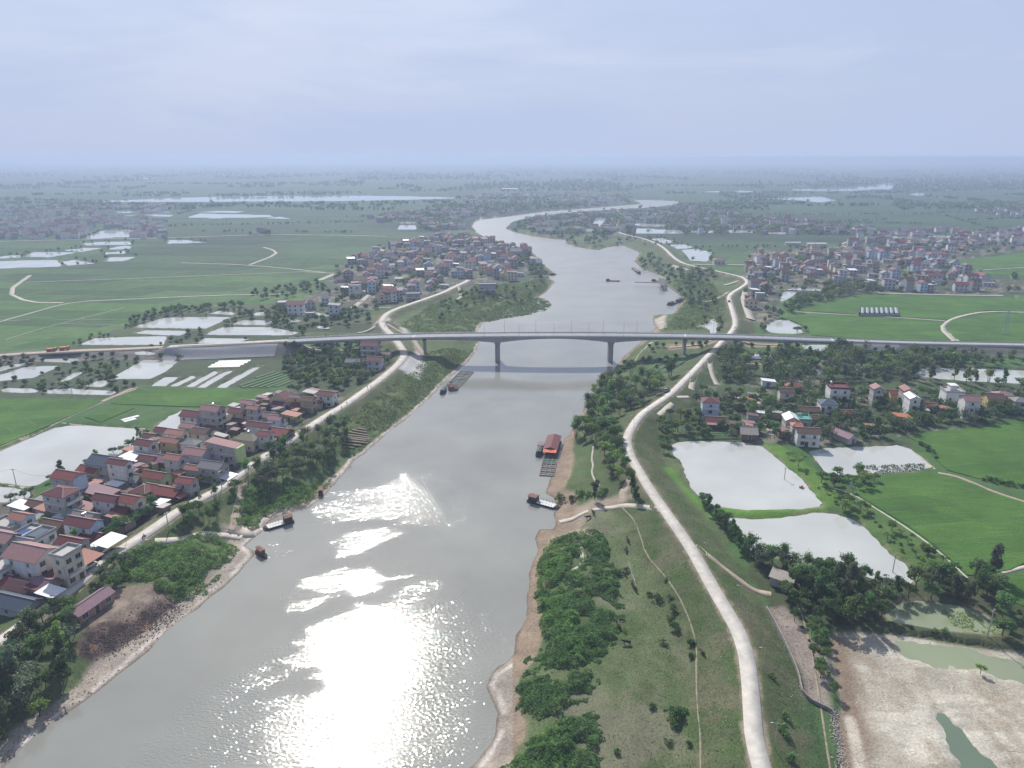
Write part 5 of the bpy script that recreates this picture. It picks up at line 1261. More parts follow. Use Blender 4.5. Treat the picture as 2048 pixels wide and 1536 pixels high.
def lean_tos(poly_px, n, seed, yaw, where, group):
    r_ = random.Random(seed); poly = PP(poly_px, 4.5); lo, hi = poly.min(0), poly.max(0); k = 0; t = 0
    while k < n and t < 4000:
        t += 1
        x, y = r_.uniform(lo[0], hi[0]), r_.uniform(lo[1], hi[1]); xx, yy = np.array([x]), np.array([y])
        L, W = r_.uniform(3, 6.5), r_.uniform(2.5, 4.5)
        if not inside(xx, yy, poly)[0] or seg_clamped(xx, yy, DIKE_L, 20)[0] < 6 or seg_clamped(xx, yy, DIKE_R, 20)[0] < 8: continue
        if any(abs(x - f[0]) < (f[2] + L) * .5 and abs(y - f[1]) < (f[3] + W) * .5 for f in footprints): continue
        if any(sdist(xx, yy, PONDS[q], 10)[0] < 3 for q in ('left_big', 'left_low', 'left_behind', 'n1', 'n2')): continue
        k += 1; rc = r_.choice(['salmon', 'whitemetal', 'grey', 'brown', 'darkred', 'mauve', 'concrete']); hh = r_.uniform(2.2, 3.2); yw = R(yaw + r_.choice([0, 90]) + r_.uniform(-6, 6))
        root = empty('lean_to', (x, y, hz(x, y) - .05), yw, 'small %s sheet-roofed lean-to, %s %s of %s' % ({'darkred': 'dark red', 'whitemetal': 'white', 'concrete': 'pale grey'}.get(rc, rc), ('near', 'middle', 'far')[min(2, int(3 * (y - lo[1]) / (hi[1] - lo[1])))], ('left yards', 'right yards')[int(x > (lo[0] + hi[0]) / 2)], where), 'lean-to', group)
        footprints.append((x, y, L, W, yw))
        mb, _, top, _ = roof_mesh('shed', L, W, hh, .3); mb.obj('roof_sheet', ROOFS[rc], root)
        MB().box(-L / 2, L / 2, -W / 2, W / 2, 0, hh - .1).obj('wall', WALLS[r_.choice(['grey', 'brick', 'tan', 'timber'])], root)
lean_tos([(-40, 1120), (0, 1050), (110, 990), (300, 890), (470, 815), (560, 790), (680, 785), (560, 880), (440, 960), (330, 1030), (240, 1080), (110, 1175), (-40, 1220)], 78, 31, -17, 'the left village', 'lean-tos in the yards of the left village')
HR = [
 (1421, 797, 9, 8, 3, 'hip', 'darkred', 'blue', 'three-storey pale blue house with dark red hip roof beside the dike', {}),
 (1431, 836, 10, 7, 1, 'gx', 'darkred', 'brick', 'low dark roofed house with pink awning above the big pond', dict(awning=('pink', 2.5))),
 (1497, 858, 8, 9, 1, 'gx', 'thatch', 'timber', 'weathered pale thatched shed at the edge of the big pond', dict(name='shed', cat='shed')),
 (1677, 770, 11, 10, 3, 'flat', 'darkred', 'white', 'white three-storey block with dark red flat roof in the right hamlet', dict(tank=1)),
 (1656, 801, 9, 9, 2, 'hip', 'navy', 'white', 'white villa with dark slate-blue hip roof in the right hamlet', {}),
 (1588, 767, 10, 7, 1.2, 'hip', 'red', 'cream', 'cream house with red hip roof behind the trees', {}),
 (1573, 778, 8, 7, 2, 'gx', 'brown', 'cream', 'cream house with dark brown roof left of the red hip roof', {}),
 (1627, 803, 8, 5, 1, 'shed', 'salmon', 'cream', 'salmon sheet roof left of the slate-blue villa', {}),
 (1617, 815, 11, 6, 1, 'gx', 'brown', 'grey', 'long low dark brown roof left of the slate-blue villa', {}),
 (1583, 831, 7, 9, 2, 'gy', 'whitemetal', 'grey', 'grey house with white metal roof in the hamlet middle', {}),
 (1608, 833, 6, 8, 2, 'flat', 'teal', 'grey', 'flat-roofed house with teal roof panels', dict(tank=1)),
 (1637, 832, 9, 6, 1, 'gx', 'brown', 'tan', 'low brown roofed house below the slate-blue villa', {}),
 (1616, 858, 11, 7, 2, 'gx', 'brown', 'white', 'pale two-storey house with dark ribbed roof by the small pond', {}),
 (1594, 845, 5, 5, 2.2, 'hip', 'orange', 'white', 'small tower house with orange hip roof', {}),
 (1686, 863, 6, 13, 1, 'gy', 'mauve', 'grey', 'long mauve roof set askew near the small pond', dict(yaw=24)),
 (1692, 821, 9, 6, 1, 'gx', 'red', 'brick', 'low red roof right of the slate-blue villa', {}),
 (1570, 857, 7, 5, 1, 'shed', 'pink', 'brick', 'pink porch roof beside the orange tower house', {}),
 (1537, 758, 8, 5, 1, 'shed', 'whitemetal', 'white', 'small white building among the trees below the bridge', {}),
 (1755, 771, 5.5, 7, 3, 'gy', 'pink', 'grey', 'tall narrow grey house with pink roof in front of the tree belt', {}),
 (1793, 782, 8, 7, 1.4, 'gx', 'red', 'yellow', 'yellow house with red roof right of the tall narrow one', {}),
 (1814, 774, 5, 8, 3, 'gy', 'salmon', 'grey', 'tall grey house with salmon roof behind the pale-roofed one', {}),
 (1826, 789, 5.5, 9, 3, 'gy', 'whitemetal', 'white', 'tall white house with pale sunlit roof', {}),
 (1862, 806, 6, 5, 1, 'gx', 'red', 'blue', 'small blue-walled hut with red roof', {}),
 (1888, 812, 7, 5, 1, 'shed', 'salmon', 'cream', 'low pale pink sheet roof below the ornate villa', {}),
 (1906, 778, 10, 9, 2.6, 'flat', 'concrete', 'white', 'ornate white flat-roofed villa with a roof tower', dict(extra=x_tower)),
 (1941, 794, 8, 8, 3, 'gx', 'pink', 'white', 'white three-storey house with two pink roofs by the rice field', {}),
 (1988, 790, 9, 8, 2, 'gx', 'brown', 'yellow', 'yellow-edged house with dark roof at the right end of the hamlet', {}),
 (2006, 784, 9, 7, 2, 'hip', 'pink', 'grey', 'grey house with pink hip roof behind the dark-roofed one', {}),
 (2040, 796, 8, 8, 2, 'hip', 'grey', 'grey', 'grey house with grey hip roof at the right edge', {}),
 (1804, 828, 8, 6, 1.4, 'shed', 'orange', 'grey', 'grey house with flat orange-pink roof above the rice field', {}),
 (1438, 518, 15, 11, 1.6, 'hip', 'mauve', 'cream', 'cream communal house with mauve hip roof standing alone by the far pond', dict(yaw=-4)),
 (1566, 1148, 7, 6, 0.8, 'shed', 'thatch', 'grey', 'small concrete pump shed at the end of the earth track', dict(name='shed', cat='shed', yaw=-30, win=False)),
]
for e in HR: house(*e[:9], **{**dict(yaw=-8, front='y', zg=3.5), **e[9]})

lean_tos([(1400, 800), (1560, 775), (1700, 800), (1960, 790), (2040, 810), (1840, 850), (1700, 875), (1560, 870), (1420, 860)], 18, 32, -8, 'the right hamlet', 'lean-tos in the yards of the right hamlet')
# ---- houses of the two villages beyond the bridge
def far_proto(i):
    r_ = random.Random(100 + i)
    L, W = r_.uniform(7, 12), r_.uniform(6, 9)
    fl = r_.choice([1, 1, 2, 2, 2, 3])
    kind = r_.choice(['gx', 'gx', 'gy', 'hip', 'flat', 'shed'])
    rc = {'flat': 'concrete', 'shed': r_.choice(['whitemetal', 'grey', 'mauve'])}.get(kind) or r_.choice(['darkred', 'brown', 'grey', 'grey', 'mauve', 'darkred', 'navy', 'red'])
    wc = r_.choice(['white', 'grey', 'grey', 'cream', 'lilac', 'blue', 'grey', 'lilac'])
    hw = fl * FH
    mb, ridge, top, gab = roof_mesh(kind, L, W, hw)
    w = MB(); w.box(-L / 2, L / 2, -W / 2, W / 2, 0, hw)
    if gab: b0 = len(w.v); w.v += gab.v; w.f += [[b0 + k for k in f] for f in gab.f]; w.m += gab.m
    wi = MB()
    for f in range(fl):
        n = max(2, int(L / 3))
        for k in range(n):
            x = -L / 2 + L * (k + .5) / n; z = f * FH + 1.7
            wi.box(x - .55, x + .55, -W / 2 - .05, -W / 2 + .02, z - .7, z + .7)
        for k in range(2):
            y = -W / 2 + W * (k + .5) / 2
            wi.box(L / 2 - .02, L / 2 + .05, y - .55, y + .55, z - .7, z + .7)
    cn = {'darkred': 'dark red', 'whitemetal': 'white metal'}.get(rc, rc)
    desc = '%s %s house, %s %s roof,' % ({1: 'low', 2: 'mid-height', 3: 'tall'}[fl], wc, cn, {'gx': 'gable', 'gy': 'cross gable', 'hip': 'hip', 'flat': 'flat', 'shed': 'sheet'}[kind])
    return dict(wall=w.mesh('wall', WALLS[wc]), roof=mb.mesh('roof', ROOFS[rc]), win=wi.mesh('window', GLASS), desc=desc, L=L, W=W)
FP = [far_proto(i) for i in range(26)]
REST = []      # farther houses, joined into one mass
def village(poly_px, n, yaw, where, group, seed, gap=9.0, zg=3.5, solo=100):
    r_ = random.Random(seed)
    poly = PP(poly_px, zg); lo, hi = poly.min(0), poly.max(0)
    C_ = np.random.default_rng(seed).uniform(lo, hi, (n * 60, 2)); X, Y = C_[:, 0], C_[:, 1]
    m = inside(X, Y, poly) & (seg_clamped(X, Y, DIKE_L, 20) > 9) & (seg_clamped(X, Y, DIKE_R, 20) > 9) & (sdist(X, Y, RIVER, 20) > 9)
    for k in ('r12', 'r16', 'r17', 'r16b', 'r15b'): m &= sdist(X, Y, PONDS[k], 10) > 6
    near = np.array([f[:2] for f in footprints])
    pts = []
    for x, y in C_[m]:
        if len(pts) >= n: break
        if any((x - a) ** 2 + (y - b) ** 2 < gap ** 2 for a, b in pts): continue
        if (((near - (x, y)) ** 2).sum(1) < 120).any(): continue
        pts.append((x, y))
    pts.sort(key=lambda p: p[1])
    zz = H(np.array([p[0] for p in pts]), np.array([p[1] for p in pts]))
    for i, ((x, y), z) in enumerate(zip(pts, zz)):
        f = FP[r_.randrange(len(FP))]
        a = R(yaw + r_.choice([0, 0, 90, -90]) + r_.uniform(-9, 9)); s = r_.uniform(0.85, 1.15); sz = r_.uniform(0.92, 1.1)
        footprints.append((x, y, f['L'], f['W'], a))
        if i >= solo: REST.append((f, x, y, z - .1, a, s, sz)); continue
        u_ = (x - lo[0]) / (hi[0] - lo[0]); v_ = (i + .5) / min(solo, len(pts))
        t = empty('house', (x, y, z - 0.1), a, '%s %s %s part %s' % (f['desc'], ('front', 'middle', 'back')[min(2, int(v_ * 3))], ('left', 'centre', 'right')[min(2, int(u_ * 3))], where), 'house', group)
        t.scale = (s, s, sz)
        link('wall', f['wall'], t); link('roof', f['roof'], t); props(link('window', f['win'], t), kind='stuff')
village([(672, 540), (716, 513), (768, 494), (880, 474), (985, 483), (1050, 500), (1080, 528), (1078, 548), (1020, 562), (940, 560), (860, 588), (790, 606), (745, 600), (690, 592), (655, 572)], 240, 12, 'of the river village', 'houses of the dense village left of the river', 1, 6.4, solo=96)
village([(1492, 548), (1520, 512), (1600, 507), (1720, 500), (1800, 484), (1960, 484), (1975, 494), (1890, 515), (1930, 535), (1985, 560), (2000, 583), (1860, 583), (1740, 578), (1640, 568), (1560, 568), (1530, 600), (1535, 636), (1505, 640), (1498, 600)], 210, -6, 'of the right village', 'houses of the village across the right fields', 2, 7.2, solo=82)
village([(560, 610), (640, 600), (690, 600), (720, 640), (640, 640), (570, 625)], 8, 5, 'of the left gardens', 'houses among gardens left of the dike', 3, 14)
def join_rest():
    V, F, MI, mats = [], [], [], {}
    for f, x, y, z, a, s, sz in REST:
        ca, sa = math.cos(a) * s, math.sin(a) * s
        for key in ('wall', 'roof', 'win'):
            me = f[key]; b0 = len(V); mt = me.materials[0]; k = mats.setdefault(mt.name, len(mats))
            V += [(x + v.co.x * ca - v.co.y * sa, y + v.co.x * sa + v.co.y * ca, z + v.co.z * sz) for v in me.vertices]
            for p_ in me.polygons: F.append([b0 + q for q in p_.vertices]); MI.append(k)
    me = bpy.data.meshes.new('village_houses'); me.from_pydata(V, [], F)
    for n_ in mats: me.materials.append(bpy.data.materials[n_])
    me.polygons.foreach_set('material_index', MI); me.update()
    props(link('village_houses', me), 'crowded farther houses of the two villages beyond the bridge', 'houses', None, 'stuff')
join_rest()
house(772, 585, 20, 9, 2.4, 'gx', 'brown', 'cream', 'long cream school block with dark roof beside the left dike road', yaw=40, front='y', zg=4)
house(826, 585, 14, 9, 2, 'flat', 'concrete', 'grey', 'grey flat-roofed block beside the left dike road beyond the bridge', yaw=8, front='y', zg=4)
house(974, 566, 18, 10, 2.6, 'flat', 'concrete', 'grey', 'big grey flat-roofed block at the river end of the dense village', yaw=4, front='y', zg=4)
house(1038, 500, 26, 16, 1.8, 'gx', 'grey', 'grey', 'large grey warehouse on the river bank at the far tip of the village', yaw=2, front='y', zg=4, name='warehouse', cat='warehouse')
house(709, 569, 12, 9, 3, 'flat', 'concrete', 'white', 'white three-storey house standing left of the dense village', yaw=4, front='y', zg=3.5)
house(1862, 505, 34, 12, 2, 'gx', 'mauve', 'white', 'long pale two-storey school with mauve roof in the far right village', yaw=10, front='y', zg=3.5)
# ================================================================== VEGETATION
LEAF = {k: leafmat('leaf_' + k, c) for k, c in dict(dark=(0.098, 0.163, 0.065), mid=(0.143, 0.227, 0.078), light=(0.225, 0.312, 0.088), grey=(0.163, 0.200, 0.125), bamboo=(0.169, 0.225, 0.106), scrub=(0.163, 0.254, 0.081), scrubdark=(0.138, 0.224, 0.086), vine=(0.175, 0.270, 0.085)).items()}
BARK = M('bark', (0.11, 0.085, 0.065), 0.95, 0.3, 3)
def cards(C, N, S, rg):
    """leaf-shaped cards: centres C, normals N, sizes S"""
    n = len(C)
    N = N / (np.linalg.norm(N, axis=1)[:, None] + 1e-9)
    r_ = rg.normal(size=(n, 3)); U = np.cross(N, r_); U /= np.linalg.norm(U, axis=1)[:, None] + 1e-9
    W = np.cross(N, U)
    S = S[:, None]
    V = np.stack([C - U * S * .75, C + W * S * .38 + N * S * .1, C + U * S * .75, C - W * S * .38 + N * S * .1], 1).reshape(-1, 3)
    F = np.arange(4 * n).reshape(n, 4)
    return V, F
def sphere_dirs(n, rg):
    v = rg.normal(size=(n, 3)); return v / np.linalg.norm(v, axis=1)[:, None]
def crown(seed, kind, cards_n, size):
    rg = np.random.default_rng(seed)
    Cs, Ns = [], []
    if kind == 'broad':
        k = rg.integers(10, 15)
        for i in range(k):
            a = rg.uniform(0, 2 * math.pi); rr = rg.uniform(0.2, 1) ** .6 * 2.6
            c = np.array([math.cos(a) * rr, math.sin(a) * rr, 5.2 + rg.uniform(-1.4, 2.0) * (1 - rr / 4.2)])
            rad = rg.uniform(0.85, 1.55); n = int(cards_n / k)
            d = sphere_dirs(n, rg); d[:, 2] = d[:, 2] * .75 + .2
            Cs.append(c + d * rad * rg.uniform(.55, 1.08, (n, 1)) * np.array([1.15, 1.15, .8])); Ns.append(d + rg.normal(size=(n, 3)) * .55 + np.array([0, 0, .4]))
    elif kind == 'tall':
        k = 11
        for i in range(k):
            h = 3.5 + 6.5 * i / k + rg.uniform(-.4, .4); a = rg.uniform(0, 6.28); rr = rg.uniform(0.2, 1.5) * (1.2 - i / k * .7)
            c = np.array([math.cos(a) * rr, math.sin(a) * rr, h]); rad = rg.uniform(.7, 1.25); n = int(cards_n / k)
            d = sphere_dirs(n, rg)
            Cs.append(c + d * rad * rg.uniform(.5, 1.1, (n, 1))); Ns.append(d + rg.normal(size=(n, 3)) * .6 + np.array([0, 0, .3]))
    elif kind == 'bamboo':
        k = 16
        for i in range(k):
            a = rg.uniform(0, 6.28); out = rg.uniform(1.2, 3.6); top = rg.uniform(6.5, 10)
            n = int(cards_n / k); t = rg.uniform(.35, 1, n) ** .7
            bx_ = math.cos(a) * out; by_ = math.sin(a) * out
            x = bx_ * t ** 2; y = by_ * t ** 2; z = top * np.sin(t * 1.9) / math.sin(1.57) * .98
            j = rg.normal(size=(n, 3)) * (.28 + .35 * t[:, None])
            Cs.append(np.stack([x, y, z], 1) + j); Ns.append(np.stack([np.full(n, bx_), np.full(n, by_), np.full(n, 1.2)], 1) * .4 + rg.normal(size=(n, 3)))
    elif kind == 'bush':
        k = 6
        for i in range(k):
            a = rg.uniform(0, 6.28); rr = rg.uniform(0, 1.1); c = np.array([math.cos(a) * rr, math.sin(a) * rr, rg.uniform(.45, 1.15)]); n = int(cards_n / k); d = sphere_dirs(n, rg); d[:, 2] = np.abs(d[:, 2])
            Cs.append(c + d * rg.uniform(.35, .8, (n, 1))); Ns.append(d + rg.normal(size=(n, 3)) * .6 + np.array([0, 0, .4]))
    elif kind == 'banana':
        k = 9
        for i in range(k):
            a = i * 2.4 + rg.uniform(-.3, .3)
            for t in np.linspace(.2, 1, 7):
                Cs.append(np.array([[math.cos(a) * t * 2.0, math.sin(a) * t * 2.0, 2.2 + 1.9 * t - 1.9 * t * t]])); Ns.append(np.array([[-math.cos(a) * (t - .3), -math.sin(a) * (t - .3), 1.0]]))
    C = np.concatenate(Cs); N = np.concatenate(Ns)
    S = size * rg.uniform(.65, 1.35, len(C))
    return cards(C, N, S, rg)
def trunk_mesh(seed, kind):
    r_ = random.Random(seed); mb = MB()
    if kind == 'broad':
        mb.cyl((0, 0, -.4), (r_.uniform(-.2, .2), r_.uniform(-.2, .2), 3.2), .24, .16, 7)
        for i in range(5):
            a = i * 1.26 + r_.uniform(-.3, .3); mb.cyl((0, 0, 2.6 + .15 * i), (math.cos(a) * 1.8, math.sin(a) * 1.8, 4.8 + r_.uniform(-.4, .8)), .11, .04, 5)
    elif kind == 'tall':
        mb.cyl((0, 0, -.4), (.1, .1, 9.3), .2, .05, 7)
        for i in range(6):
            a = i * 2.1; z = 3.2 + i; mb.cyl((0, 0, z), (math.cos(a) * 1.2, math.sin(a) * 1.2, z + .9), .07, .03, 4)
    elif kind == 'bamboo':
        for i in range(9):
            a = i * .7; mb.cyl((math.cos(a) * .5, math.sin(a) * .5, -.3), (math.cos(a) * 1.1, math.sin(a) * 1.1, 6.8), .07, .04, 4)
    elif kind == 'bush':
        for i in range(4):
            a = i * 1.6; mb.cyl((0, 0, -.2), (math.cos(a) * .5, math.sin(a) * .5, .9), .05, .02, 4)
    else: mb.cyl((0, 0, -.3), (.05, 0, 2.5), .18, .12, 6)
    return mb
PROTO = {}
def proto(kind, mat, lod, i):
    key = (kind, mat, lod, i)
    if key not in PROTO:
        n, s = {'hi': (760, .52), 'mid': (260, .88)}[lod]
        if kind == 'bush': n, s = 170, .34
        if kind == 'banana': s = .95
        V, F = crown(hash((kind, i)) % 1000 + i * 31 if False else (len(kind) * 97 + i * 31), kind, n, s)
        PROTO[key] = (npmesh('crown', V, F, [LEAF[mat]]), trunk_mesh(i, kind).mesh('trunk', BARK))
    return PROTO[key]
NAMES = dict(broad='broadleaf_tree', tall='slender_tree', bamboo='bamboo_clump', bush='bush', banana='banana_plant')
CATS = dict(broad='tree', tall='tree', bamboo='bamboo', bush='bush', banana='banana plant')
ntree = 0
def tree(x, y, kind, mat, s, label, group=None, lod='hi', z=None, seed=None):
    global ntree
    r_ = random.Random(ntree if seed is None else seed); ntree += 1
    c, t = proto(kind, mat, lod, r_.randrange(4))
    z = hz(x, y) if z is None else z
    root = empty(NAMES[kind], (x, y, z - .1), r_.uniform(0, 6.28), label, CATS[kind], group)
    root.scale = (s * r_.uniform(.88, 1.15), s * r_.uniform(.88, 1.15), s * r_.uniform(.85, 1.15))
    link('crown', c, root); link('trunk', t, root)
    return root
fp = np.array([(f[0], f[1], max(f[2], f[3]), min(f[2], f[3]), f[4]) for f in footprints])
fpL = np.array([(f[0], f[1], f[2], f[3], f[4]) for f in footprints])
def clear_of_houses(x, y, m=0.6):
    dx = x - fpL[:, 0]; dy = y - fpL[:, 1]
    near = (dx * dx + dy * dy) < 400
    if not near.any(): return True
    d = fpL[near]; dx = dx[near]; dy = dy[near]
    u = dx * np.cos(d[:, 4]) + dy * np.sin(d[:, 4]); v = -dx * np.sin(d[:, 4]) + dy * np.cos(d[:, 4])
    return not ((np.abs(u) < d[:, 2] / 2 + m) & (np.abs(v) < d[:, 3] / 2 + m)).any()
RICE_KEEP = [p for p in RICE]
def scatter(poly_px, n, gap, seed, z=Z0, margin=1.5, pond=True, houses=1.2, road=4.0):
    r_ = np.random.default_rng(seed)
    poly = PP(poly_px, z); lo, hi = poly.min(0), poly.max(0)
    X = r_.uniform(lo[0], hi[0], n * 14); Y = r_.uniform(lo[1], hi[1], n * 14)
    m = inside(X, Y, poly); X = X[m]; Y = Y[m]
    m = (sdist(X, Y, RIVER, 30) > margin) & (seg_clamped(X, Y, DIKE_L, 30) > road) & (seg_clamped(X, Y, DIKE_R, 30) > road) & (seg_clamped(X, Y, BR[:, :2], 30) > 7)
    if pond:
        for k in PONDS: m &= sdist(X, Y, PONDS[k], 20) > 0.8
        for p in RICE_KEEP: m &= sdist(X, Y, p, 20) > 0.5
    X = X[m]; Y = Y[m]; out = []
    for x, y in zip(X, Y):
        if len(out) >= n: break
        if any((x - a) ** 2 + (y - b) ** 2 < gap * gap for a, b in out): continue
        if houses is not None and not clear_of_houses(x, y, houses): continue
        out.append((x, y))
    return out
def grove(poly_px, n, gap, seed, kinds, mats, smin, smax, label, group, lod='hi', **kw):
    r_ = random.Random(seed)
    pts = scatter(poly_px, n, gap, seed, **kw)
    if not pts: return
    zz = H(np.array([p[0] for p in pts]), np.array([p[1] for p in pts]))
    bx_ = PP(poly_px)[:, 0]; by_ = PP(poly_px)[:, 1]
    def part(x, y):
        u = (x - bx_.min()) / np.ptp(bx_); v = (y - by_.min()) / np.ptp(by_)
        return (('left', 'middle', 'right')[min(2, max(0, int(u * 3)))] if np.ptp(bx_) > np.ptp(by_) * .7 else ('near', 'middle', 'far')[min(2, max(0, int(v * 3)))]) + ' part'
    for (x, y), z in zip(pts, zz):
        k = r_.choice(kinds); mt = r_.choice(mats)
        tree(x, y, k, mt, r_.uniform(smin, smax) * (0.9 if k == 'bamboo' else 1), '%s%s %s, %s' % ({'dark': 'dark ', 'light': 'yellow-green ', 'grey': 'greyish '}.get(mt, ''), {'broad': 'leafy', 'tall': 'slender', 'bamboo': 'feathery', 'bush': 'low', 'banana': 'broad-leaved'}[k] + ' ' + {'broad': 'tree', 'tall': 'tree', 'bamboo': 'bamboo clump', 'bush': 'bush', 'banana': 'banana plant'}[k], label, part(x, y)), group, lod, z)
# left bank, nearest the camera
grove([(-80, 1390), (-60, 1330), (60, 1265), (120, 1222), (160, 1240), (158, 1290), (150, 1330), (110, 1385), (40, 1440), (-80, 1530)], 46, 2.6, 1, ['broad', 'broad', 'bamboo', 'tall'], ['dark', 'mid', 'light', 'bamboo', 'grey'], .42, 1.0, 'in the grove at the lower left below the road', 'trees of the lower left grove')
grove([(165, 1190), (205, 1150), (250, 1140), (262, 1165), (220, 1195), (190, 1200)], 14, 2.2, 2, ['broad', 'broad', 'bush'], ['dark', 'grey', 'mid'], .45, .75, 'on the verge between the dike road and the mauve shed', 'trees on the verge by the mauve shed')
grove([(290, 1075), (330, 1058), (400, 1008), (440, 985), (480, 960), (478, 985), (440, 1040), (400, 1060), (330, 1080)], 22, 2.6, 3, ['broad', 'bush', 'bush', 'bamboo'], ['dark', 'mid', 'scrubdark'], .45, .75, 'on the slope above the left ferry track', 'trees above the left ferry track')
grove([(480, 990), (486, 945), (545, 908), (615, 868), (690, 850), (705, 870), (665, 915), (640, 945), (590, 958), (530, 985)], 44, 3.0, 4, ['bamboo', 'broad', 'bamboo'], ['bamboo', 'mid', 'grey', 'dark'], .65, 1.0, 'on the river side of the left dike road', 'trees on the river side of the left dike road')
# among the houses on the left
grove([(-60, 1120), (0, 1060), (110, 1000), (300, 900), (470, 815), (560, 790), (690, 780), (690, 800), (560, 885), (440, 965), (330, 1035), (240, 1085), (110, 1180), (-60, 1240)], 54, 3.4, 5, ['broad', 'broad', 'tall', 'banana', 'bush'], ['dark', 'dark', 'mid', 'light'], .4, .68, 'growing between the houses of the left village', 'trees between the houses of the left village', houses=0.8)
grove([(225, 1090), (300, 1040), (330, 1020), (300, 1010), (235, 1050), (205, 1085)], 14, 2.6, 6, ['broad'], ['dark', 'dark', 'mid'], .5, .72, 'shading the left edge of the dike road in the village', 'trees shading the dike road in the left village', houses=0.2)
grove([(230, 900), (282, 862), (300, 872), (262, 905), (180, 938), (120, 945), (75, 985), (20, 1010), (0, 1000), (60, 985)], 18, 2.4, 7, ['broad', 'broad', 'tall'], ['dark', 'mid', 'light'], .4, .66, 'on the rim of the big left pond behind the houses', 'trees on the rim of the big left pond', houses=0.3, pond=False)
# right bank
grove([(1172, 800), (1215, 752), (1265, 748), (1340, 748), (1350, 765), (1290, 812), (1250, 850), (1240, 880), (1150, 872), (1155, 840)], 66, 3.1, 8, ['bamboo', 'broad', 'bamboo', 'broad'], ['bamboo', 'mid', 'dark', 'grey', 'light'], .6, 1.2, 'in the right riverside thicket below the bridge', 'trees of the right bank thicket')
grove([(1150, 868), (1238, 868), (1246, 905), (1264, 950), (1262, 985), (1240, 985), (1215, 950), (1195, 900)], 24, 3.1, 9, ['broad', 'broad', 'bamboo'], ['mid', 'dark', 'bamboo', 'light'], .6, 1.05, 'between the raft house and the dike bend', 'trees between the raft house and the dike road')
grove([(1318, 850), (1348, 836), (1355, 860), (1342, 885), (1345, 925), (1335, 935), (1318, 890)], 16, 2.4, 10, ['broad', 'bush', 'broad'], ['dark', 'mid'], .45, .75, 'at the foot of the dike beside the largest pond', 'trees at the foot of the dike by the largest pond')
grove([(1396, 996), (1416, 996), (1455, 1042), (1502, 1100), (1490, 1116), (1436, 1056)], 24, 2.0, 11, ['broad', 'tall'], ['dark', 'scrubdark', 'dark'], .45, .62, 'in the hedge row along the second pond', 'trees of the hedge row along the second pond')
grove([(1498, 1112), (1560, 1122), (1700, 1160), (1830, 1178), (1900, 1165), (1990, 1150), (2008, 1192), (1960, 1212), (1850, 1196), (1790, 1202), (1760, 1240), (1700, 1252), (1640, 1245), (1580, 1218), (1560, 1190), (1580, 1165), (1500, 1135)], 84, 2.9, 12, ['broad', 'broad', 'broad', 'bamboo', 'tall'], ['dark', 'mid', 'dark', 'grey', 'bamboo'], .5, 1.02, 'in the wooded belt beside the drained pond', 'trees of the wooded belt by the drained pond')
grove([(1990, 1218), (2060, 1228), (2120, 1290), (2012, 1276), (1988, 1262)], 10, 2.6, 13, ['broad', 'bush'], ['dark', 'mid'], .5, .8, 'around the power pole at the right edge', 'trees around the power pole at the right edge')
grove([(1585, 1240), (1640, 1248), (1655, 1295), (1662, 1360), (1642, 1365), (1620, 1300)], 17, 2.0, 14, ['broad', 'bush', 'broad'], ['dark', 'mid'], .38, .6, 'in the line between the dry plot and the drained pond', 'trees between the dry plot and the drained pond')
grove([(1640, 965), (1700, 945), (1770, 948), (1762, 968), (1705, 984), (1722, 1020), (1690, 1030), (1655, 990)], 26, 2.4, 15, ['broad', 'broad', 'bush', 'banana'], ['mid', 'dark', 'light'], .42, .75, 'on the bund where the three right ponds meet', 'trees on the bund where the right ponds meet', pond=False)
grove([(1560, 900), (1600, 905), (1650, 955), (1680, 1000), (1660, 1005), (1620, 960)], 12, 2.6, 16, ['bush', 'banana', 'broad'], ['mid', 'light'], .4, .7, 'along the grassy bund beside the largest pond', 'bushes along the grassy bund')
grove([(1715, 1020), (1745, 1020), (1830, 1070), (1930, 1160), (1880, 1170), (1790, 1095)], 24, 2.4, 17, ['bush', 'banana', 'broad', 'bush'], ['mid', 'light', 'dark'], .42, .72, 'in the gardens between the second pond and the rice', 'garden trees between the second pond and the rice')
# the right hamlet
grove([(1430, 722), (1560, 714), (1700, 722), (1860, 716), (2048, 755), (2130, 770), (2130, 800), (1960, 772), (1800, 766), (1700, 762), (1560, 752), (1440, 762)], 88, 4.0, 18, ['broad', 'tall', 'broad', 'bamboo'], ['dark', 'mid', 'grey', 'light'], .75, 1.15, 'in the tall belt behind the right hamlet', 'trees of the tall belt behind the right hamlet', 'mid')
grove([(1355, 830), (1385, 792), (1560, 782), (1700, 800), (1560, 880), (1350, 882)], 40, 3.6, 19, ['broad', 'bush', 'broad', 'banana'], ['dark', 'mid', 'mid', 'light'], .5, .85, 'in the gardens between the dike and the hamlet lane', 'garden trees between the dike and the hamlet lane', 'mid')
grove([(1560, 775), (1800, 790), (2120, 805), (2120, 822), (2048, 836), (1990, 844), (1840, 866), (1720, 884), (1560, 884)], 78, 3.6, 20, ['broad', 'broad', 'bush', 'tall'], ['dark', 'mid', 'grey', 'dark'], .5, .85, 'among the houses of the right hamlet', 'trees among the houses of the right hamlet', 'mid', houses=0.6)
grove([(1832, 880), (1850, 898), (1872, 922), (1880, 920), (1850, 890)], 6, 2, 21, ['bush'], ['dark'], .9, 1.3, 'in the short hedge along the pond dam', 'bushes along the pond dam', pond=False)
grove([(1946, 955), (1990, 968), (2040, 978), (2100, 985), (2100, 978), (1990, 960)], 16, 1.6, 22, ['bush'], ['dark', 'mid'], .7, 1.1, 'in the hedge between the two large rice fields', 'bushes of the hedge between the rice fields', pond=False)
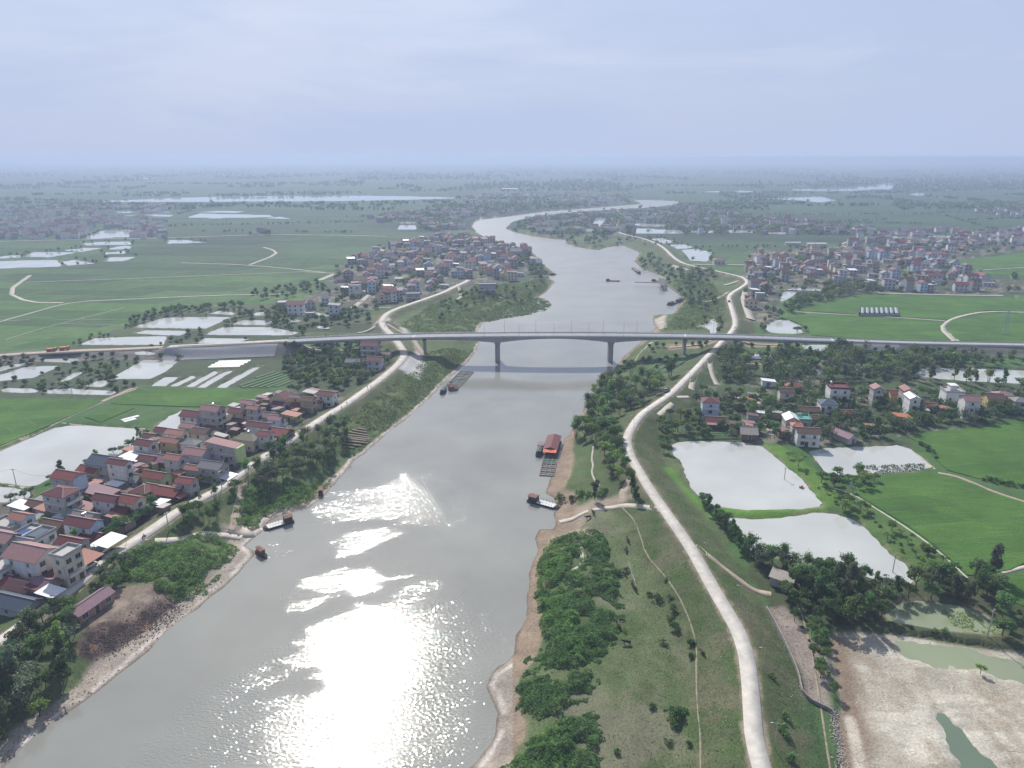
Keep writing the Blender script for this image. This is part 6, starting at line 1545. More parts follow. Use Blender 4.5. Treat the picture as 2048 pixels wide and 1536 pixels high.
# single trees
for px, py, k, m_, s, lab in ((1189, 998, 'tall', 'grey', .85, 'tall thin tree with a sparse crown by the right ferry landing'), (1270, 1018, 'tall', 'dark', .72, 'dark upright tree at the fork of the right ferry track'), (1262, 1000, 'tall', 'dark', .8, 'dark tree just behind the fork of the right ferry track'), (1594, 663, 'broad', 'dark', .95, 'round dark tree standing alone by the pond behind the bridge'), (1668, 1384, 'broad', 'mid', .42, 'small round tree at the edge of the drained pond'), (1962, 1340, 'broad', 'light', .34, 'yellowish sapling standing in the drained pond'), (1985, 1155, 'tall', 'grey', 1.1, 'tallest tree at the right end of the wooded belt'), (376, 1052, 'bamboo', 'mid', .62, 'feathery light green tree at the bend of the left dike road'), (252, 968, 'broad', 'light', .7, 'yellow-green tree in front of the tall white house'), (1100, 998, 'bush', 'light', .01, '')):
    if not lab: continue
    x, y = P(px, py, 3.5); tree(x, y, k, m_, s, lab)
for i, (px, py, s) in enumerate(((1312, 1200, 1.3), (1300, 1190, .9), (1347, 1226, 1.25), (1350, 1260, 1.3), (1340, 1240, .8), (1380, 1297, 1.1), (1381, 1318, .9), (1326, 1290, .9), (1306, 1418, .9), (1354, 1436, 1.7), (1345, 1446, 1.1), (1366, 1428, .8), (1351, 1456, .8), (1337, 1487, .7), (1231, 1506, .8), (1381, 1495, .7), (1232, 1150, 1.5), (1250, 1142, 1.0), (1330, 1170, .6), (1160, 985, 1.5), (1120, 985, 1.6), (1143, 988, 1.4), (1174, 990, 1.2), (1198, 992, 1.3), (1210, 985, 1.3), (1568, 1455, .9), (1562, 1490, 1.1), (1340, 1205, .8), (1540, 1380, .7), (1575, 1540, 1.0), (1821, 1255, .6), (1866, 1262, .7), (1890, 1264, .8))):
    x, y = P(px, py, 3.5); tree(x, y, 'bush', ('dark', 'mid', 'scrubdark')[i % 3], s, '%s dark bush, %s part of the grazed bank, %s of the right dike road' % ('large' if s > 1.15 else 'small' if s < .85 else 'middling', 'upper' if py < 1180 else 'middle' if py < 1350 else 'lower', 'left' if px < 1420 else 'right'), 'bushes on the grazed right bank')

# ---- scrub, vines, weeds: one mass each
def scrub(name, polys, dens, hmax, size, mat, label, cat, seed, lump=4.0, avoid=True, zfix=None, pole=Z0, gap=.30):
    rg = np.random.default_rng(seed); Vs, Fs, o = [], [], 0
    for poly_px in polys:
        poly = PP(poly_px, pole); lo, hi = poly.min(0), poly.max(0)
        n = int((hi - lo).prod() * dens)
        X = rg.uniform(lo[0], hi[0], n); Y = rg.uniform(lo[1], hi[1], n)
        s = sdist(X, Y, poly, 10) + (fbm(X / 2.2, Y / 2.2, seed) - .5) * 7
        m = (s < 0) & (fbm(X / lump, Y / lump, seed + 1, 2) > .30) & (fbm(X / 1.7, Y / 1.7, seed + 5, 2) > gap)
        if avoid: m &= (sdist(X, Y, RIVER, 30) > 2.0) & (seg_clamped(X, Y, DIKE_L, 30) > 3.6) & (seg_clamped(X, Y, DIKE_R, 30) > 3.2)
        X = X[m]; Y = Y[m]; s = s[m]
        top = hmax * (.75 + .5 * fbm(X / 1.3, Y / 1.3, seed + 7, 2)) * (0.25 + .9 * ss(fbm(X / lump, Y / lump, seed + 1, 2), .30, .68)) * np.clip(-s / 2.0, .25, 1)
        z = (H(X, Y) if zfix is None else zfix) + top * rg.uniform(0.25, 1, len(X)) ** .5
        C = np.stack([X, Y, z], 1); N = rg.normal(size=(len(X), 3)) * .55 + np.array([0, 0, .8])
        V, F = cards(C, N, size * rg.uniform(.6, 1.4, len(X)), rg)
        Vs.append(V); Fs.append(F + o); o += len(V)
    ob = link(name, npmesh(name, np.concatenate(Vs), np.concatenate(Fs), [LEAF[mat]]))
    return props(ob, label, cat, None, 'stuff')
TH1 = [(1080, 1090), (1105, 1068), (1150, 1068), (1166, 1090), (1160, 1125), (1140, 1150), (1150, 1160), (1175, 1150), (1178, 1120), (1165, 1062), (1200, 1056), (1212, 1085), (1235, 1150), (1245, 1225), (1238, 1285), (1190, 1322), (1130, 1338), (1050, 1345), (1038, 1325), (1062, 1303), (1085, 1290), (1098, 1240), (1075, 1205), (1072, 1150)]
TH2 = [(1030, 1348), (1060, 1345), (1110, 1362), (1170, 1340), (1200, 1362), (1172, 1402), (1120, 1432), (1060, 1425), (1035, 1405)]
TH3 = [(1000, 1540), (1070, 1475), (1130, 1445), (1190, 1410), (1208, 1440), (1202, 1500), (1196, 1560), (1190, 1640), (930, 1640)]
scrub('thicket', [TH1, TH2, TH3], 44, 1.6, .31, 'scrubdark', 'dense dark scrub thicket along the near right river bank', 'thicket', 81, 5.0)
scrub('creeper_cover', [TH1[:10] + TH1[-4:], [(1075, 1190), (1130, 1190), (1160, 1240), (1140, 1275), (1095, 1270), (1078, 1220)], [(1110, 1275), (1160, 1265), (1190, 1290), (1150, 1330), (1120, 1320)], TH3[:3] + [(1150, 1560), (960, 1600)]], 30, 1.9, .29, 'vine', 'bright green creeper growing over the right bank thicket', 'creeper', 82, 6.0)
SL1 = [(215, 1168), (262, 1112), (342, 1092), (410, 1072), (465, 1064), (476, 1085), (445, 1128), (385, 1180), (345, 1190), (300, 1172), (250, 1168)]
SL2 = [(473, 1040), (488, 988), (560, 972), (640, 955), (700, 925), (692, 948), (652, 980), (610, 1004), (560, 1024), (505, 1042)]
scrub('bank_scrub', [SL1, SL2], 24, 1.5, .34, 'scrub', 'leafy green scrub on the left river bank by the ferry landing', 'scrub', 83, 4.5)
SL3 = [(660, 872), (760, 792), (830, 742), (862, 705), (952, 690), (932, 722), (882, 764), (842, 802), (772, 862), (722, 905), (690, 905)]
SL4 = [(800, 655), (860, 612), (960, 590), (1070, 600), (1000, 632), (952, 658), (900, 668), (840, 670)]
SL5 = [(930, 600), (950, 570), (1040, 568), (1090, 552), (1100, 575), (1075, 592), (1000, 600)]
SL6 = [(1310, 660), (1345, 635), (1370, 600), (1345, 560), (1420, 560), (1450, 600), (1445, 640), (1400, 660)]
scrub('slope_scrub', [SL3, SL4, SL5, SL6], 2.2, .8, .6, 'scrub', 'patchy low scrub on the river slopes by the bridge', 'scrub', 84, 6.0)
SL7 = [(1225, 745), (1290, 705), (1440, 690), (1400, 720), (1340, 745)]
SL8 = [(-60, 1440), (0, 1420), (110, 1385), (165, 1325), (190, 1330), (150, 1380), (60, 1440), (-60, 1560)]
scrub('verge_weeds', [SL7, SL8, [(1540, 1200), (1600, 1260), (1625, 1400), (1690, 1600), (1570, 1600), (1530, 1380), (1490, 1270), (1430, 1160)], [(1180, 1030), (1330, 1060), (1480, 1310), (1500, 1600), (1210, 1600), (1240, 1300), (1245, 1180)], [(1270, 850), (1335, 850), (1330, 940), (1400, 1060), (1500, 1150), (1410, 1110), (1300, 960), (1262, 900)]], 2.4, .30, .20, 'scrubdark', 'scattered weeds on the dike slopes and pasture', 'weeds', 85, 3.0)
HY = [(968, 645), (1012, 637), (1053, 630), (1091, 620), (1104, 609), (1094, 600), (1074, 595), (1020, 608), (975, 628)]
scrub('water_hyacinth', [HY], 3.2, .35, .8, 'mid', 'flat green bed of floating water hyacinth on the left river edge beyond the bridge', 'water plants', 86, 8.0, avoid=False, zfix=0.05, pole=0)
scrub('lotus_bed', [[(1715, 932), (1780, 926), (1848, 924), (1862, 941), (1770, 948), (1715, 945)]], 5, .4, .5, 'grey', 'grey-green floating lotus bed in the small right pond', 'water plants', 87, 3.0, avoid=False, zfix=ZP + .05)
scrub('floating_weed', [[(1880, 1215), (1955, 1222), (2020, 1270), (1950, 1264), (1905, 1245)], [(1790, 1205), (1850, 1201), (1830, 1212)]], 7, .12, .34, 'light', 'yellow-green algae mats floating on the small shaded pond', 'algae', 88, 3.0, avoid=False, zfix=ZP + .02)

# ---- trees too far away to be told apart in detail: one mass
WATER_PX = [np.array(v, float) for v in ponds_px.values()] + [np.array(river_px, float)]
def leaves_water_open(X, Y, h, keep, seed):
    """the banks on this side of the water are mostly bare: thin the trees whose crowns would stand before it"""
    rg = np.random.default_rng(seed)
    m = np.ones(len(X), bool)
    for f in (0.0, 0.5, 1.0):
        zc = HC - (Z0 + h * f)
        fz = Y * CT + zc * ST
        a = 1024 + FPX * X / fz; b = 768 + FPX * (zc * CT - Y * ST) / fz
        hit = np.zeros(len(X), bool)
        for w in WATER_PX:
            lo, hi = w.min(0), w.max(0)
            q = (a > lo[0]) & (a < hi[0]) & (b > lo[1] - 1) & (b < hi[1] + 1)
            if q.any(): hit[q] |= inside(a[q], b[q], w)
        m &= ~hit
    return m | (rg.random(len(X)) < keep)
def tree_mass(name, groups, label, cat):
    Vs, Fs, o, mi = [], [], 0, []
    for gi_, (pts, ncard, size, hmin, hmax, seed) in enumerate(groups):
        rg = np.random.default_rng(seed)
        P_ = np.asarray(pts)
        if len(P_): P_ = P_[leaves_water_open(P_[:, 0], P_[:, 1], (hmin + hmax) / 2, 0.05, seed)]
        n = len(P_)
        if n == 0: continue
        z = H(P_[:, 0], P_[:, 1]); h = rg.uniform(hmin, hmax, n)
        d = sphere_dirs(n * ncard, rg).reshape(n, ncard, 3); d[:, :, 2] = d[:, :, 2] * .8 + .1
        rad = rg.uniform(.45, 1.05, (n, ncard, 1))
        lob = 1 + .35 * rg.normal(size=(n, ncard, 1)).clip(-1, 1)
        C = P_[:, None, :] * 1.0
        C = np.concatenate([np.broadcast_to(C, (n, ncard, 2)), np.broadcast_to((z + h * .58)[:, None, None], (n, ncard, 1))], 2)
        C = C + d * rad * lob * np.stack([h * .40, h * .40, h * .42], -1)[:, None, :]
        N = d + rg.normal(size=(n, ncard, 3)) * .5 + np.array([0, 0, .4])
        V, F = cards(C.reshape(-1, 3), N.reshape(-1, 3), (size * rg.uniform(.7, 1.3, n * ncard)), rg)
        Vs.append(V); Fs.append(F + o); o += len(V)
        mi.append(np.repeat(rg.integers(0, 3, n), ncard))
    ob = link(name, npmesh(name, np.concatenate(Vs), np.concatenate(Fs), [LEAF['dark'], LEAF['mid'], LEAF['grey']], midx=np.concatenate(mi)))
    return props(ob, label, cat, None, 'stuff')
sct = lambda poly, n, gap, seed, **k: scatter(poly, n, gap, seed, **k) or []
mid_groups = [
 (sct([(655, 580), (671, 540), (716, 513), (768, 492), (900, 470), (985, 480), (1060, 500), (1095, 535), (1085, 562), (940, 572), (800, 612), (740, 628), (660, 640), (600, 605)], 170, 5, 201, houses=0), 90, 1.25, 4.5, 8.5, 1),
 (sct([(1062, 505), (1080, 515), (1098, 545), (1092, 562), (1060, 560), (1050, 520)], 40, 4, 202, houses=None), 90, 1.2, 6, 9, 2),
 (sct([(1480, 560), (1500, 502), (1720, 492), (1810, 474), (2048, 468), (2048, 500), (1900, 522), (1960, 548), (2060, 560), (2060, 590), (1740, 584), (1650, 604), (1560, 585), (1560, 650), (1500, 655)], 190, 5, 203, houses=0), 90, 1.25, 4.5, 9, 3),
 (sct([(1565, 625), (1585, 600), (1640, 585), (1665, 595), (1650, 612), (1620, 618), (1580, 630)], 40, 4, 204), 90, 1.2, 5, 8, 4),
 (sct([(1650, 575), (1740, 570), (1780, 585), (1690, 598), (1645, 590)], 40, 4, 205, houses=0), 90, 1.2, 6, 9, 44),
 (sct([(1012, 458), (1030, 440), (1060, 436), (1160, 428), (1230, 424), (1230, 470), (1270, 480), (1275, 500), (1215, 492), (1197, 500), (1140, 488), (1110, 477), (1030, 464)], 190, 6, 206), 70, 1.6, 5, 10, 5),
 (sct([(1270, 525), (1300, 510), (1345, 540), (1420, 548), (1440, 560), (1400, 580), (1440, 600), (1420, 640), (1350, 640), (1370, 600), (1340, 575), (1320, 550)], 75, 5, 207), 80, 1.3, 4, 9, 6),
 (sct([(480, 625), (600, 610), (740, 630), (740, 655), (600, 662), (520, 650)], 55, 5, 208), 90, 1.2, 3.5, 7.5, 7),
 (sct([(600, 690), (720, 684), (760, 690), (790, 720), (740, 765), (700, 785), (600, 775), (560, 735)], 90, 4, 209), 110, 1.05, 3, 7.5, 8),
 (sct([(-40, 720), (200, 712), (330, 712), (300, 760), (240, 790), (0, 792), (-40, 790)], 70, 4, 210), 90, 1.0, 2, 4.5, 9),
 (sct([(130, 700), (190, 690), (340, 660), (480, 630), (610, 615), (620, 670), (400, 690), (330, 695)], 70, 4, 211), 90, 1.0, 2, 5, 10),
 (sct([(250, 640), (330, 620), (460, 610), (500, 612), (330, 634), (262, 652)], 40, 4, 212), 90, 1.1, 3, 6.5, 11),
 (sct([(1430, 690), (1600, 690), (1830, 705), (2100, 712), (2100, 735), (1830, 720), (1600, 715), (1440, 722)], 60, 5, 213), 90, 1.1, 2.5, 6, 12),
 (sct([(1240, 690), (1420, 690), (1400, 712), (1300, 740), (1240, 740)], 25, 4, 214), 100, .9, 2, 4, 13),
 (sct([(880, 600), (960, 580), (1080, 570), (1060, 600), (960, 612), (930, 640), (880, 650)], 40, 5, 215), 100, 1.0, 2.5, 6, 14),
 (sct([(500, 585), (640, 565), (660, 580), (600, 600), (510, 600)], 35, 5, 216), 80, 1.2, 3, 6.5, 15),
]
def pond_edges(names, seed, step=3.0, prob=.4):
    rg = np.random.default_rng(seed); out = []
    for k in names:
        q = offset_poly(PONDS[k], 2.6); q = resample(np.vstack([q, q[:1]]), step)
        q = q[rg.random(len(q)) < prob] ; out.append(q + rg.normal(size=q.shape) * .8)
    q = np.concatenate(out)
    m = (seg_clamped(q[:, 0], q[:, 1], BR[:, :2], 30) > 9) & (sdist(q[:, 0], q[:, 1], RIVER, 30) > 4)
    for k in PONDS: m &= sdist(q[:, 0], q[:, 1], PONDS[k], 10) > 1.2
    for p in RICE_KEEP: m &= sdist(q[:, 0], q[:, 1], p, 10) > .5
    return q[m]
mid_groups += [
 (pond_edges([k for k in carve_names if k[0] in 'lb' and k != 'lake' and 'left' not in k], 401), 60, .75, 1.5, 4.0, 31),
 (pond_edges([k for k in PONDS if k[0] in 'fr' and len(k) <= 4], 402, 6, .4), 40, 1.3, 2.0, 5.5, 32),
 (sct([(1385, 800), (1560, 785), (1700, 800), (1560, 878), (1360, 878)], 85, 3.0, 217), 170, .75, 3.0, 6.5, 33),
 (sct([(1560, 770), (1800, 785), (2120, 800), (2120, 825), (1990, 842), (1840, 864), (1720, 882), (1560, 882)], 170, 2.9, 218, houses=.3), 170, .75, 3.5, 7.5, 34),
 (sct([(1425, 700), (1560, 700), (1860, 715), (2100, 745), (2100, 775), (1700, 762), (1440, 765)], 190, 3.4, 219), 150, .85, 4.5, 9.5, 35),
 (sct([(560, 700), (700, 690), (790, 715), (730, 770), (600, 775)], 50, 4, 220), 110, .95, 3, 6.5, 36),
]
tree_mass('distant_trees', mid_groups, 'mass of trees around the villages and ponds beyond the bridge', 'trees')
# far woodland and hedgerows of the plain
def far_scatter(y0, y1, n, thr, seed, hx=420, hy=800):
    rg = np.random.default_rng(seed)
    py = rg.uniform(y0, y1, n); px = rg.uniform(-350, 2400, n)
    X, Y = PV(px, py, Z0)
    w = fbm(X / hx + 3.1, Y / hy, 43, 4)
    m = (w > thr) & (sdist(X, Y, RIVER, 60) > 25)
    for k in PONDS: m &= sdist(X, Y, PONDS[k], 30) > 4
    return np.stack([X[m], Y[m]], 1)
def hedges(n, y0, y1, seed):
    rg = np.random.default_rng(seed); out = []
    for i in range(n):
        px, py = rg.uniform(-350, 2400), rg.uniform(y0, y1)
        x, y = P(px, py); L = rg.uniform(60, 420); a = rg.normal() * .22 + (math.pi / 2 if rg.random() < .12 else 0)
        k = int(L / 11)
        k = k * 2; t = rg.choice([-.5, -.2, .1, .4], max(3, k)) * L + rg.normal(size=max(3, k)) * L * .07
        out.append(np.stack([x + t * math.cos(a), y + t * math.sin(a) + rg.normal(size=len(t)) * 3], 1))
    q = np.concatenate(out)
    m = sdist(q[:, 0], q[:, 1], RIVER, 60) > 20
    for k in PONDS: m &= sdist(q[:, 0], q[:, 1], PONDS[k], 30) > 4
    return q[m]
tree_mass('far_woodland', [
 (far_scatter(415, 470, 9000, .575, 301), 16, 2.8, 5, 10, 21),
 (far_scatter(372, 418, 9000, .50, 302), 12, 5.0, 7, 13, 22),
 (far_scatter(335, 375, 6500, .50, 303), 8, 11, 9, 17, 23),
 (hedges(34, 415, 500, 304), 16, 1.8, 2.5, 5, 24),
 (hedges(110, 365, 420, 305), 12, 4.5, 5, 11, 25)], 'blue-hazed woods and hedgerows of the distant plain', 'woodland')
# far settlements: pale specks of houses too small to tell apart
def far_town(seed):
    rg = np.random.default_rng(seed); pts = np.concatenate([far_scatter(372, 470, 3600, .57, seed), far_scatter(340, 372, 1800, .53, seed + 1),
        np.stack(PV(rg.uniform(-60, 330, 420), rg.uniform(408, 478, 420), Z0), 1), np.stack(PV(rg.uniform(1700, 2300, 220), rg.uniform(462, 492, 220), Z0), 1), np.stack(PV(rg.uniform(930, 1260, 200), rg.uniform(388, 412, 200), Z0), 1)])
    m = sdist(pts[:, 0], pts[:, 1], RIVER, 60) > 25
    for k in PONDS: m &= sdist(pts[:, 0], pts[:, 1], PONDS[k], 30) > 8
    pts = pts[m]; pts = pts[leaves_water_open(pts[:, 0], pts[:, 1], 7.0, 0.03, 5)]; n = len(pts)
    w, d, h = rg.uniform(7, 16, n), rg.uniform(6, 10, n), rg.uniform(3, 9, n); a = rg.normal(size=n) * .4
    z = H(pts[:, 0], pts[:, 1])
    V = np.zeros((n, 10, 3))
    for k, (sx, sy, top) in enumerate(((-1, -1, 0), (1, -1, 0), (1, 1, 0), (-1, 1, 0), (-1, -1, 1), (1, -1, 1), (1, 1, 1), (-1, 1, 1), (-1, 0, 2), (1, 0, 2))):
        lx, ly = sx * w / 2, sy * d / 2
        V[:, k, 0] = pts[:, 0] + lx * np.cos(a) - ly * np.sin(a); V[:, k, 1] = pts[:, 1] + lx * np.sin(a) + ly * np.cos(a)
        V[:, k, 2] = z + (0 if top == 0 else h if top == 1 else h + d * .3)
    q = np.array([(0, 1, 5, 4), (1, 2, 6, 5), (2, 3, 7, 6), (3, 0, 4, 7), (4, 5, 9, 8), (6, 7, 8, 9), (5, 6, 9, 9), (7, 4, 8, 8)])
    F = (np.arange(n)[:, None, None] * 10 + q[None]).reshape(-1, 4)
    # close the gables with triangles: split list
    wallm = rg.integers(0, 2, n); roofm = rg.integers(2, 5, n)
    mi = np.stack([wallm] * 4 + [roofm] * 2 + [wallm] * 2, 1).ravel()
    tri = np.tile(np.array([0] * 6 + [1] * 2), n)
    me = bpy.data.meshes.new('far_settlement')
    me.from_pydata(V.reshape(-1, 3).tolist(), [], [f[:3].tolist() if t else f.tolist() for f, t in zip(F, tri)])
    for m_ in (WALLS['white'], WALLS['grey'], ROOFS['darkred'], ROOFS['grey'], ROOFS['mauve']): me.materials.append(m_)
    me.polygons.foreach_set('material_index', mi.astype(np.int32)); me.update()
    props(link('far_settlement', me), 'hazy far settlements scattered over the distant plain', 'houses', None, 'stuff')
far_town(401)
# ================================================================== BOATS AND RAFTS
HULL = M('hull_dark', (0.045, 0.045, 0.045), 0.7, 0.3, 1)
RUST = M('rusty_iron', (0.20, 0.11, 0.07), 0.85, 0.35, 1)
DECKW = M('deck_white', (0.60, 0.60, 0.58), 0.8, 0.2, 0.8)
WOOD = M('old_wood', (0.17, 0.13, 0.10), 0.9, 0.3, 1.2)
NET = M('net_green', (0.05, 0.10, 0.075), 0.9, 0.3, 1)
TARP = M('tarp_orange', (0.62, 0.13, 0.06), 0.7, 0.15, 1)
BLUEP = M('plastic_blue', (0.04, 0.10, 0.40), 0.5, 0.15, 1)
def from_to(a, b, z=0.0):
    """place, heading and length of a thing whose two ends are seen at the pixels a and b"""
    p, q = P(*a, z), P(*b, z); d = q - p
    return (p + q) / 2, math.atan2(d[1], d[0]), float(np.linalg.norm(d))
def hull_mesh(L, W, h, bow=0.18, z0=-0.35):
    mb = MB(); n = 9
    prof = []
    for i in range(n):
        t = i / (n - 1); x = -L / 2 + L * t
        w = W / 2 * (1 - max(0, (t - (1 - bow)) / bow) ** 2 * .75) * (0.92 if t < .05 else 1)
        zb = z0 + (h * .7) * max(0, (t - (1 - bow)) / bow) ** 2
        prof.append([(x, -w, h), (x, -w * .82, zb), (x, w * .82, zb), (x, w, h)])
    vs = [p for q in prof for p in q]
    fs = []
    for i in range(n - 1):
        a, b = i * 4, i * 4 + 4
        fs += [(a, a + 1, b + 1, b), (a + 1, a + 2, b + 2, b + 1), (a + 2, a + 3, b + 3, b + 2)]
    fs += [(0, 3, 2, 1), (n * 4 - 4, n * 4 - 3, n * 4 - 2, n * 4 - 1)]
    mb.add(vs, fs)
    return mb
def cabin(root, x0, x1, W, z, h, wall, roof, ov=.3):
    MB().box(x0, x1, -W / 2, W / 2, z, z + h).obj('cabin', wall, root)
    for s in (-1, 1):
        for k in range(max(1, int((x1 - x0) / 1.5))): MB().box(x0 + .4 + k * 1.5, x0 + 1.2 + k * 1.5, s * W / 2 - .02, s * W / 2 + .03, z + h * .45, z + h * .85).obj('window', GLASS, root)
    mb = MB(); mb.add([(x0 - ov, -W / 2 - ov, z + h + .003), (x1 + ov, -W / 2 - ov, z + h + .003), (x1 + ov, W / 2 + ov, z + h + .003), (x0 - ov, W / 2 + ov, z + h + .003), (x0 - ov, 0, z + h + .35), (x1 + ov, 0, z + h + .35)], [(0, 1, 5, 4), (2, 3, 4, 5), (1, 2, 5), (3, 0, 4), (3, 2, 1, 0)])
    mb.obj('cabin_roof', roof, root)
def ferry(a, b, label):
    c, h, L = from_to(a, b); root = empty('ferry', (*c, 0), h, label, 'ferry'); W = 3.4
    hull_mesh(L, W, .75, .12).obj('hull', HULL, root)
    MB().box(-L * .18, L * .40, -W / 2 + .1, W / 2 - .1, .70, .82).obj('deck', DECKW, root)
    MB().box(-L * .47, -L * .18 - .01, -W / 2 + .2, W / 2 - .2, .70, .80).obj('aft_deck', WOOD, root)
    cabin(root, -L * .45, -L * .2, W - .7, .81, 1.9, HULL, RUST)
    mb = MB(); mb.add([(L * .40, -1.3, .8), (L * .53, -1.2, .35), (L * .53, 1.2, .35), (L * .40, 1.3, .8), (L * .40, -1.3, .7), (L * .53, -1.2, .25), (L * .53, 1.2, .25), (L * .40, 1.3, .7)], [(0, 1, 2, 3), (7, 6, 5, 4), (0, 4, 5, 1), (1, 5, 6, 2), (2, 6, 7, 3), (3, 7, 4, 0)]); mb.obj('ramp', HULL, root)
    for k in range(6):
        for s in (-1, 1): MB().cyl((-L * .15 + k * L * .1, s * (W / 2 - .15), .8), (-L * .15 + k * L * .1, s * (W / 2 - .15), 1.7), .05, .05, 5).obj('rail_post', RUST, root)
    for s in (-1, 1): MB().cyl((-L * .15, s * (W / 2 - .15), 1.68), (L * .35, s * (W / 2 - .15), 1.68), .035, .035, 5).obj('rail', RUST, root)
ferry((586, 1042), (529, 1059), 'ferry with white deck and dark cabin moored at the left landing')
ferry((1057, 1001), (1116, 1017), 'ferry with railing posts and dark cabin moored at the right landing')
def boat(a, b, W, label, roof=RUST, wall=HULL, cab=(-.4, .1), hz_=.7, name='boat', cargo=None):
    c, h, L = from_to(a, b); root = empty(name, (*c, 0), h, label, 'boat')
    hull_mesh(L, W, hz_, .25).obj('hull', HULL, root)
    MB().box(-L * .46, L * .30, -W / 2 * .8, W / 2 * .8, hz_ - .12, hz_ - .04).obj('deck', WOOD, root)
    if cab: cabin(root, L * cab[0], L * cab[1], W * .75, hz_ - .03, 1.5, wall, roof, .2)
    if cargo: MB().box(L * .14, L * .32, -W * .3, W * .3, hz_ - .03, hz_ + .5).obj('cargo', cargo, root)
boat((514, 1103), (533, 1117), 1.9, 'small reddish brown boat with its motor stirring the water by the left beach', RUST, RUST, (-.35, .2))
boat((642, 993), (641, 977), 2.0, 'dark covered boat drawn up on the left bank')
boat((1212, 562), (1240, 563), 3.4, 'long low barge under way in mid-river beyond the bridge', HULL, HULL, (-.48, -.25), .9, 'barge')
boat((1266, 537), (1280, 549), 4.0, 'sand barge moored off the right bank, farthest upstream', HULL, HULL, (.1, .4), 1.0, 'barge', None)
boat((1303, 562), (1316, 563), 3.0, 'small dark boat moored at the right bank beyond the bridge', HULL)
boat((1337, 611), (1357, 604), 4.0, 'dark barge at the right bank beyond the bridge, left of a pair', HULL, HULL, (-.45, -.1), 1.0, 'barge')
boat((1352, 606), (1368, 598), 3.4, 'dark barge against the right bank beyond the bridge, right of a pair', HULL, HULL, (-.4, .1), 1.0, 'barge')
boat((1100, 551), (1113, 549), 3.0, 'dark boat beside the jetty at the tip of the dense village', HULL)
boat((1076, 914), (1082, 897), 2.6, 'dark green covered boat tied beside the raft house', M('boat_green', (0.03, 0.06, 0.05), .7, .2, 1), M('boat_green', (0, 0, 0)), (-.4, .35))
boat((883, 789), (891, 778), 2.6, 'boat with blue-grey canopy beside the fish cages', ROOFS['navy'], ROOFS['navy'], (-.4, .3))
boat((896, 771), (903, 764), 1.6, 'small open boat with a dark heap between bank and fish cages', RUST, HULL, None, .5, 'boat', HULL)
# jetty of the dredger
c, h, L = from_to((1322, 566), (1326, 581)); root = empty('loading_jetty', (*c, 0), h, 'dark iron loading frame standing in the water at the right bank', 'jetty')
for sx in (-1, 1):
    for sy in (-1, 1): MB().cyl((sx * L / 2, sy * 2.2, -1), (sx * L / 2, sy * 2.2, 4.5), .3, .25, 6).obj('post', HULL, root)
MB().box(-L / 2 - .4, L / 2 + .4, -2.6, 2.6, 4.5, 4.9).obj('platform', HULL, root); MB().box(-.6, .6, -28, -2.6, 3.6, 4.2).obj('conveyor', RUST, root)
# raft house
def raft_house():
    c, h, L = from_to((1100, 910), (1109, 882)); W = 6.0
    root = empty('raft_house', (*c, 0), h, 'floating house with long dark red roof and orange awning by the right bank', 'raft house')
    for k in range(7): MB().cyl((-L / 2 + (k + .5) * L / 7, -W / 2, .1), (-L / 2 + (k + .5) * L / 7, W / 2, .1), .3, .3, 8).obj('float', BLUEP, root)
    MB().box(-L / 2 - .3, L / 2 + .3, -W / 2 - .3, W / 2 + .3, .4, .55).obj('platform', WOOD, root)
    MB().box(-L / 2 + 2, L / 2 - .3, -W / 2 + .4, W / 2 - .4, .56, 2.8).obj('wall', M('raft_wall', (0.10, 0.09, 0.09), .9, .3, 1), root)
    for s in (-1, 1):
        for k in range(4): MB().box(-L / 2 + 3 + k * 2.6, -L / 2 + 4 + k * 2.6, s * (W / 2 - .4) - .03, s * (W / 2 - .4) + .03, 1.3, 2.3).obj('window', GLASS, root)
    mb, ridge, top, g = roof_mesh('gx', L - .5, W, 2.85, .25, .9); mb.obj('roof', ROOFS['darkred'], root)
    a = MB(); a.add([(-L / 2 + .1, -W / 2, 2.9), (-L / 2 - 2.6, -W / 2, 2.3), (-L / 2 - 2.6, W / 2, 2.3), (-L / 2 + .1, W / 2, 2.9), (-L / 2 + .1, -W / 2, 2.82), (-L / 2 - 2.6, -W / 2, 2.22), (-L / 2 - 2.6, W / 2, 2.22), (-L / 2 + .1, W / 2, 2.82)], [(0, 3, 2, 1), (4, 5, 6, 7), (0, 1, 5, 4), (1, 2, 6, 5), (2, 3, 7, 6)]); a.obj('awning', TARP, root)
    for s in (-1, 1): MB().cyl((-L / 2 - 2.4, s * (W / 2 - .2), 0), (-L / 2 - 2.4, s * (W / 2 - .2), 2.3), .06, .06, 5).obj('post', WOOD, root)
    MB().box(-L / 2 + 4, -L / 2 + 9, W / 2 + .35, W / 2 + 3.4, .45, .56).obj('side_deck', WOOD, root)
    MB().box(-L / 2 + 4.4, -L / 2 + 8.6, W / 2 + .7, W / 2 + 3.2, .57, 2.4).obj('side_hut', ROOFS['darkred'], root)
    MB().box(-L / 2 + 4.1, -L / 2 + 8.9, W / 2 + .5, W / 2 + 3.5, 2.41, 2.55).obj('side_roof', ROOFS['mauve'], root)
raft_house()
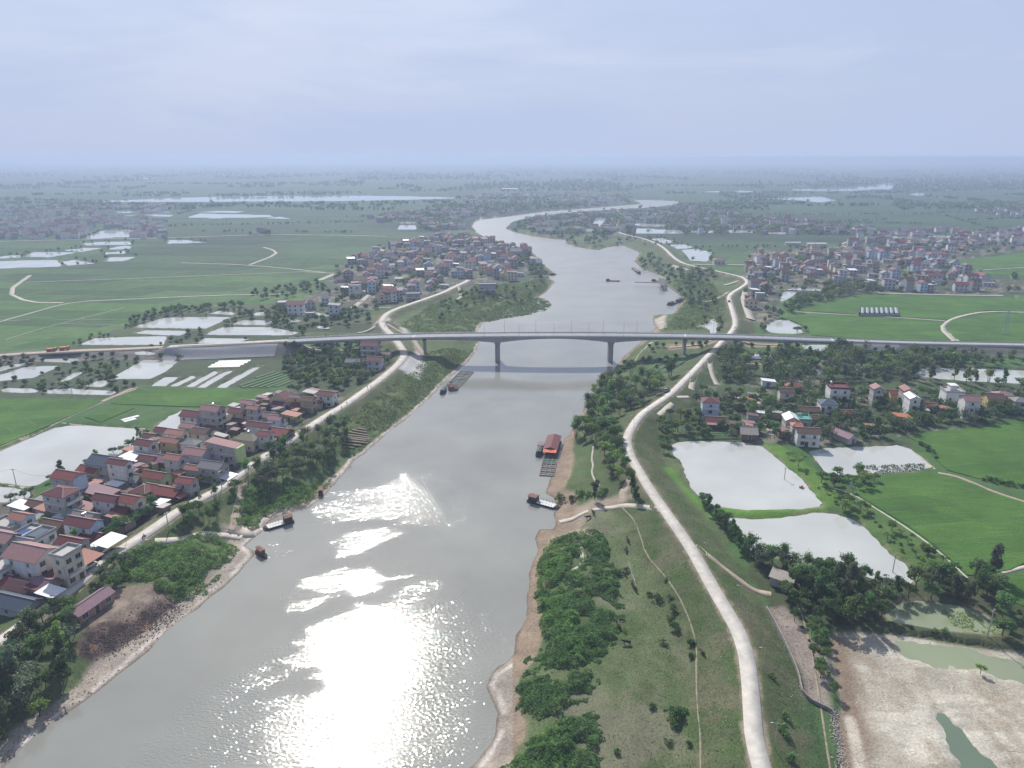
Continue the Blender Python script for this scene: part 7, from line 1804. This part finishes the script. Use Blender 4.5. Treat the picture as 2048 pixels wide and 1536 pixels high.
def cages(a, b, W, nx, ny, label, fill=()):
    c, h, L = from_to(a, b); root = empty('fish_cages', (*c, 0), h, label, 'fish cages')
    for i in range(nx + 1):
        x = -L / 2 + L * i / nx; MB().box(x - .22, x + .22, -W / 2, W / 2, .05, .38).obj('walkway', WOOD, root)
    for j in range(ny + 1):
        y = -W / 2 + W * j / ny; MB().box(-L / 2, L / 2, y - .2, y + .2, .06, .34).obj('walkway', WOOD, root)
    for i in range(nx):
        for j in range(ny):
            x0, x1 = -L / 2 + L * i / nx + .24, -L / 2 + L * (i + 1) / nx - .24; y0, y1 = -W / 2 + W * j / ny + .22, -W / 2 + W * (j + 1) / ny - .22
            if (i, j) in fill or (i,) in fill: MB().box(x0, x1, y0, y1, .04, .22).obj('net_cover', NET, root)
            else: MB().cyl(((x0 + x1) / 2, y0, .1), ((x0 + x1) / 2, y1, .1), .12, .12, 5).obj('float', BLUEP if (i + j) % 3 == 0 else HULL, root)
cages((1094, 952), (1101, 914), 6.0, 5, 3, 'fish cage frames floating below the raft house', ((3,), (4,)))
cages((904, 775), (934, 744), 8.5, 6, 2, 'green-netted fish cages floating by the left bank before the bridge', ((0,), (1,), (3, 0), (5, 1)))
c, h, L = from_to((899, 780), (913, 778)); root = empty('raft_hut', (*c, 0), h, 'small floating hut with red-brown roof beside the left fish cages', 'hut')
MB().box(-2.8, 2.8, -1.8, 1.8, .05, .45).obj('raft', WOOD, root); MB().box(-2.3, 2.3, -1.4, 1.4, .46, 2.3).obj('wall', WOOD, root); MB().box(.6, 2.2, -1.45, -1.41, .8, 2.1).obj('door', DECKW, root)
mb, _, _, _ = roof_mesh('gx', 4.6, 2.8, 2.3, .35, .7); mb.obj('roof', ROOFS['red'], root)
c, h, L = from_to((1601, 977), (1607, 973), ZP); root = empty('aerator_raft', (*c, ZP), h, 'tiny red and white raft on the largest right pond', 'raft')
MB().box(-1, 1, -.7, .7, 0, .25).obj('float', DECKW, root); MB().box(-.5, .4, -.35, .35, .26, .8).obj('motor', TARP, root); MB().cyl((-.9, -.7, .4), (-.9, .7, .4), .3, .3, 8).obj('paddle', RUST, root)

# ================================================================== VEHICLES
TYRE = M('tyre', (0.02, 0.02, 0.02), .9, .1, 1)
def car(px, py, z, head, paint, label, s=1.0, truck=False):
    x, y = P(px, py, z); root = empty('truck' if truck else 'car', (x, y, hz(x, y) + .08), head, label, 'truck' if truck else 'car'); root.scale = (s,) * 3
    if not truck:
        side = [(-2.1, .35), (-2.15, .75), (-1.95, 1.0), (-1.5, 1.05), (1.0, 1.0), (1.9, .85), (2.1, .6), (2.1, .35)]
        cab_ = [(-1.75, 1.02), (-1.35, 1.5), (.35, 1.52), (1.05, 1.0)]
        mb = MB(); n = len(side)
        mb.add([(a, -.85, b) for a, b in side] + [(a, .85, b) for a, b in side], [tuple(range(n)), tuple(range(2 * n - 1, n - 1, -1))] + [(i, n + i, n + (i + 1) % n, (i + 1) % n) for i in range(n)])
        mb.obj('body', paint, root)
        mb = MB(); mb.add([(a, -.78 + (.12 if b > 1.2 else 0), b) for a, b in cab_] + [(a, .78 - (.12 if b > 1.2 else 0), b) for a, b in cab_], [(0, 1, 2, 3), (7, 6, 5, 4), (0, 4, 5, 1), (2, 6, 7, 3)]); mb.obj('windows', GLASS, root)
        MB().box(-1.36, .36, -.67, .67, 1.51, 1.57).obj('roof', paint, root)
        W_ = [(-1.3, .3), (1.3, .3)]
    else:
        MB().box(-3.0, 1.2, -1.1, 1.1, .9, 2.1).obj('tipper', paint, root); MB().box(1.4, 2.9, -1.05, 1.05, .6, 2.5).obj('cab', paint, root); MB().box(2.2, 2.93, -1.0, 1.0, 1.5, 2.2).obj('windscreen', GLASS, root); MB().box(-3, 2.9, -.5, .5, .5, .89).obj('chassis', HULL, root)
        W_ = [(-2.2, .45), (-1.0, .45), (2.1, .45)]
    for wx_, r_ in W_:
        for s_ in (-1, 1): MB().cyl((wx_, s_ * .7, r_), (wx_, s_ * .95, r_), r_, r_, 10).obj('wheel', TYRE, root)
PW = M('car_white', (0.75, 0.75, 0.75), .3, .03, 1, spec=.6); PD = M('car_black', (0.02, 0.02, 0.025), .25, .05, 1, spec=.6); PO = M('truck_orange', (0.50, 0.16, 0.05), .6, .15, 1); PG = M('car_grey', (0.20, 0.21, 0.23), .35, .05, 1)
rd = R(73)
car(181, 1133, 6.6, rd, PW, 'white car parked at the roadside by the pink canopy')
car(193, 1120, 6.6, rd, PD, 'black car parked just behind the white one')
car(1332, 786, 7.0, R(50), PG, 'grey van parked under the trees beside the right dike road', 1.2)
car(104, 702, 5.4, R(10), PO, 'orange tipper truck on the earth road left of the bridge, left one', 1.0, True)
car(130, 700, 5.4, R(12), PO, 'orange tipper truck on the earth road left of the bridge, right one', 1.0, True)
car(1458, 604, 8.0, R(80), PD, 'dark car on the right dike road beyond the bridge')

# ================================================================== PEOPLE AND CATTLE
def skin(name, V, E, rad, mats, pick, sub=1):
    me = bpy.data.meshes.new(name); me.from_pydata(V, E, [])
    o = bpy.data.objects.new(name, me); COL.objects.link(o)
    m = o.modifiers.new('s', 'SKIN'); m.use_smooth_shade = True
    sv = me.skin_vertices[0].data
    for i, r_ in enumerate(rad): sv[i].radius = (r_, r_) if not isinstance(r_, tuple) else r_
    sv[0].use_root = True
    ss_ = o.modifiers.new('u', 'SUBSURF'); ss_.levels = sub; ss_.render_levels = sub
    dg = bpy.context.evaluated_depsgraph_get(); dg.update()
    res = bpy.data.meshes.new_from_object(o.evaluated_get(dg)); res.name = name
    bpy.data.objects.remove(o); res.materials.clear()
    for q in mats: res.materials.append(q)
    for p in res.polygons: p.material_index = pick(p.center)
    return res
SKIN = M('skin', (0.36, 0.22, 0.15), .7, .05, 1); HAIR = M('hair', (0.012, 0.01, 0.01), .8, .1, 1)
CL = {k: M('cloth_' + k, c, .9, .1, 1) for k, c in dict(black=(.02, .02, .025), blue=(.03, .07, .25), grey=(.15, .15, .16), red=(.3, .03, .03), white=(.6, .6, .6)).items()}
PV_ = [(0, 0, .95), (0, 0, 1.2), (0, 0, 1.42), (0, .01, 1.54), (0, .02, 1.66), (0, .02, 1.74), (.10, 0, .9), (.11, .06, .5), (.11, .02, .08), (.11, .16, .04), (-.10, 0, .9), (-.11, -.04, .5), (-.11, -.22, .10), (-.11, -.10, .05), (.19, 0, 1.4), (.24, -.05, 1.13), (.25, .08, .9), (.25, .12, .82), (-.19, 0, 1.4), (-.24, .05, 1.13), (-.25, .14, .92), (-.25, .18, .84), (0, .12, 1.62)]
PE_ = [(0, 1), (1, 2), (2, 3), (3, 4), (4, 5), (0, 6), (6, 7), (7, 8), (8, 9), (0, 10), (10, 11), (11, 12), (12, 13), (2, 14), (14, 15), (15, 16), (16, 17), (2, 18), (18, 19), (19, 20), (20, 21), (4, 22)]
PR_ = [.14, .15, .14, .055, .095, .07, .085, .06, .045, .04, .085, .06, .045, .04, .06, .045, .035, .04, .06, .045, .035, .04, .025]
def person_mesh(shirt, legs):
    return skin('person', PV_, PE_, PR_, [SKIN, HAIR, CL[shirt], CL[legs]], lambda c: (1 if c.z > 1.66 or (c.z > 1.58 and c.y < -.02) else 0) if c.z > 1.48 else (0 if c.z < .9 and abs(c.x) > .2 else (2 if c.z > .93 else 3)))
PM = [person_mesh('black', 'black'), person_mesh('blue', 'grey'), person_mesh('red', 'black'), person_mesh('grey', 'black')]
def person(px, py, z, label, i, head=0, up=.1, s=1.0):
    x, y = P(px, py, z); o = link('person', PM[i % 4], None, (x, y, hz(x, y) + up), head); o.scale = (s,) * 3
    return props(o, label, 'person')
person(735, 777, 6.7, 'person in dark clothes walking on the left dike road, left of a pair', 0, R(-20))
person(742, 776, 6.7, 'person walking on the left dike road, right of a pair', 3, R(-20))
person(694, 809, 6.7, 'person in dark clothes walking alone on the left dike road above the village', 0, R(160))
person(683, 818, 6.7, 'person walking just behind another where the village row ends', 3, R(160))
person(764, 645, 6.7, 'person on the left dike road just beyond the bridge, leftmost of three', 0)
person(768, 645, 6.7, 'person on the left dike road just beyond the bridge, middle of three', 1)
person(770, 654, 6.7, 'person on the left dike road nearest the bridge', 2)
person(423, 990, 6.7, 'person in dark clothes standing on the dike road in the village', 0, R(40))
person(199, 1137, 6.7, 'person standing beside the white parked car', 0, R(90))
person(52, 1232, 6.7, 'person in blue at the roadside at the lower left', 1)
person(1206, 1015, 4, 'person in dark clothes walking on the right ferry track', 0, R(90))
person(1470, 657, 8.1, 'person walking on the right dike road just beyond the bridge', 0)
person(1417, 720, 8.1, 'person walking on the right dike road before the bridge', 3)
def bike(px, py, z, head, label, i):
    x, y = P(px, py, z); zz = hz(x, y) + .12; root = empty('motorbike', (x, y, zz), head, label, 'motorbike')
    for yy in (-.62, .62): MB().cyl((-.06, yy, .3), (.06, yy, .3), .3, .3, 10).obj('wheel', TYRE, root)
    MB().box(-.12, .12, -.6, .45, .4, .7).obj('body', CL['red'], root); MB().box(-.14, .14, -.65, .1, .71, .8).obj('seat', CL['black'], root); MB().cyl((-.35, .5, 1.0), (.35, .5, 1.0), .03, .03, 5).obj('handlebar', STEEL, root); MB().cyl((0, .62, .3), (0, .45, 1.0), .04, .04, 5).obj('fork', STEEL, root)
    V = [(a, b, c - (.25 if c < 1 else .2) + (.0)) for a, b, c in PV_]
    V[6] = (.12, .05, .68); V[7] = (.17, .42, .62); V[8] = (.17, .38, .25); V[9] = (.17, .52, .22); V[10] = (-.12, .05, .68); V[11] = (-.17, .42, .62); V[12] = (-.17, .38, .25); V[13] = (-.17, .52, .22)
    V[15] = (.26, .15, .98); V[16] = (.32, .42, 1.0); V[17] = (.33, .5, 1.02); V[19] = (-.26, .15, .98); V[20] = (-.32, .42, 1.0); V[21] = (-.33, .5, 1.02)
    me = skin('person', V, PE_, PR_, [SKIN, HAIR, CL[('grey', 'blue')[i % 2]], CL['black']], lambda c: (1 if c.z > 1.45 else 0) if c.z > 1.28 else (2 if c.z > .76 else 3))
    props(link('person', me, None, (x, y, zz), head), 'rider on ' + label, 'person')
bike(288, 1075, 6.7, R(-17), 'red motorbike riding along the dike road past the village trees', 0)
bike(400, 995, 6.7, R(-17), 'red motorbike on the dike road by the shop with pale awning', 1)
CV = [(0, 0, 1.05), (0, .5, 1.08), (0, .95, 1.12), (0, 1.25, 1.25), (0, 1.5, 1.22), (0, 1.8, 1.08), (0, -.55, 1.08), (0, -.85, 1.1), (.2, .72, .75), (.2, .74, .4), (.2, .72, .05), (-.2, .72, .75), (-.2, .66, .4), (-.2, .68, .05), (.2, -.7, .8), (.2, -.88, .42), (.2, -.82, .05), (-.2, -.7, .8), (-.2, -.82, .42), (-.2, -.76, .05), (0, -.98, .95), (0, -1.02, .5), (.16, 1.42, 1.4), (-.16, 1.42, 1.4), (.3, 1.38, 1.55), (-.3, 1.38, 1.55)]
CE = [(0, 1), (1, 2), (2, 3), (3, 4), (4, 5), (0, 6), (6, 7), (2, 8), (8, 9), (9, 10), (2, 11), (11, 12), (12, 13), (6, 14), (14, 15), (15, 16), (6, 17), (17, 18), (18, 19), (7, 20), (20, 21), (4, 22), (4, 23), (22, 24), (23, 25)]
CR = [.36, .36, .32, .2, .17, .11, .34, .2, .12, .08, .07, .12, .08, .07, .15, .09, .07, .15, .09, .07, .04, .03, .06, .06, .03, .03]
COWM = [skin('cow', CV, CE, CR, [M('cow_dark', (0.035, 0.028, 0.024), .8, .2, 2)], lambda c: 0), skin('cow', CV, CE, CR, [M('cow_brown', (0.10, 0.055, 0.035), .8, .2, 2)], lambda c: 0)]
for px, py, a, i, lab in ((1254, 1288, 80, 0, 'dark cow standing broadside beside the thicket edge'), (1256, 1084, 10, 0, 'dark cow grazing below the ferry track, farthest up the pasture'), (1252, 1100, 160, 0, 'dark cow grazing, second down the pasture'), (1250, 1150, 20, 1, 'brown cow grazing among the bushes at the thicket edge'), (1264, 1168, 170, 0, 'dark cow grazing on the worn double path'), (1271, 1181, 15, 0, 'dark cow grazing just below the worn double path'), (1238, 1254, 0, 1, 'brown cow half in the edge of the thicket'), (1402, 1316, 190, 1, 'brown cow grazing on the dike slope by the footpath'), (1187, 1028, 20, 0, 'dark cow at the top of the pasture by the ferry track'), (1177, 1034, 110, 0, 'dark cow nearest the right ferry landing')):
    x, y = P(px, py, 3.6); props(link('cow', COWM[i], None, (x, y, hz(x, y) - .02), R(a)), lab, 'cow')

# ================================================================== POLES, PYLONS, WALLS
POLEC = M('pole_concrete', (0.36, 0.35, 0.33), .9, .15, 1)
WIRE = M('wire', (0.05, 0.05, 0.055), .6, 0, 1)
def pole(px, py, h, label, z=3.5, arm=0.0):
    x, y = P(px, py, z); root = empty('power_pole', (x, y, hz(x, y) - .3), arm, label, 'power pole')
    MB().cyl((0, 0, 0), (0, 0, h), .17, .11, 8).obj('shaft', POLEC, root)
    MB().box(-.9, .9, -.06, .06, h - .6, h - .45).obj('crossarm', STEEL, root)
    for k in (-.8, 0, .8): MB().cyl((k, 0, h - .44), (k, 0, h - .2), .05, .04, 6).obj('insulator', TRIM, root)
    return (x, y, hz(x, y) + h - .5)
def wire(a, b, label, sag=1.0):
    pts = [Vector(a).lerp(Vector(b), t / 10) - Vector((0, 0, sag * 4 * (t / 10) * (1 - t / 10))) for t in range(11)]
    mb = MB()
    for p, q in zip(pts[:-1], pts[1:]): mb.cyl(p, q, .03, .03, 4)
    props(mb.obj('power_wire', WIRE), label, 'wire')
p1 = pole(32, 968, 7.5, 'pole on the dam between the two left ponds')
pv = (*P(-120, 985), 10.5); wire(p1, pv, 'wire running left from the pole on the pond dam')
x, y = P(120, 985); wire(p1, (x, y, 11), 'wire running from the pond dam pole to the tall grey house', 1.5)
pA = pole(1975, 1273, 9.0, 'thick concrete power pole at the right edge by the shaded pond', arm=.5)
pB = pole(1786, 1140, 8.0, 'power pole standing at the rim of the second right pond', arm=.5)
pC = pole(1697, 1000, 8.0, 'power pole on the bund where the ponds meet', arm=.5)
pD = pole(1569, 955, 6.5, 'thin pole on the grassy bund of the largest pond', arm=.5)
for a_, b_, n_ in ((pA, pB, 'between the right-edge pole and the second pond pole'), (pB, pC, 'between the second pond pole and the bund pole')):
    wire(a_, b_, 'power wire ' + n_, 1.2)
pole(446, 992, 8, 'power pole beside the dike road near the unpainted grey house', arm=1.2); pole(340, 1075, 7.5, 'power pole beside the dike road by the ferry track fork', arm=1.2); pole(145, 792, 7, 'lone pole in the left rice field', arm=.3); pole(140, 1195, 7.5, 'power pole at the shop front at the lower left', arm=1.2)
def pylon(px, py, h, label, wt=.35):
    x, y = P(px, py); root = empty('pylon', (x, y, Z0), .2, label, 'pylon'); b = h * .11; t_ = h * .025
    mb = MB(); k = 7
    for i in range(k):
        z0, z1 = h * i / k, h * (i + 1) / k; r0 = b + (t_ - b) * i / k; r1 = b + (t_ - b) * (i + 1) / k
        c0 = [(r0, r0, z0), (-r0, r0, z0), (-r0, -r0, z0), (r0, -r0, z0)]; c1 = [(r1, r1, z1), (-r1, r1, z1), (-r1, -r1, z1), (r1, -r1, z1)]
        for j in range(4): mb.cyl(c0[j], c1[j], wt * .5, wt * .5, 4); mb.cyl(c0[j], c1[(j + 1) % 4], wt * .3, wt * .3, 3); mb.cyl(c0[(j + 1) % 4], c1[j], wt * .3, wt * .3, 3)
    mb.obj('lattice', STEEL, root)
    for z, w in ((h * .72, h * .16), (h * .84, h * .13), (h * .95, h * .10)): MB().box(-w, w, -wt, wt, z - wt, z + wt).obj('crossarm', STEEL, root)
pylon(2008, 668, 17, 'pale lattice pylon in the rice field behind the bridge road', .16)
pylon(1862, 352, 46, 'hazy lattice pylon on the far right horizon, middle one', 1.2); pylon(1634, 346, 46, 'hazy lattice pylon on the far horizon, leftmost of three', 1.2); pylon(1966, 352, 46, 'hazy lattice pylon on the far right horizon, rightmost one', 1.2)
# wall round the dry plot
STONE = M('rubble_stone', (0.26, 0.24, 0.22), .95, .35, 1.2, .3)
wl = pxline([(1532, 1219), (1560, 1270), (1583, 1320), (1597, 1355), (1602, 1385), (1607, 1396), (1640, 1412), (1664, 1423)], 3.6, 1)
wl = resample(wl, 1.5); wz = H(wl[:, 0], wl[:, 1])
props(loft('garden_wall', np.column_stack([wl, wz]), [(-.15, -.3), (.15, -.3), (.13, .95), (-.13, .95)], STONE), 'low grey wall around the dry plot beside the drained pond', 'wall')
# stones along the edge of the mud, litter on the slopes: too small to pick apart
def bits(name, polyline_px, n, spread, s0, s1, mat, label, cat, seed, z=3.0, lift=0.5):
    rg = np.random.default_rng(seed); l = resample(PP(polyline_px, z), .5)
    i = rg.integers(0, len(l), n); xy = l[i] + rg.normal(size=(n, 2)) * spread
    m = sdist(xy[:, 0], xy[:, 1], RIVER, 30) > .5; xy = xy[m]; n = len(xy)
    zz = H(xy[:, 0], xy[:, 1]); mb = MB()
    for (x, y), q in zip(xy, zz):
        s = rg.uniform(s0, s1); a = rg.uniform(0, 3.14); k = 5; hh = s * rg.uniform(.4, .9)
        r_ = [s * rg.uniform(.7, 1.2) for _ in range(k)]
        mb.add([(x + r_[j] * math.cos(a + j * 1.257), y + r_[j] * math.sin(a + j * 1.257), q - .05) for j in range(k)] + [(x + .5 * r_[j] * math.cos(a + j * 1.257), y + .5 * r_[j] * math.sin(a + j * 1.257), q + hh * lift * 2) for j in range(k)], [tuple(range(k, 2 * k))] + [(j, (j + 1) % k, k + (j + 1) % k, k + j) for j in range(k)])
    props(mb.obj(name, mat), label, cat, None, 'stuff')
bits('rubble', [(1664, 1425), (1672, 1460), (1680, 1500), (1686, 1560)], 420, .7, .1, .32, M('rubble_pale', (0.36, 0.32, 0.28), .95, .4, 2), 'loose pale rubble along the edge of the drained pond', 'rubble', 5)
bits('litter', [(1410, 1180), (1440, 1300), (1450, 1420), (1460, 1530)], 150, 2.6, .05, .13, M('litter_white', (0.65, 0.65, 0.63), .8, .2, 1), 'white scraps of litter on the slope left of the right dike road', 'litter', 6, lift=.2)
bits('litter', [(1545, 1240), (1580, 1340), (1590, 1440), (1600, 1530)], 140, 1.6, .05, .13, M('litter_white', (0, 0, 0)), 'white scraps of litter on the slope right of the right dike road', 'litter', 7, lift=.2)
bits('beach_debris', [(19, 1518), (159, 1400), (292, 1298), (397, 1205), (470, 1140)], 260, 2.0, .06, .28, WOOD, 'driftwood and debris along the near left beach', 'debris', 8, 0.4)
bits('beach_debris', [(655, 976), (726, 900), (816, 826), (893, 752), (950, 700)], 260, 1.4, .12, .4, STONE, 'stones and debris along the left bank below the bridge', 'debris', 9, 0.4)
# pale ridges left by wheels and nets in the mud
def mud_ridges(n, seed):
    rg = np.random.default_rng(seed); mb = MB()
    for i in range(n):
        x, y = P(rg.uniform(1700, 2120), rg.uniform(1300, 1580), 2.4); xx, yy = np.array([x]), np.array([y])
        if sdist(xx, yy, MUD, 10)[0] > -2 or sdist(xx, yy, MUD_W1, 10)[0] < 1.5 or sdist(xx, yy, MUD_W2, 10)[0] < 1.5: continue
        a = rg.normal() * .5 + .2; L = rg.uniform(.8, 3.2); c = rg.normal() * .25; w = rg.uniform(.05, .13); k = 6
        t = np.linspace(-.5, .5, k) * L; px_, py_ = x + t * math.cos(a) - c * t * t * math.sin(a), y + t * math.sin(a) + c * t * t * math.cos(a); z = H(px_, py_)
        nx, ny = -math.sin(a) * w, math.cos(a) * w
        vs = [(px_[j] - nx, py_[j] - ny, z[j] - .03) for j in range(k)] + [(px_[j], py_[j], z[j] + .05) for j in range(k)] + [(px_[j] + nx, py_[j] + ny, z[j] - .03) for j in range(k)]
        mb.add(vs, [(j, j + 1, k + j + 1, k + j) for j in range(k - 1)] + [(k + j, k + j + 1, 2 * k + j + 1, 2 * k + j) for j in range(k - 1)])
    props(mb.obj('mud_ridges', M('mud_dry', (0.56, 0.50, 0.40), .95, .3, 2)), 'pale ridges and wheel marks in the drained pond mud', 'mud', None, 'stuff')
mud_ridges(190, 12)
# spoil bank at the lower left
bits('spoil_heap', [(190, 1290), (250, 1262), (310, 1225), (350, 1200)], 1500, 2.4, .08, .26, M('spoil_earth', (0.10, 0.07, 0.06), .95, .5, 1.5), 'dark clods of the spoil bank above the left beach', 'spoil', 10, 3.2)
def round_tank(px, py, z, label):
    x, y = P(px, py, z); root = empty('water_tank', (x, y, hz(x, y)), 0, label, 'water tank'); MB().cyl((0, 0, 0), (0, 0, 1.5), .9, .95, 14).obj('body', BLUEP, root); MB().cyl((0, 0, 1.51), (0, 0, 1.7), .8, .5, 14).obj('lid', DECKW, root)
round_tank(209, 1208, 3.6, 'blue round water tank with pale lid in the yard above the left beach')
# rows of vegetables
def beds(poly_px, ang, gap, w, mat, label, seed, hh=.35):
    poly = PP(poly_px); c = poly.mean(0); rg = np.random.default_rng(seed); d = np.array([math.cos(ang), math.sin(ang)]); nn = np.array([-d[1], d[0]]); mb = MB()
    ext = np.abs((poly - c) @ nn).max(); lx = np.abs((poly - c) @ d).max(); kids = 0
    root = empty('vegetable_plot', (*c, Z0), 0, label, 'vegetable plot')
    k = -ext
    while k < ext:
        t = np.linspace(-lx, lx, 60); q = c + nn * k + d[None] * t[:, None]; m = inside(q[:, 0], q[:, 1], poly)
        if m.sum() > 3:
            a, b = t[m].min(), t[m].max(); p0, p1 = c + nn * k + d * a, c + nn * k + d * b; z0, z1 = hz(*p0) - Z0, hz(*p1) - Z0; o = nn * w / 2
            v = [(*(p0 - o - c), z0), (*(p1 - o - c), z1), (*(p1 + o - c), z1), (*(p0 + o - c), z0)]
            v2 = [(a_[0] * 1 + (0), a_[1], a_[2] + hh) for a_ in v]
            MB().add(v + v2, [(4, 5, 6, 7), (0, 1, 5, 4), (1, 2, 6, 5), (2, 3, 7, 6), (3, 0, 4, 7)]).obj('bed', mat, root)
        k += gap
VEG = M('vegetable_green', (0.06, 0.12, 0.045), .9, .35, 1.5); PLAST = M('plastic_mulch', (0.55, 0.56, 0.56), .5, .2, 1)
beds([(1402, 866), (1474, 866), (1484, 879), (1400, 880)], 0, 2.0, 1.2, VEG, 'dark vegetable beds at the edge of the largest right pond', 1)
beds([(668, 875), (730, 850), (742, 872), (692, 892)], .35, 2.2, 1.3, M('terrace_earth', (0.20, 0.165, 0.125), .95, .35, 1.5), 'terraced brown vegetable beds on the left bank', 2)
beds([(470, 776), (540, 742), (575, 748), (600, 756), (560, 776)], 1.05, 4.0, 2.6, VEG, 'long dark vegetable beds above the left rice plot', 3)
beds([(415, 734), (442, 720), (505, 720), (474, 736)], 0.1, 4, 3.4, PLAST, 'plot under white plastic sheets by the left ponds', 4, .2)
beds([(240, 842), (268, 830), (282, 832), (255, 846)], .9, 3, 2.4, PLAST, 'small plot under white plastic behind the left village', 5, .2)
beds([(1305, 715), (1405, 708), (1350, 745), (1290, 745)], .9, 5, 3.6, VEG, 'green vegetable plot between river path and dike by the bridge', 6, .3)
# poly tunnels
PLA = M('tunnel_plastic', (0.33, 0.36, 0.34), .35, .1, 1); NETD = M('shade_net', (0.03, 0.07, 0.055), .9, .2, 1)
for i in range(8):
    x, y = P(1724 + i * 9.6, 627, Z0); root = empty('poly_tunnel', (x, y, Z0 + .4), R(-25), 'white plastic tunnel in the right rice field, number %s from the left' % ('one two three four five six seven eight'.split()[i]), 'poly tunnel', 'plastic tunnels in the right rice field')
    mb = MB(); n = 7; vs = [(math.cos(math.pi * k / (n - 1)) * 2.2, yy, math.sin(math.pi * k / (n - 1)) * 2.6) for yy in (-12, 12) for k in range(n)]
    mb.add(vs, [(k, k + 1, n + k + 1, n + k) for k in range(n - 1)] + [tuple(range(n)), tuple(range(2 * n - 1, n - 1, -1))]); mb.obj('cover', PLA, root)
    MB().box(-2.5, -1.5, -12.2, 12.2, 0, 2.9).obj('side_net', NETD, root)
# long pale sheds on the far plain
for px, py, L, lab in ((281, 359, 150, 'long pale factory roof on the far left plain'), (1020, 379, 60, 'long yellowish roof on the far plain in mid picture'), (1585, 490, 22, 'white greenhouse left of a pair in the right fields'), (1632, 492, 28, 'white greenhouse right of a pair in the right fields')):
    x, y = P(px, py); root = empty('long_shed', (x, y, Z0), 0, lab, 'shed'); mb, _, _, g = roof_mesh('gx', L, L * .2, 3.5, .3, 1.5); mb.obj('roof', ROOFS['whitemetal'], root); MB().box(-L / 2, L / 2, -L * .1, L * .1, 0, 3.5).obj('wall', WALLS['cream'], root)
# ================================================================== HAZE
def haze():
    m = bpy.data.materials.new('haze_air'); m.use_nodes = True
    nt = m.node_tree; nt.nodes.clear()
    out = nt.nodes.new('ShaderNodeOutputMaterial'); v = nt.nodes.new('ShaderNodeVolumePrincipled')
    v.inputs['Color'].default_value = (0.465, 0.565, 0.76, 1)
    v.inputs['Density'].default_value = 0.00023
    v.inputs['Anisotropy'].default_value = 0.25
    nt.links.new(v.outputs['Volume'], out.inputs['Volume'])
    o = MB().box(-50000, 50000, -3000, 62000, -5, HC + 6).obj('haze', m)
    props(o, kind='stuff')
    return o
haze()
